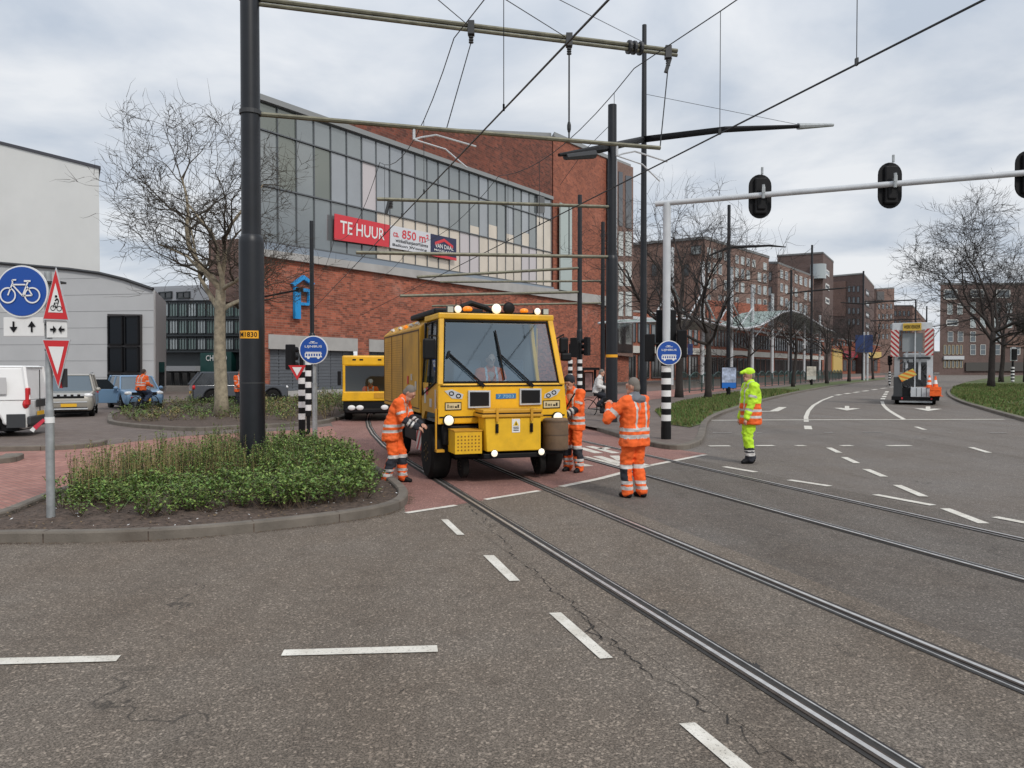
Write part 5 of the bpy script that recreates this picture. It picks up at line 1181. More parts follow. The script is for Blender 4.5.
q = Vector((p.x, p.y, 0)) + Matrix.Rotation(R(-146), 3, 'Z') @ Vector((.15, -.45, 1.34)); mb = MB(q); mb.box(q, (.08, .012, .15), rz=R(-146)); mb.b2((q.x - .008, q.y - .008, q.z + .04), (q.x + .012, q.y + .012, q.z + .055)); mb.build('phone', M_black, None, bevel=.004, label='black phone held up by the photographing worker', cat='phone')
# bicycles and riders
def bicycle(label, loc, rz):
    rt = thing('bicycle', label, 'bicycle', loc, rz, 'bicycles ridden near the masts'); F_ = mat('bike_frame', (.03, .03, .035), .4)
    for y in (-.52, .52):
        mb = MB(); mb.tube([(0, y + math.cos(t) * .33, .345 + math.sin(t) * .33) for t in np.linspace(0, 2 * math.pi, 25)], .018, 6); w = mb.build('tyre', M_rub, rt)
        mb = MB()
        for i in range(14): t = i * math.pi / 7; mb.tube([(0, y, .345), (0, y + math.cos(t) * .32, .345 + math.sin(t) * .32)], .003, 3)
        mb.build('spokes', M_galv, w)
    mb = MB()
    for a, b_ in (((0, .52, .345), (0, .05, .3)), ((0, .05, .3), (0, .18, .85)), ((0, .18, .8), (0, .52, .345)), ((0, .05, .3), (0, -.36, .75)), ((0, .16, .72), (0, -.34, .85)), ((0, -.33, .95), (0, -.52, .345))): mb.tube([a, b_], .018, 6)
    mb.build('frame', F_, rt); mb = MB(); mb.tube([(-.28, -.15, 1.08), (-.2, -.3, 1.08), (0, -.35, 1.02), (.2, -.3, 1.08), (.28, -.15, 1.08)], .014, 6); mb.tube([(0, -.35, 1.02), (0, -.33, .9)], .014, 6); mb.build('handlebar', M_galv, rt)
    mb = MB(); mb.ball((0, .2, .92), (.09, .13, .04)); mb.build('saddle', M_black, rt); mb = MB(); mb.box((0, .5, .74), (.16, .4, .02)); mb.build('rack', M_black, rt)
    mb = MB(); mb.box((0, .72, .66), (.05, .02, .05)); mb.build('rear_light', M_redp, rt); return rt
def rider(label, loc, rz, jk, rule, tro, hair=M_hairb, group=None):
    return person(label, loc, rz, lean=.22, hip=.98, py=.2, wrL=(.24, -.16, 1.10), wrR=(-.24, -.16, 1.10), ankL=(.12, .02, .25), ankR=(-.12, .10, .5), knL=(.14, -.13, .64), knR=(-.14, -.2, .8), jacket=jk, jrule=rule, tro=tro, trule=None, hem=.93, hair=hair, vox=.02, group=group)
l1 = gz(144.5, 412.5); bicycle('bicycle under the orange rider near the blue car', l1, R(165)); rider('cyclist in an orange jacket riding away past the blue car', l1, R(165), JM, jr_std([(1.12, 1.17), (1.22, 1.27)]), [M_jean])
l2 = gz(602, 418); bicycle('bicycle half hidden behind the yellow banded mast', l2, R(75)); rider('cyclist in a white jacket half hidden behind the yellow banded mast', l2, R(75), [M_wcloth], None, [M_navy], M_hairg)
person('person in orange by the dark car, mostly hidden behind the thick mast', gz(239.5, 409), R(40), lean=.1, jacket=JM, jrule=jr_std([(.9, .95), (1.0, 1.05)]), tro=[M_navy], vox=.02)

# ================================================================== the yellow road-rail truck
D0 = 12.3; LC = Vector((-.0961 * D0, D0, 0)); TO = LC + tu * 1.1
TP = {}
def fp(px, py, yl=0.0):
    if yl not in TP: o = TO + tv * yl; TP[yl] = Plane((o.x, o.y), (tu.x, tu.y))
    s, z = TP[yl].hit(px, py); return Vector((s, yl, z))
trk = thing('road_rail_truck', 'big yellow road-rail truck with a wide windscreen standing on the near track', 'truck', (TO.x, TO.y, 0), math.atan2(tu.y, tu.x))
def fq(pix, yl, t, m, name, par=trk, bev=0, mi=0):
    mb = MB(); mb.prism([fp(a, b_, yl) for a, b_ in pix], (0, t, 0)); return mb.build(name, m, par, bevel=bev)
zb, zw, zt_ = .95, 1.60, 2.74
wL, wR = fp(438, 384).x, fp(564.5, 384).x; tL, tR = fp(439, 314, .22).x, fp(552, 315, .22).x
CD = 1.28
# cab shell: lower panel, pillars, roof, rear wall
mb = MB(); mb.prism([(wL, 0, zb), (fp(568, 425).x, 0, zb), (wR, 0, zw), (wL, 0, zw)], (0, .12, 0)); lp = mb.build('front_panel', M_yel, trk, bevel=.02)
mb = MB(); mb.b2((wL + .04, -.012, zw - .05), (wR - .04, .0, zw - .03)); mb.b2((wL + .02, -.012, zb + .10), (wR, 0, zb + .12)); mb.build('panel_seam', M_black, lp)
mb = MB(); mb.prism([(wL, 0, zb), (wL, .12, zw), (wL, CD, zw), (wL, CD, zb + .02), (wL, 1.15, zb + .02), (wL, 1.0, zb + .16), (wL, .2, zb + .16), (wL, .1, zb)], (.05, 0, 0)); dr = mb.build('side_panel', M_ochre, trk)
mb = MB(); mb.prism([(wR, 0, zb), (wR, .1, zw), (wR, CD, zw), (wR, CD, zb)], (-.05, 0, 0)); mb.build('side_panel', M_yel, trk)
ws = [(wL, .0, zw), (wR, .0, zw), (tR, .22, zt_), (tL, .22, zt_)]
def bar(p0, p1, w, d, m, name, par=trk):
    p0, p1 = Vector(p0), Vector(p1); mb = MB(); mb.prism([p0 + Vector((-w / 2, -d / 2, 0)), p0 + Vector((w / 2, -d / 2, 0)), p0 + Vector((w / 2, d / 2, 0)), p0 + Vector((-w / 2, d / 2, 0))], p1 - p0); return mb.build(name, m, par, bevel=.012)
bar((wL + .04, .03, zw - .02), (tL + .04, .24, zt_ - .05), .085, .09, M_yel, 'pillar'); bar((wR - .045, .03, zw - .02), (tR - .045, .24, zt_ - .05), .095, .09, M_yel, 'pillar')
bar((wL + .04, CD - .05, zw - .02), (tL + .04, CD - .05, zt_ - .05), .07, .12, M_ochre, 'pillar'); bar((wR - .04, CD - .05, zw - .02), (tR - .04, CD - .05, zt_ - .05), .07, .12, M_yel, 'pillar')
mb = MB(); mb.prism([(tL - .02, .18, zt_ - .09), (tR + .02, .18, zt_ - .09), (tR + .02, CD, zt_ - .09), (tL - .02, CD, zt_ - .09)], (0, 0, .10)); mb.build('roof', M_yel, trk, bevel=.02)
mb = MB(); mb.b2((wL + .05, CD - .04, zb), (wR - .05, CD, zt_ - .1)); mb.build('cab_rear_wall', mat('cab_interior', (.10, .105, .11), .8), trk)
mb = MB(); mb.b2((wL + .06, .1, zb), (wR - .06, CD - .05, zb + .05)); mb.b2((wL + .08, .06, zw - .15), (wR - .08, .4, zw - .02)); mb.build('dashboard', mat('cab_interior', (.0, .0, .0)), trk)
for x in (-.35, .45): mb = MB(); mb.b2((x - .25, .6, 1.2), (x + .25, 1.05, 1.35)); mb.b2((x - .25, .98, 1.3), (x + .25, 1.12, 2.0)); mb.build('seat', M_greyc, trk, bevel=.04)
M_ws = glass('windscreen_glass', (.50, .66, .76), .20, (.72, .88, 1))
mb = MB(); mb.add([(wL + .09, .035, zw + .02), (wR - .10, .035, zw + .02), (tR - .1, .225, zt_ - .12), (tL + .09, .225, zt_ - .12)], [(0, 1, 2, 3)]); gl = mb.build('windscreen', M_ws, trk)
mb = MB(); c4 = [Vector(v) for v in ((wL + .09, .02, zw + .02), (wR - .10, .02, zw + .02), (tR - .1, .21, zt_ - .12), (tL + .09, .21, zt_ - .12))]
for i in range(4): mb.tube([c4[i], c4[(i + 1) % 4]], .018, 6)
mb.build('rubber_seal', M_rub, gl)
mb = MB(); mb.add([(wL - .004, .12, zw + .02), (wL - .004, CD - .1, zw - .22), (tL - .004, CD - .1, zt_ - .12), (tL - .004, .3, zt_ - .12)], [(0, 1, 2, 3)]); mb.build('side_window', glass('side_glass', (.35, .4, .4), .35), trk)
mb = MB(); mb.tube([(wL - .01, .12, zw + .02), (wL - .01, CD - .1, zw - .22), (tL - .01, CD - .1, zt_ - .12), (tL - .01, .3, zt_ - .12), (wL - .01, .12, zw + .02)], .016, 6); mb.tube([(wL - .012, .62, zw - .05), (tL - .012, .68, zt_ - .12)], .014, 6); mb.build('window_frame', M_black, trk)
# wipers
mb = MB()
for (a, b_, c) in (((431 + 18, 0), 0, 0),): pass
W_ = lambda x, y: fp(x, y, .06) + Vector((0, -.07 + max(0, (384 - y)) * .0031, 0))
mb.tube([W_(482, 384), W_(450, 353.5)], .013, 6); mb.tube([W_(479, 384), W_(448, 355)], .008, 6); mb.tube([W_(450, 351), W_(447.5, 358)], .02, 6); mb.box(W_(480, 384) , (.12, .05, .05), ry=.6)
mb.tube([W_(531, 384), W_(500, 353.5)], .013, 6); mb.tube([W_(527, 384), W_(498.5, 355)], .008, 6); mb.tube([W_(497, 330), W_(500, 352), W_(503.5, 380)], [.012, .022, .012], 6); mb.box(W_(529, 384), (.12, .05, .05), ry=.6)
mb.build('wipers', M_black, trk)
# driver
dq = TO + tu * .0 + tv * .78
person('driver in an orange and pale jacket sitting behind the truck windscreen', (dq.x, dq.y, .42), math.atan2(tu.y, tu.x), lean=.0, hip=.86, wrL=(.2, -.3, 1.12), wrR=(-.2, -.3, 1.12), ankL=(.12, -.42, .55), ankR=(-.12, -.42, .55), knL=(.14, -.4, .92), knR=(-.14, -.4, .92), jacket=JM, jrule=jr_std([(1.1, 1.16)]), tro=[M_navy], vox=.02)
# front fittings
for (x0, x1, y0, y1) in ((468.5, 490.5, 390.5, 408), (520, 541.5, 388.5, 405)):
    fq([(x0, y1), (x1, y1 - .6), (x1, y0), (x0, y0)], -.04, .04, M_whiteg, 'marker_frame'); fq([(x0 + 1.6, y1 - 1.8), (x1 - 1.4, y1 - 2.2), (x1 - 1.4, y0 + 1.6), (x0 + 1.6, y0 + 1.6)], -.05, .02, M_black, 'marker_lamp')
fq([(496, 399), (516, 398.3), (516, 393.3), (496, 394)], -.01, .01, mat('badge_blue', (.03, .16, .38), .4), 'badge')
mb = MB(); a, b_ = fp(498, 398, -.013), fp(514, 394.6, -.013); put_text(mb, '7 7003', (a.x, -.013, a.z), (b_.x, -.013, a.z), (b_.x, -.013, b_.z), (a.x, -.013, b_.z)); mb.build('badge_number', mat('badge_pale', (.25, .45, .6), .4), trk)
for (pts, holes) in (([(444.5, 391), (452, 389.5), (463.5, 394.5), (462, 399), (452, 398.5)], ((451.5, 393.5), (458.5, 396))), ([(544, 398), (545, 394), (555, 389), (560.5, 389.5), (557, 394.5), (550, 398)], ((548.5, 395.5), (554, 392.5)))):
    fq(pts, -.008, .008, M_whiteg, 'headlamp_decal')
    for h_ in holes: c = fp(*h_, -.012); mb = MB(); mb.tube([(c.x + math.cos(t) * .036, c.y, c.z + math.sin(t) * .03) for t in np.linspace(0, 6.28, 14)], .008, 4); mb.build('decal_ring', M_black, trk)
for (x0, x1, y0, y1, tx) in ((445, 461.5, 402.5, 410.5, 'SPIE 7'), (543, 560, 400.5, 408.5, 'E 7 02')):
    fq([(x0, y1), (x1, y1 - .5), (x1, y0 - .5), (x0, y0)], -.012, .012, M_black, 'sticker'); c = [fp(x0 + .7, y1 - .8, -.016), fp(x1 - .7, y1 - 1.3, -.016), fp(x1 - .7, y0 + .4, -.016), fp(x0 + .7, y0 + .8, -.016)]
    mb = MB(); mb.poly(c); o = mb.build('sticker_face', mat('sticker_cream', (.62, .5, .28), .5), trk); f = lambda u, v: (c[0].lerp(c[1], u)).lerp(c[3].lerp(c[2], u), v) + Vector((0, -.003, 0))
    mb = MB(); [mb.b2((f(u, .25).x, -.021, f(u, .25).z), (f(u + w, .25).x, -.019, f(u, h).z)) for u, w, h in ((.12, .06, .8), (.26, .05, .6), (.36, .05, .6), (.46, .05, .6), (.6, .14, .5), (.78, .1, .75))]; mb.build('sticker_print', M_black, o)
# chassis, bumper
mb = MB(); mb.b2((-.80, .15, .38), (.80, 1.2, .94)); mb.b2((-.85, -.15, .42), (1.02, .2, .52)); mb.b2((-.42, 1.0, .45), (.42, 5.3, .85)); mb.b2((-1.0, .05, .60), (1.05, .2, .92)); mb.build('chassis', M_black, trk, bevel=.02)
def lampd(c, r, m, rim=M_black): mb = MB(); mb.tube([c, c + Vector((0, .07, 0))], r * 1.12, 16); h_ = mb.build('lamp_housing', rim, trk); mb = MB(); mb.ball(c + Vector((0, .005, 0)), (r, r * .3, r), 14, 8); mb.build('lamp_lens', m, h_, smooth='all')
lampd(fp(449, 420.5, -.06), .082, M_lamp); lampd(fp(558, 417.5, -.06), .085, M_lamp); lampd(fp(494.5, 453.5, -.5), .056, M_lamp); lampd(fp(541.5, 451.8, -.5), .056, M_lamp)
mb = MB(); mb.b2((fp(484, 453, -.46).x, -.46, .42), (fp(546, 453, -.46).x, -.1, .50)); mb.build('front_step', M_black, trk, bevel=.015)
# centre box with lid and straps
x0, x1 = fp(487, 430, -.5).x, fp(541, 430, -.5).x; z0, z1 = fp(500, 451.5, -.5).z, fp(500, 417.5, -.5).z
mb = MB(); mb.prism([(x0, -.5, z0), (x1, -.5, z0), (x1, -.5, z1), (x0 - .03, -.5, z1)], (0, .42, 0)); cb = mb.build('front_box', M_yel2, trk, bevel=.015)
mb = MB(); mb.b2((x0 - .09, -.53, z1 + .002), (x1 + .03, -.05, z1 + .05)); mb.b2((x0 - .07, -.52, z1 + .07), (x1 + .02, -.05, z1 + .125)); mb.build('lid', M_ochre, cb, bevel=.01); mb = MB(); mb.b2((x0 - .06, -.51, z1 + .048), (x1, -.05, z1 + .072)); mb.build('lid_seal', M_black, cb)
for px in (497.5, 532): x = fp(px, 420, -.54).x; mb = MB(); mb.b2((x - .02, -.545, z1 - .06), (x + .02, -.525, z1 + .15)); mb.build('strap', M_ochre, cb); mb = MB(); mb.b2((x - .022, -.53, z1 - .24), (x + .022, -.5, z1 - .1)); mb.tube([(x, -.54, z1 - .22), (x, -.54, z1 - .1)], .012, 6); mb.build('latch', M_black, cb)
a, b_ = fp(512, 432.5, -.505), fp(520, 418.8, -.505); mb = MB(); mb.b2((a.x, -.507, a.z), (b_.x, -.5, b_.z)); wl_ = mb.build('warning_label', M_white, cb)
cx_ = (a.x + b_.x) / 2; zm = (a.z + b_.z) / 2; mb = MB(); mb.poly([(cx_ - .05, -.509, zm), (cx_ + .05, -.509, zm), (cx_, -.509, zm + .085)]); mb.build('warning_triangle', mat('sign_yellow', (.75, .5, .02), .5), wl_)
mb = MB(); mb.poly([(cx_ - .012, -.511, zm + .01), (cx_ + .012, -.511, zm + .01), (cx_ + .004, -.511, zm + .06), (cx_ - .004, -.511, zm + .06)])
for k in range(3): mb.poly([(cx_ - .045, -.509, zm - .03 - k * .025), (cx_ + .045, -.509, zm - .03 - k * .025), (cx_ + .045, -.509, zm - .018 - k * .025), (cx_ - .045, -.509, zm - .018 - k * .025)])
mb.build('warning_print', M_black, wl_)
# perforated box on the left
x0, x1 = fp(455, 440, -.38).x, fp(482, 440, -.38).x; z0, z1 = fp(465, 454, -.38).z, fp(465, 431.5, -.38).z; mbx = MB(); mbx.b2((x0, -.38, z0), (x1, .08, z1))
mb = mbx; rr = random.Random(2)
for i in range(7):
    for j in range(5): xx = x0 + .05 + (x1 - x0 - .1) * i / 6; zz = z0 + .06 + (z1 - z0 - .14) * j / 4; mb.disc((xx, -.382, zz), (0, 1, 0), .013, .004, 8, 1)
pb = mb.build('perforated_box', [M_yel2, mat('box_hole', (.22, .10, .01), .8)], trk)
mb = MB(); mb.b2((x0 - .01, -.395, z1 + .001), (x1 + .01, .08, z1 + .02)); mb.build('lid', M_ochre, pb)
# brown drum on the right
c = (fp(555, 430, -.12).x + .0, -.14); r_ = .215; z0, z1 = .50, 1.0; mb = MB(); mb.tube([(c[0], c[1], z0), (c[0], c[1], z0 + .03), (c[0], c[1], z1 - .04), (c[0], c[1], z1), (c[0], c[1], z1 + .02)], [r_ * .97, r_, r_, r_ * .96, r_ * .8], 26); dm = mb.build('brown_drum', mat('drum_brown', (.15, .095, .055), .7, var=.25, vs=6, dirt=.4), trk, smooth=True)
mb = MB(); [mb.disc((c[0], c[1], z), (0, 0, 1), r_ * 1.02, .015, 26) for z in (z0 + .02, .75, z1 - .03)]; mb.build('hoops', mat('drum_hoop', (.09, .06, .04), .6), dm)
# wheels
def wheel(parent, c, r, w, hub, side=-1, name='wheel'):
    o = thing(name, None, None); o.parent = parent; o.location = c
    mb = MB(); prof = [(-w / 2, r * .62), (-w / 2, r * .9), (-w * .38, r), (w * .38, r), (w / 2, r * .9), (w / 2, r * .62)]
    mb.tube([(a, 0, 0) for a, b_ in prof], [b_ for a, b_ in prof], 28); 
    mb.build('tyre', M_rub, o, smooth=True); mb = MB(); x = side * w / 2; mb.tube([(x * .9, 0, 0), (x * .6, 0, 0)], [r * .6, r * .45], 20); mb.tube([(x * 1.0, 0, 0), (x * .6, 0, 0)], r * .2, 12)
    for i in range(8): t = i * math.pi / 4; mb.disc((x * .93, math.cos(t) * r * .33, math.sin(t) * r * .33), (1, 0, 0), r * .045, .03, 6)
    mb.build('rim', hub, o, smooth=True); return o
for (x, y, s_) in ((-1.0, .60, -1), (.97, .60, 1), (-.97, 4.2, -1), (.95, 4.2, 1)): wheel(trk, (x, y, .455), .45, .34, mat('grimy_hub', (.16, .105, .035), .8, var=.4, vs=8), s_)
for x in (-.66, .66): wheel(trk, (x, .1, .26), .20, .11, M_rust, -1, 'rail_wheel')
# mirrors
for (x0, x1, y0, y1, yl, ax) in ((423, 435.5, 338.5, 359.5, -.05, (437, 336)), (559.5, 568, 337.5, 353.5, .15, (554, 340)), (561, 571, 353, 361, .1, (560, 352))):
    a, b_ = fp(x0, y1, yl), fp(x1, y0, yl); mb = MB(); mb.b2((a.x, yl - .04, a.z), (b_.x, yl + .05, b_.z)); mr_ = mb.build('mirror', M_black, trk, bevel=.03); mb = MB(); q = fp(*ax, .15); mb.tube([Vector(((a.x + b_.x) / 2, yl, b_.z - .03)), Vector(((a.x + b_.x) / 2, yl, b_.z + .05)), q], .013, 6); mb.build('mirror_arm', M_black, mr_)
# roof lights
yl = .35; zr = zt_ + .01
def onroof(px, kind, r=.06):
    c = fp(px, 310, yl); c = Vector((c.x, yl, zr + r + .01))
    mb = MB()
    if kind == 'sq': mb.b2(c - Vector((r, .04, r)), c + Vector((r, .05, r))); h_ = mb.build('work_lamp', M_dgrey, trk, bevel=.008); mb = MB(); mb.b2(c - Vector((r * .85, .05, r * .85)), c + Vector((r * .85, -.035, r * .85))); mb.build('lens', mat('lamp_glass_grey', (.45, .47, .42), .3), h_)
    elif kind == 'am': mb.tube([c - Vector((0, 0, r)), c - Vector((0, 0, r * .6))], r * 1.1, 14); h_ = mb.build('beacon', M_black, trk); mb = MB(); mb.ball(c, (r * 1.25, r * 1.1, r * .75), 14, 8); mb.build('amber_dome', M_amber, h_, smooth='all')
    else: mb.tube([c + Vector((0, .0, 0)), c + Vector((0, .12, 0))], [r * 1.05, r * .7], 16); h_ = mb.build('work_lamp', M_black, trk); mb = MB(); mb.ball(c, (r, r * .3, r), 14, 8); mb.build('lens', {'w': M_lamp, 'd': M_black, 'y': M_lamp}[kind], h_, smooth='all')
for px, kd, r in ((449.8, 'sq', .055), (458, 'w', .062), (467.5, 'am', .068), (496.5, 'y', .085), (509, 'd', .10), (524, 'am', .06), (537.5, 'w', .058), (545, 'sq', .052)): onroof(px, kd, r)
mb = MB(); c = fp(474, 310, .6); mb.tube([(c.x - .35, .6, zr), (c.x - .25, .6, zr + .12), (c.x - .05, .6, zr + .2), (c.x + .2, .6, zr + .13), (c.x + .4, .6, zr)], .05, 8); mb.tube([(-.9, .5, zr + .03), (.8, .5, zr + .03)], .025, 6); mb.tube([fp(456, 308, .5) + Vector((-.0, 0, 0)), fp(456, 300, .5), fp(461, 300, .5), fp(461, 308, .5)], .008, 5); mb.build('roof_pipes', M_black, trk)
mb = MB(); mb.b2((-1.05, .5, zr + .002), (-.2, 2.6, zr + .10)); mb.build('roof_box', M_black, trk, bevel=.03)
# body
bx = -1.12; ze = 2.57; zr2 = 2.75
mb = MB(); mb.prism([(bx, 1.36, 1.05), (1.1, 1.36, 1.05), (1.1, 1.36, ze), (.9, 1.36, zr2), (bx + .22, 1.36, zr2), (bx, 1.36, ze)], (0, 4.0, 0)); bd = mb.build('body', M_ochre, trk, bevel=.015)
mb = MB()
mb.b2((bx - .008, 1.40, ze - .06), (bx - .001, 5.3, ze - .035))
for y in (1.42, 3.0, 4.3, 5.3): mb.b2((bx - .008, y - .012, 1.15), (bx - .001, y + .012, ze - .05))
mb.b2((bx - .008, 1.4, 1.12), (bx - .001, 5.3, 1.14)); mb.build('shutter_seams', mat('seam_brown', (.09, .05, .02), .8), bd)
mb = MB()
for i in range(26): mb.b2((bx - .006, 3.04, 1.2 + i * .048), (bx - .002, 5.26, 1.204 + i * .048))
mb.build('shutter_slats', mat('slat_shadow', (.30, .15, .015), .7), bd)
for y in (1.9, 2.5, 3.1, 3.7, 4.6): mb = MB(); mb.box((bx + .07, y, ze + .09), (.05, .22, .05), ry=.7); mb.build('marker_lamp', M_lampw if y != 3.1 else M_amber, bd)
mb = MB()
for (y, z, w, h, ) in ((1.7, 1.45, .14, .16), (2.1, 1.62, .12, .12), (2.05, 1.3, .1, .14)): mb.b2((bx - .01, y - w / 2, z), (bx - .002, y + w / 2, z + h))
mb.build('decals', mat('decal_white', (.5, .45, .4), .6), bd); mb = MB(); mb.b2((bx - .011, 2.4, 1.55), (bx - .002, 2.52, 1.7)); mb.build('red_decal', M_redp, bd); mb = MB(); mb.b2((wL - .008, .75, 1.40), (wL - .001, .9, 1.52)); mb.build('red_decal', M_redp, bd)
mb = MB(); [MB().b2(a, b_).build('door_decal', mat('decal_white', (0, 0, 0)), dr) for a, b_ in (((wL - .008, .45, 1.2), (wL - .001, .62, 1.34)), ((wL - .008, .9, 1.25), (wL - .001, 1.05, 1.5)), ((wL - .008, .14, 1.15), (wL - .001, .22, 1.5)))]
mb = MB(); mb.tube([(wL - .03, 1.2, 1.3), (wL - .03, 1.2, 2.3)], .015, 6); mb.tube([(wL - .03, .02, .55), (wL - .03, .02, 1.2)], .016, 6); mb.b2((wL - .03, -.02, .50), (wL + .1, .12, .54)); mb.build('grab_rails', M_ochre, trk)
# side skirt, chevron board, tanks
mb = MB(); mb.b2((-1.05, 1.3, .5), (-.5, 2.2, 1.0)); mb.b2((-1.0, 2.4, .45), (.9, 3.5, .95)); mb.b2((.4, 1.3, .5), (1.0, 2.2, 1.0)); mb.b2((-.78, .2, .34), (.78, 1.3, .6)); mb.b2((-.9, 3.4, .4), (.9, 5.2, 1.06)); mb.build('underbody_tank', M_black, trk, bevel=.03)
cv = MB(); o_ = Vector((-1.12, 1.25, .42))
M_rw = [mat('chevron_red', (.36, .025, .025), .5), mat('chevron_white', (.55, .5, .47), .5)]
def chevron(mb, o, ux, w, h, n=5, flip=1):   # diagonal red and white bands clipped to a rectangle
    st = (w + h) / n
    for i in range(n * 2):
        a0 = i * st / 2 - (0 if flip > 0 else 0); a1 = a0 + st / 2; pts = []
        def clip(a):   # line x + z = a
            return ((max(0, a - h), min(a, h)), (min(a, w), max(0, a - w)))
        (xa, za_), (xb, zb_) = clip(a0); (xc, zc__), (xd, zd) = clip(min(a1, w + h)); pts = [(xa, za_)]
        if xa == 0 and xc > 0 and za_ < h: pts.append((0, h))
        pts += [(xc, zc__), (xd, zd)]
        if zb_ == 0 and zd > 0 and xb < w: pts.append((w, 0))
        pts.append((xb, zb_)); 
        if flip < 0: pts = [(w - x, z) for x, z in pts]
        q = [Vector(o) + Vector(ux) * x + Vector((0, 0, z)) for x, z in pts]
        mb.poly(q, i % 2)
chevron(cv, (-1.125, 1.22, .40), (-.35 * 0 + .0, 1, 0), .42, .42, 3); cv.build('chevron_board', M_rw, trk)

# second yellow vehicle farther back on the curve
p = G(372, 421); k = p.y / FPX; t2 = thing('road_rail_truck', 'smaller yellow road-rail vehicle with a dark windscreen behind the big truck', 'truck', (p.x, p.y, 0), R(12)); X = lambda x: (x - 372) * k; Z = lambda y: CH + (368 - y) * k
mb = MB(); mb.b2((X(343), 0, Z(366)), (X(404), 1.4, Z(355.5))); mb.build('roof', M_yel, t2, bevel=.06)
mb = MB(); mb.prism([(X(342.5), -.05, Z(401)), (X(405), -.05, Z(401)), (X(404), -.05, Z(391.5)), (X(343.5), -.05, Z(391.5))], (0, 1.4, 0)); mb.build('front_panel', M_yel, t2, bevel=.03)
for x in (343.5, 401): mb = MB(); mb.b2((X(x), .0, Z(392)), (X(x + 2.5), .12, Z(365))); mb.build('pillar', M_yel, t2)
mb = MB(); mb.b2((X(346), .9, Z(392)), (X(401), 1.0, Z(365))); mb.build('cab_rear_wall', mat('cab_interior', (0, 0, 0)), t2)
mb = MB(); mb.poly([(X(346), .02, Z(392)), (X(401), .02, Z(392)), (X(401), .08, Z(366)), (X(346), .08, Z(366))]); mb.build('windscreen', glass('dark_windscreen', (.45, .5, .5), .06), t2)
mb = MB(); mb.b2((X(344), .0, Z(411)), (X(402), 3.2, Z(401))); mb.b2((X(346), -.4, Z(412)), (X(400), .3, Z(408))); mb.b2((X(350), .2, .25), (X(396), 3, Z(410))); mb.build('chassis', M_black, t2, bevel=.03)
mb = MB(); mb.b2((X(346), 1.5, Z(402)), (X(402), 5, Z(372))); mb.build('body', M_ochre, t2, bevel=.03)
for x in (352, 360, 384): mb = MB(); mb.ball((X(x), -.42, Z(407)), (.13, .06, .09)); mb.build('headlight', M_lampw, t2)
for x in (349, 396): wheel(t2, (X(x), .9, .4), .4, .28, M_rust, -1)
mb = MB(); mb.b2((X(338.5), -.1, Z(385)), (X(342), .05, Z(371))); mb.build('mirror', M_black, t2, bevel=.02)
for x in (353, 360, 378): mb = MB(); mb.b2((X(x), -.01, Z(360.5)), (X(x + 3.5), .0, Z(359))); mb.build('roof_slot', M_black, t2)
mb = MB(); mb.b2((X(374), -.07, Z(398)), (X(384), -.05, Z(393))); mb.build('plate', M_ochre, t2)
q = Vector((p.x, p.y, 0)) + Matrix.Rotation(R(12), 3, 'Z') @ Vector((X(371), .62, .1))
person('driver in orange behind the dark windscreen of the smaller yellow vehicle', (q.x, q.y, -.05), R(12), hip=.7, lean=.3, wrL=(.2, -.3, .95), wrR=(-.2, -.3, .95), ankL=(.12, -.3, .35), ankR=(-.12, -.3, .35), knL=(.14, -.3, .7), knR=(-.14, -.3, .7), hem=.62, jacket=JM, jrule=jr_std([(.9, .95)]), tro=[M_navy], hat='cap', hatm=M_wcloth, vox=.025)
q = Vector((p.x, p.y, 0)) + Matrix.Rotation(R(12), 3, 'Z') @ Vector((X(388), .62, .1))

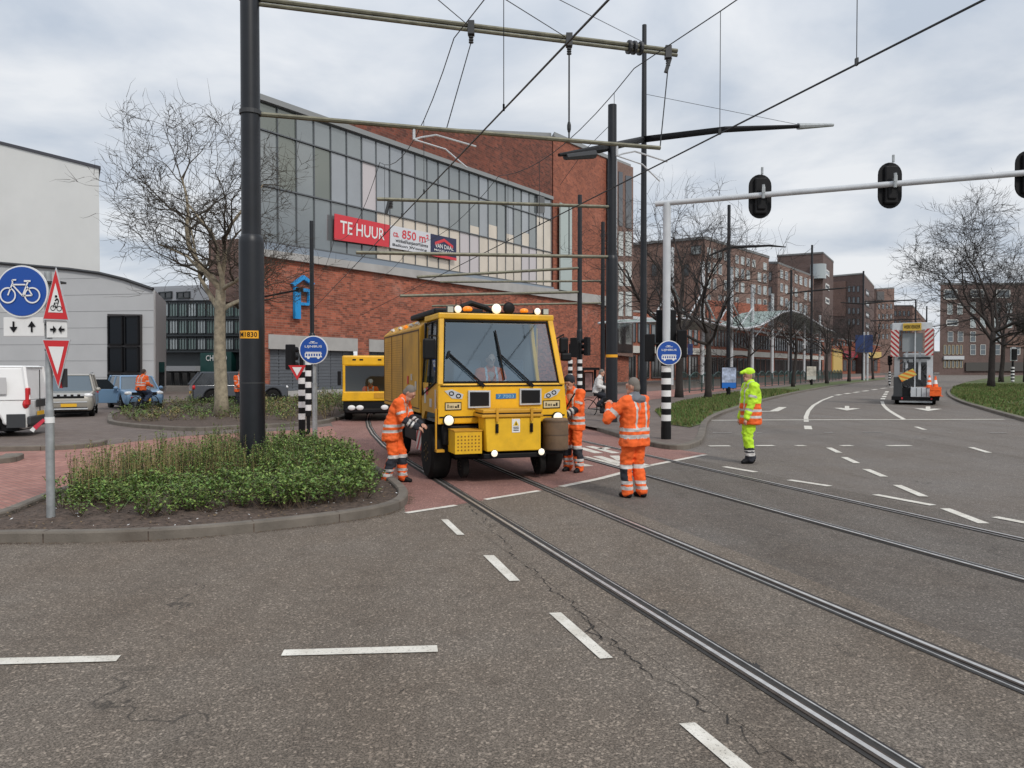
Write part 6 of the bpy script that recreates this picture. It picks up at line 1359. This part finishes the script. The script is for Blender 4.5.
# ================================================================== cars
def car(name, label, cat, loc, rz, L_, Wd, Hh, paint, belt=.55, hood=.95, roof=(.27, .40, .86, .97), nose=.62, kind='car', wr=.33, plate=True, tail=None, glassm=M_glassd, group=None):
    rt = thing(name, label, cat, loc, rz, group); y0 = -L_ / 2; f = lambda u: y0 + u * L_; zb_ = .2; bz = belt * Hh
    ax1, ax2 = .17, .80
    out = [(f(0.0), .3), (f(0), nose * bz), (f(.02), nose * bz + .12), (f(roof[0] - .02), bz), (f(roof[3]), bz + .02), (f(1), bz - .08), (f(1), .32), (f(.985), zb_)]
    def archp(u): 
        c = f(u); return [(c + math.cos(t) * (wr + .05), max(zb_, wr + math.sin(t) * (wr + .05))) for t in np.linspace(0, math.pi, 11)]
    out += archp(ax2) + archp(ax1) + [(f(.02), zb_)]
    mb = MB(); xs = (-1, -.86, .86, 1) ; n = len(out); V = []
    for s in (-1, 1):
        for y, z in out:
            u = (y - y0) / L_; e = 1 - .14 * max(0, (.10 - u) / .10) ** 2 - .08 * max(0, (u - .93) / .07) ** 2 - .05 * max(0, (z - bz * .7) / bz)
            V.append((s * Wd / 2 * e, y, z))
    mb.add(V, [tuple(range(n)), tuple(range(n, 2 * n))[::-1]] + [(i, n + i, n + (i + 1) % n, (i + 1) % n) for i in range(n)])
    bd_ = mb.build('body', paint, rt, bevel=.10, smooth=True)
    mb = MB(); mb.b2((-Wd / 2 + .12, f(.05), .16), (Wd / 2 - .12, f(.95), bz - .15)); mb.build('underbody', M_black, rt)
    g = [(f(roof[0]), bz - .02), (f(roof[1]), Hh - .05), (f(roof[2]), Hh - .04), (f(roof[3]), bz)]; wb, wt = Wd / 2 * .93, Wd / 2 * .76
    mb = MB(); V = []
    for s in (-1, 1):
        for i, (y, z) in enumerate(g): V.append((s * (wt if i in (1, 2) else wb), y, z))
    mb.add(V, [(0, 1, 2, 3), (7, 6, 5, 4), (0, 4, 5, 1), (1, 5, 6, 2), (2, 6, 7, 3)]); mb.build('windows', glassm, rt, bevel=.06)
    mb = MB(); mb.add([(-wt - .01, g[1][0] - .03, Hh - .06), (wt + .01, g[1][0] - .03, Hh - .06), (wt + .01, g[2][0] + .05, Hh - .05), (-wt - .01, g[2][0] + .05, Hh - .05), (-wt + .06, g[1][0] + .1, Hh), (wt - .06, g[1][0] + .1, Hh), (wt - .06, g[2][0] - .05, Hh - .005), (-wt + .06, g[2][0] - .05, Hh - .005)],
                     [(0, 1, 5, 4), (1, 2, 6, 5), (2, 3, 7, 6), (3, 0, 4, 7), (4, 5, 6, 7), (3, 2, 1, 0)]); mb.build('roof', paint, rt, bevel=.02)
    mb = MB()
    for s in (-1, 1):
        for (a, b_, r) in ((0, 1, .035), (3, 2, .06)): mb = MB(); mb.tube([(s * wb, g[a][0], g[a][1]), (s * wt, g[b_][0], g[b_][1])], r, 6); mb.build('pillar', paint, rt)
        mt = .5; yb = g[0][0] + (g[3][0] - g[0][0]) * .5; mb = MB(); mb.tube([(s * wb * 1.0, yb, bz), (s * wt * 1.02, yb + .03, Hh - .06)], .035, 6); mb.build('pillar', paint, rt)
    for s in (-1, 1):
        for u in (ax1, ax2): wheel(rt, (s * (Wd / 2 - .12), f(u), wr), wr, .2, M_galv, s)
        mb = MB(); mb.ball((s * (Wd / 2 - .22), f(.012), nose * bz + .04), (.17, .07, .085), 12, 8); mb.build('headlight', M_lampw, rt, smooth='all')
        mb = MB(); mb.ball((s * (Wd / 2 - .12), f(.985), bz - .12), (.12, .08, .13), 12, 8); mb.build('taillight', M_redp, rt, smooth='all')
        mb = MB(); mb.ball((s * (Wd / 2 + .08), f(roof[0] + .05), bz + .05), (.1, .07, .08), 10, 6); mb.tube([(s * (Wd / 2 - .08), f(roof[0] + .05), bz), (s * (Wd / 2 + .05), f(roof[0] + .05), bz + .03)], .025, 5); mb.build('mirror', paint, rt)
    mb = MB(); mb.b2((-Wd * .3, f(0) - .015, nose * bz - .06), (Wd * .3, f(0) + .03, nose * bz + .08)); mb.b2((-Wd * .36, f(0) - .015, .26), (Wd * .36, f(0) + .03, .38)); mb.build('grille', M_black, rt, bevel=.01)
    for (y, z) in ((f(0) - .03, .46), (f(1) + .03, .6)): mb = MB(); mb.b2((-.26, y - .008, z - .06), (.26, y + .008, z + .06)); mb.build('number_plate', M_plate, rt)
    mb = MB(); mb.b2((-Wd / 2 * .9, f(1) - .06, .26), (Wd / 2 * .9, f(1) + .02, .42)); mb.build('bumper', M_dgrey, rt, bevel=.02)
    return rt, f, bz
M_beige = mat('beige_metallic', (.36, .34, .30), .35, .3, coat=.6); M_lblue = mat('light_blue_metallic', (.17, .29, .44), .35, .3, coat=.6); M_gm = mat('dark_grey_metallic', (.05, .055, .065), .3, .4, coat=.7); M_vanw = mat('van_white', (.76, .76, .75), .5, var=.04, vs=2)
M_wsc = mat('windscreen_pale', (.10, .13, .155), .08, spec=.9)
p = G(79, 417.5) + Vector((-1.15, 1.6, 0)); rt, f, bz = car('parked_car', 'beige small off-road car facing the camera beside the white van', 'car', (p.x, p.y, 0), R(26), 3.7, 1.69, 1.62, M_beige, belt=.60, roof=(.24, .36, .93, 1.0), nose=.80, glassm=M_wsc, group='cars on the service street')
mb = MB()
for s in (-1, 1): mb.tube([(s * .66, f(.36) + .1, 1.66), (s * .66, f(.88), 1.66)], .02, 6)
mb.build('roof_rails', M_galv, rt); mb = MB(); mb.b2((-.6, f(0) - .03, .56), (.6, f(0) + .0, .60)); mb.b2((-.62, f(0) - .035, .30), (.62, f(0), .35)); mb.build('chrome_trim', M_whiteg, rt)
mb = MB()
for i in range(5): mb.b2((-.5 + i * .22, f(0) - .035, .80), (-.38 + i * .22, f(0), .88))
mb.build('grille_badges', M_whiteg, rt)
p = G(116, 411) + Vector((-.3, 2.2, 0)); rt, f, bz = car('parked_car', 'light blue hatchback with its driver door open behind the orange cyclist', 'car', (p.x, p.y, 0), R(38), 4.0, 1.7, 1.52, M_lblue, belt=.60, roof=(.22, .38, .9, .99), nose=.78, glassm=M_wsc, group='cars on the service street')
mb = MB(); a = Vector((-.85, f(.30), .3)); b_ = Vector((-1.75, f(.30) + .45, .3)); mb.prism([a, b_, b_ + Vector((0, 0, .62)), a + Vector((0, 0, .62))], (.02, .06, 0)); dr_ = mb.build('door', M_lblue, rt, bevel=.02); mb = MB(); mb.prism([a + Vector((0, 0, .62)), b_ + Vector((0, 0, .62)), b_ + Vector((.1, -.05, 1.05)), a + Vector((-.35, .18, 1.05))], (.01, .03, 0)); mb.build('window', M_glassd, dr_)
p = G(228, 404.5) + Vector((.0, 1.6, 0)); car('parked_car', 'dark grey estate car behind the bare tree, seen from its tail', 'car', (p.x, p.y, 0), R(118), 4.75, 1.88, 1.66, M_gm, belt=.60, roof=(.25, .40, .90, 1.0), nose=.8, wr=.36, group='cars on the service street')
# white van
p = G(31, 437); rzv = R(-75); nrm = Vector((math.sin(rzv), -math.cos(rzv), 0)); side = Vector((math.cos(rzv), math.sin(rzv), 0))   # +x local
cpos = Vector((p.x, p.y, 0)) + nrm * 2.5 - side * (-.95) * 1
cpos = Vector((p.x, p.y, 0)) + nrm * 2.5 + Vector((-.33, .944, 0)) * .96
rt, f, bz = car('van', 'white delivery van with black lower panels leaving the picture on the left', 'van', (cpos.x, cpos.y, 0), rzv, 5.0, 1.92, 1.92, M_vanw, belt=.52, roof=(.14, .30, .97, 1.0), nose=.75, wr=.34, glassm=M_vanw)
for s in (-1, 1):
    mb = MB(); mb.b2((s * .95, f(.9), .25), (s * .985, f(.99), .62)); mb.b2((s * .95, f(.27), .25), (s * .985, f(.72), .55)); mb.build('lower_panel', M_dgrey, rt, bevel=.01)
    mb = MB(); mb.b2((s * .78, f(1) - .06, .85), (s * .975, f(1) + .03, 1.32)); mb.build('taillight', M_redp, rt, bevel=.03)
    mb = MB(); mb.b2((s * .93, f(.55), 1.15), (s * .945, f(.9), 1.6)); mb.build('panel_recess', mat('van_recess', (.5, .5, .5), .4), rt, bevel=.03)
mb = MB(); mb.b2((-.97, f(1) - .02, .32), (.97, f(1) + .08, .55)); mb.build('rear_bumper', M_dgrey, rt, bevel=.03)
mb = MB(); mb.b2((-.35, f(1) + .02, .78), (.35, f(1) + .045, .98)); mb.build('plate_recess', M_dgrey, rt); mb = MB(); mb.b2((-.006, f(1) + .0, .6), (.006, f(1) + .02, 1.8));  mb.build('door_seam', M_black, rt)

# service truck with the warning frame, far right
p = G(915, 405); k = p.y / FPX; st_ = thing('service_truck', 'roadworks service truck with red and white striped panels and a raised frame', 'truck', (p.x, p.y, 0), -math.atan2(p.x, p.y)); ROT = Matrix.Rotation(-math.atan2(p.x, p.y), 3, 'Z'); kx = k * math.cos(math.atan2(p.x, p.y)); X = lambda x: (x - 915) * kx; Z = lambda y: CH + (368 - y) * k
def sb(x0, x1, y0, y1, m, name, ya=0.0, yb=.1, par=st_, bev=0): mb = MB(); mb.b2((X(x0), ya, Z(y1)), (X(x1), yb, Z(y0))); return mb.build(name, m, par, bevel=bev)
sb(891, 939, 396.5, 400.5, M_black, 'bed', 0, 6, bev=.02); sb(893, 901.5, 377, 397, M_dgrey, 'side_locker', 0, 5, bev=.02); sb(902, 910, 388, 397, M_black, 'storage_net', .05, .5); sb(910.5, 930, 387.5, 397, M_whiteg, 'rear_locker', -.05, .6, bev=.02)
for x in (916, 921, 926): sb(x, x + .5, 388, 396.5, M_dgrey, 'locker_seam', -.06, -.04)
sb(893.5, 899, 355.5, 378, mat('upright_grey', (.3, .31, .32), .5), 'upright', .2, .35); sb(926.5, 932.5, 354.5, 390, M_whiteg, 'upright', .2, .35); sb(914, 915.2, 330, 390, M_whiteg, 'centre_pole', .1, .2); sb(905, 907.5, 345, 380, M_whiteg, 'post', .3, .4); sb(918, 920.5, 345, 380, M_whiteg, 'post', .3, .4)
sb(891, 931.5, 322.5, 330, M_whiteg, 'top_beam', .1, .5, bev=.02); sb(902, 920.5, 323, 330.5, mat('amber_sign', (.55, .36, .05), .5), 'text_sign', .02, .1)
mb = MB(); put_text(mb, 'WERKVERKEER', (X(903), .01, Z(328.5)), (X(919.5), .01, Z(328.5)), (X(919.5), .01, Z(325)), (X(903), .01, Z(325))); mb.build('lettering', M_black, st_)
sb(901.5, 922, 333, 351.5, mat('panel_back_grey', (.25, .27, .28), .5), 'arrow_panel', .25, .35); sb(898, 930, 357, 359, M_dgrey, 'crossbar', .15, .25)
for (x0, x1, y0, y1, fl) in ((889.8, 898.3, 329.5, 356.5, 1), (924, 932.6, 328.8, 355.5, -1)):
    mb = MB(); chevron(mb, (X(x0), -.02, Z(y1)), (1, 0, 0), X(x1) - X(x0), (y1 - y0) * k, 7, fl); mb.build('striped_panel', M_rw, st_); sb(x0, x1, y0, y1, M_whiteg, 'panel_backing', 0, .06)
mb = MB(); chevron(mb, (0, 0, 0), (1, 0, 0), .75, .36, 4); tb_ = mb.build('tilted_board', [mat('board_orange', (.65, .2, .02), .5), mat('board_yellow', (.6, .5, .12), .5)], st_); tb_.location = (X(901.5), -.05, Z(382)); tb_.rotation_euler = (0, -.5, 0)
mb = MB(); rr = random.Random(4)
for i in range(26): x, y = rr.uniform(901, 929), rr.uniform(360, 387); x2, y2 = x + rr.uniform(-6, 6), y + rr.uniform(-8, 8); mb.tube([(X(x), rr.uniform(.2, .9), Z(y)), (X(x2), rr.uniform(.2, .9), Z(max(352, y2)))], rr.uniform(.02, .05), 5)
mb.build('equipment', M_dgrey, st_); sb(903, 927, 362, 387, M_dgrey, 'cab_rear_wall', 2.2, 2.4); sb(901, 929, 352, 388, mat('cab_grey', (.25, .26, .27), .5), 'cab', 3.6, 5.8, bev=.1)
for x in (897, 933): wheel(st_, (X(x), 1.0, .36), .36, .26, M_galv, -1)
sb(899, 932, 401, 402.6, M_galv, 'under_bar', .0, .08)
for x in (901, 930.5): sb(x, x + 1.6, 397.5, 399.5, M_redp, 'taillight', -.03, .0)
def cone(label, x, yb_, h, r, yy):
    o = Vector((p.x, p.y, 0)) + ROT @ Vector((X(x), yy, Z(yb_))); rt = thing('traffic_cone', label, 'traffic cone', o, 0, 'traffic cones on the service truck'); mb = MB(); n = 5
    mb.tube([(0, 0, .03 + (h - .03) * i / n) for i in range(n + 1)], [r + (.03 - r) * i / n for i in range(n + 1)], 14, mfun=lambda i: 1 if i in (1, 3) else 0); mb.build('cone', [M_hi, M_white], rt, smooth=True); mb = MB(); mb.b2((-r * 1.25, -r * 1.25, 0), (r * 1.25, r * 1.25, .04)); mb.build('base', M_hi, rt, bevel=.01)
sb(930.5, 939.5, 396, 397, M_black, 'rear_shelf', -.25, .3)
cone('striped cone on the tail shelf of the service truck, the tallest', 935, 396, 1.0, .2, .0); cone('smaller striped cone leaning place beside the tallest one on the service truck', 929, 387.5, .62, .14, .1)
mb = MB(); o = Vector((p.x, p.y, 0)) + ROT @ Vector((X(935), -.27, Z(395.5))); mb = MB(o); mb.box(o + Vector((0, 0, .22)), (.5, .12, .44), rz=-.48); mb.box(o + ROT @ Vector((0, -.07, .3)), (.42, .02, .08), rz=-.48); mb.build('orange_crate', M_hi, None, bevel=.02, label='red-orange crate hanging behind the cones on the service truck', cat='crate')
# ================================================================== vegetation
def tree_mesh(seed, height, spread, trunk_h, tr, levels=4, kids=(6, 7, 6, 5), upb=.25, forks=5, lean=0, rmin=.004, fork_r=(.42, .6)):
    rr = random.Random(seed); T = MB(); C_ = MB()
    def path(p, d, length, n, wob, up):
        pts = [p.copy()]; d = d.normalized()
        for i in range(n):
            d = (d + Vector((rr.gauss(0, wob), rr.gauss(0, wob), rr.gauss(0, wob) + up * .12))).normalized(); p = p + d * length / n; pts.append(p.copy())
        return pts
    def grow(p, d, length, r, lv):
        n = (7, 6, 5, 4, 3)[min(lv, 4)]; pts = path(p, d, length, n, (.17, .23, .26, .28, .26)[min(lv, 4)], upb * (1 if lv < 3 else .6))
        rs = [r * (1 - .75 * i / n) for i in range(n + 1)]; C_.tube(pts, rs, (7, 5, 4, 3, 3)[min(lv, 4)], 0 if lv < 1 else 1, caps=False)
        if lv >= levels: return
        k = kids[lv] + rr.randint(-1, 1)
        for j in range(k):
            t = rr.uniform(.22, 1.0) if j else 1.0; i = min(n - 1, int(t * n)); q = pts[i].lerp(pts[i + 1], t * n - i) if i < n else pts[-1]
            dd = (pts[i + 1] - pts[i]).normalized(); ang = rr.uniform(.35, .95); ax_ = dd.cross(Vector((rr.gauss(0, 1), rr.gauss(0, 1), rr.gauss(0, 1)))).normalized()
            nd = Matrix.Rotation(ang, 3, ax_) @ dd; nd.z = nd.z * .75 + .1
            grow(q, nd, length * (rr.uniform(.4, .95) if lv else rr.uniform(.4, .75)) * (1.12 - .35 * t), max(rmin, rs[i] * rr.uniform(.5, .7)), lv + 1)
    tp = path(Vector((0, 0, 0)), Vector((lean, 0, 1)), trunk_h, 6, .03, 1); trs = [tr * (1.25 if i == 0 else 1.0) * (1 - .3 * i / 6) for i in range(7)]; T.tube(tp, trs, 12)
    top = tp[-1]
    for i in range(forks):
        a = 2 * math.pi * i / forks + rr.uniform(-.4, .4); el = rr.uniform(.25, 1.2) if i else 1.45
        d = Vector((math.cos(a) * math.cos(el), math.sin(a) * math.cos(el), math.sin(el))); L_ = (height - trunk_h) * math.sin(el) + spread * math.cos(el)
        st = tp[-1 - (i % 2)] if i else top; grow(st, d, L_ * rr.uniform(.66, .82), tr * rr.uniform(*fork_r), 0)
    return T, C_
def tree(label, base, seed, height, spread, trunk_h, tr, bark, twig, group=None, rz=0, **kw):
    T, C_ = tree_mesh(seed, height, spread, trunk_h, tr, **kw); rt = thing('tree', label, 'tree', (base.x, base.y, 0), rz, group); T.build('trunk', bark, rt, smooth='all'); C_.build('crown', [bark, twig], rt, smooth='all'); return rt
M_barkb = mat('branch_bark', (.15, .125, .09), .95, var=.3, vs=8)
tree('large bare plane tree with pale trunk between the thick mast and the glazed building', G(222, 420), 19, 9.9, 2.5, 4.6, .24, M_bark, M_twig, levels=4, kids=(7, 6, 5, 3), forks=7, upb=.30, fork_r=(.34, .5), rmin=.0085, rz=R(20))
far = [(679, 441 - 42, 'dark bare street tree directly behind the white gantry post', 21, 12.0, 4.5, 4.5, .24, 1), (708, 401, 'bare street tree with crooked trunk between gantry and first far lamp', 22, 11.0, 4.6, 3.8, .2, 1),
       (746.5, 393, 'thin bare street tree over the head of the warden', 23, 8.6, 3.4, 3.2, .14, 1), (793, 388, 'bare street tree with a pruned dark trunk before the canopy', 24, 8.0, 3.2, 3.6, .17, 1),
       (827, 384.5, 'bare street tree between canopy end and blue panels', 25, 8.5, 3.6, 3.4, .2, 1), (849, 382.5, 'bare street tree touching the blue panels on their left', 26, 9, 3.8, 3.4, .22, 1)]
for px, by, lb, sd, h, sp_, th, r, _ in far: tree(lb, G(px, by), sd, h * 1.02, sp_ * .85, th, r, M_barkd, mat('dark_twig', (.032, .027, .025), .95), 'bare street trees along the cycle path', levels=3, kids=(6, 6, 5, 5), forks=6, rmin=.010, fork_r=(.38, .55))
tree('big dark bare tree on the right lawn, the nearer of two', G(991, 389), 31, 15.8, 3.9, 5.0, .30, M_barkd, mat('dark_twig', (0, 0, 0)), 'bare trees on the right lawn', levels=4, kids=(7, 6, 5, 4), forks=7, rmin=.016, fork_r=(.42, .6))
tree('dark bare tree on the right lawn standing behind the nearer one', G(1001, 383), 32, 13.5, 3.4, 5.5, .28, M_barkd, mat('dark_twig', (0, 0, 0)), 'bare trees on the right lawn', levels=3, kids=(7, 7, 6, 5), forks=7, rmin=.014, fork_r=(.3, .5))
tree('bare tree at the right picture edge on the lawn', G(1026, 383), 33, 14.5, 4, 6, .3, M_barkd, mat('dark_twig', (0, 0, 0)), 'bare trees on the right lawn', levels=3, kids=(7, 7, 6, 5), forks=7, rmin=.014, fork_r=(.3, .5))
tree('bare tree far beyond the blue panels', G(873, 380), 34, 11, 4.5, 3.5, .2, M_barkd, mat('dark_twig', (0, 0, 0)), 'bare street trees along the cycle path', levels=2, kids=(8, 8, 7, 5), forks=6)
# planting
M_lf = [mat('leaf_green', (.11, .21, .035), .6), mat('leaf_light', (.20, .28, .06), .6), mat('leaf_olive', (.08, .115, .035), .65), mat('stem_brown', (.075, .05, .03), .9), mat('stem_straw', (.27, .215, .09), .8)]
def inside(p, poly):
    c = False; n = len(poly); j = n - 1
    for i in range(n):
        a, b_ = poly[i], poly[j]
        if (a.y > p.y) != (b_.y > p.y) and p.x < (b_.x - a.x) * (p.y - a.y) / (b_.y - a.y) + a.x: c = not c
        j = i
    return c
def leaf(mb, p, d, up, l, w, mi):
    s = d.cross(up)
    if s.length < 1e-3: s = Vector((1, 0, 0))
    s.normalize(); m = p + d * l * .5 + up * l * .08; mb.add([p, m + s * w, p + d * l, m - s * w], [(0, 1, 2, 3)], mi)
def shrub(mb, rr, b, h, w, n_st, lm, dense=1.0, straw=.0, llen=.055):
    for _ in range(n_st):
        a = rr.uniform(0, 6.283); t_ = rr.random() ** .5 * w; hh = h * rr.uniform(.6, 1.1); top = b + Vector((math.cos(a) * t_ * 1.3, math.sin(a) * t_ * 1.3, hh)); q0 = b + Vector((math.cos(a) * t_ * .3, math.sin(a) * t_ * .3, 0))
        st = rr.random() < straw; mb.tube([q0, q0.lerp(top, .5) + Vector((rr.gauss(0, .01), rr.gauss(0, .01), 0)), top], [.004, .003, .002], 3, 4 if st else 3, caps=False)
        nl = int(hh * 46 * dense)
        for i in range(nl):
            t = 1 - rr.random() ** 1.5 * .75; p = q0.lerp(top, t); az = rr.uniform(0, 6.283); e = rr.uniform(-.2, .9); d = Vector((math.cos(az) * math.cos(e), math.sin(az) * math.cos(e), math.sin(e)))
            leaf(mb, p, d, Vector((0, 0, 1)), llen * rr.uniform(.6, 1.3), llen * .3, rr.choice(lm))
rr = random.Random(77); sh = MB(); tl_ = MB(); q1in = [Vector((p.x, p.y, 0)) for p in q1]; cen = sum(q1in, Vector()) / len(q1in); q1in = [cen + (p - cen) * .97 for p in q1in]
xs = [p.x for p in q1in]; ys = [p.y for p in q1in]; cnt = 0
def pix(p): v = p - Vector((0, 0, CH)); return 512 + FPX * v.x / v.dot(_f), 384 - FPX * v.dot(_u) / v.dot(_f)
front = [G(*a) for a in [(66, 527), (140, 525), (200, 523), (300, 517), (355, 510), (378, 501), (366, 478), (345, 459), (300, 453), (260, 455), (200, 465), (120, 481), (75, 497), (60, 510)]]
while cnt < 480:
    p = Vector((rr.uniform(min(xs), max(xs)), rr.uniform(min(ys), max(ys)), 0))
    if not inside(p, q1in) or not inside(p, front): continue
    px, py = pix(p)
    if (p - b1).length < .4: continue
    cnt += 1; b_ = p + Vector((0, 0, .1))
    dist_front = (512 - py)
    if px > 268 and rr.random() < .8: shrub(sh, rr, b_, rr.uniform(.26, .46), .2, 9, [0, 0, 1, 1, 2], 1.0)
    elif py < 492: shrub(tl_, rr, b_, rr.uniform(.34, .64), .12, 7, [0, 2, 0, 1, 1], 1.1, straw=.4, llen=.034)
    else: shrub(sh, rr, b_, rr.uniform(.14, .36), .19, 9, [0, 0, 1, 1, 2], 1.25, llen=.05)
for i in range(260):      # upright straw coloured stems at the back edge
    t = rr.random(); p = G(70 + 190 * t, 499 - 34 * t + rr.uniform(-2, 14)); shrub(tl_, rr, p + Vector((0, 0, .08)), rr.uniform(.35, .75), .04, 2, [2, 4, 0], .7, straw=.8, llen=.03)
sh.build('leafy_groundcover', M_lf, None, label='leafy green shrubs filling the front island around the thick mast', cat='shrubs', kind='stuff')
tl_.build('upright_undergrowth', M_lf, None, label='tall straw and olive stems along the back of the front island', cat='undergrowth', kind='stuff')
# litter and mulch crumbs on the soil
mc = MB()
for i in range(12000):
    p = Vector((rr.uniform(min(xs), max(xs)), rr.uniform(min(ys), max(ys)), 0))
    if not inside(p, q1in): continue
    z = .075 + rr.uniform(0, .05); s = rr.uniform(.008, .025); a = rr.uniform(0, 3.14); d = Vector((math.cos(a), math.sin(a), rr.uniform(-.3, .5))) * s; e = Vector((-math.sin(a), math.cos(a), rr.uniform(-.3, .3))) * s * .5; c = Vector((p.x, p.y, z)); mc.add([c - d, c + e, c + d, c - e], [(0, 1, 2, 3)], rr.choice([0, 0, 0, 1, 2] if rr.random() < .97 else [3]))
mc.build('mulch_litter', [M_soil, mat('dead_leaf', (.16, .11, .06), .9), mat('bark_chip', (.06, .04, .03), .9), M_white], None, label='bark mulch and dead leaves over the front island', cat='mulch', kind='stuff')
# grit and dead leaves gathered in the gutters
gt_ = MB(); qq = q1
for i in range(5200):
    j = rr.randrange(len(qq)); a = qq[j]; b_ = qq[(j + 1) % len(qq)]; p = a.lerp(b_, rr.random()); d = (b_ - a); d.z = 0; d.normalize(); n_ = Vector((d.y, -d.x, 0)); o = .08 + abs(rr.gauss(0, .05)); 
    if (p + n_ * .1 - cen).length < (p - cen).length: n_ = -n_
    if mnoise.noise(p * 1.7) < -.1: continue
    c = p + n_ * o + Vector((0, 0, .0075)); s = rr.uniform(.003, .011); a_ = rr.uniform(0, 3.14); u_ = Vector((math.cos(a_), math.sin(a_), .2)) * s; v_ = Vector((-math.sin(a_), math.cos(a_), .1)) * s * .6
    gt_.add([c - u_, c + v_, c + u_, c - v_], [(0, 1, 2, 3)], rr.choice([0, 0, 1, 2]))
gt_.build('gutter_litter', [M_soil, mat('dead_leaf', (.16, .11, .06), .9), mat('bark_chip', (.06, .04, .03), .9)], None, label='grit and leaf litter lying in the gutter of the front island', cat='litter', kind='stuff')
# second island
s2 = MB(); q2p = [Vector((p.x, p.y, 0)) for p in q2]; c2_ = sum(q2p, Vector()) / len(q2p); q2p = [c2_ + (p - c2_) * .96 for p in q2p]; xs = [p.x for p in q2p]; ys = [p.y for p in q2p]; cnt = 0
while cnt < 520:
    p = Vector((rr.uniform(min(xs), max(xs)), rr.uniform(min(ys), max(ys)), 0))
    if not inside(p, q2p): continue
    cnt += 1; px, py = pix(p)
    if py > 424 and px < 300: continue
    rus = 150 < px < 185 and rr.random() < .6
    shrub(s2, rr, p + Vector((0, 0, .08)), rr.uniform(.25, .6) * (.6 if px < 190 else .75 if px < 300 else 1.15), .22, 6, [4, 4, 2] if rus or (px > 260 and rr.random() < .45) else [0, 2, 2, 1], .55, straw=.5, llen=.08)
s2.build('island_undergrowth', M_lf, None, label='mixed green and brown undergrowth around the plane tree', cat='undergrowth', kind='stuff')
# grass blades on the two lawns
gb_ = MB(); lawns = [([G(*a) for a in [(655, 414), (668, 428), (690, 431), (700, 427), (705, 422), (715, 415.4), (736, 408), (764, 400), (800, 391.5), (885, 379.4), (885, 378.4), (800, 386), (760, 391), (700, 400), (668, 408)]], 26000, 15, 60),
                     ([G(*a) for a in [(1060, 431), (1024, 420), (985, 409), (961, 401), (951, 394.5), (953, 389), (970, 384), (1060, 380)]], 22000, 15, 80)]
for poly, n_, y0, y1 in lawns:
    xs = [p.x for p in poly]; ys = [p.y for p in poly]; c = 0; tries = 0
    while c < n_ and tries < n_ * 12:
        tries += 1; y = rr.uniform(min(ys), min(max(ys), y1)); p = Vector((rr.uniform(min(xs), max(xs)), y, 0))
        if not inside(p, poly): continue
        c += 1; h = rr.uniform(.03, .09) * (1 + y / 50); a = rr.uniform(0, 6.28); d = Vector((math.cos(a), math.sin(a), 0)) * .012 * (1 + y / 12)
        if mnoise.noise(p * .35) < -.25 and rr.random() < .75: continue
        q = Vector((p.x, p.y, .115)); gb_.add([q - d, q + d, q + Vector((rr.gauss(0, .02), rr.gauss(0, .02), h))], [(0, 1, 2)], rr.choice([0, 0, 1, 2]))
gb_.build('grass', [mat('blade_green', (.075, .13, .025), .8), mat('blade_light', (.13, .155, .045), .8), mat('blade_dry', (.13, .12, .04), .8)], None, label='short grass on the median strip and the right lawn', cat='grass', kind='stuff')
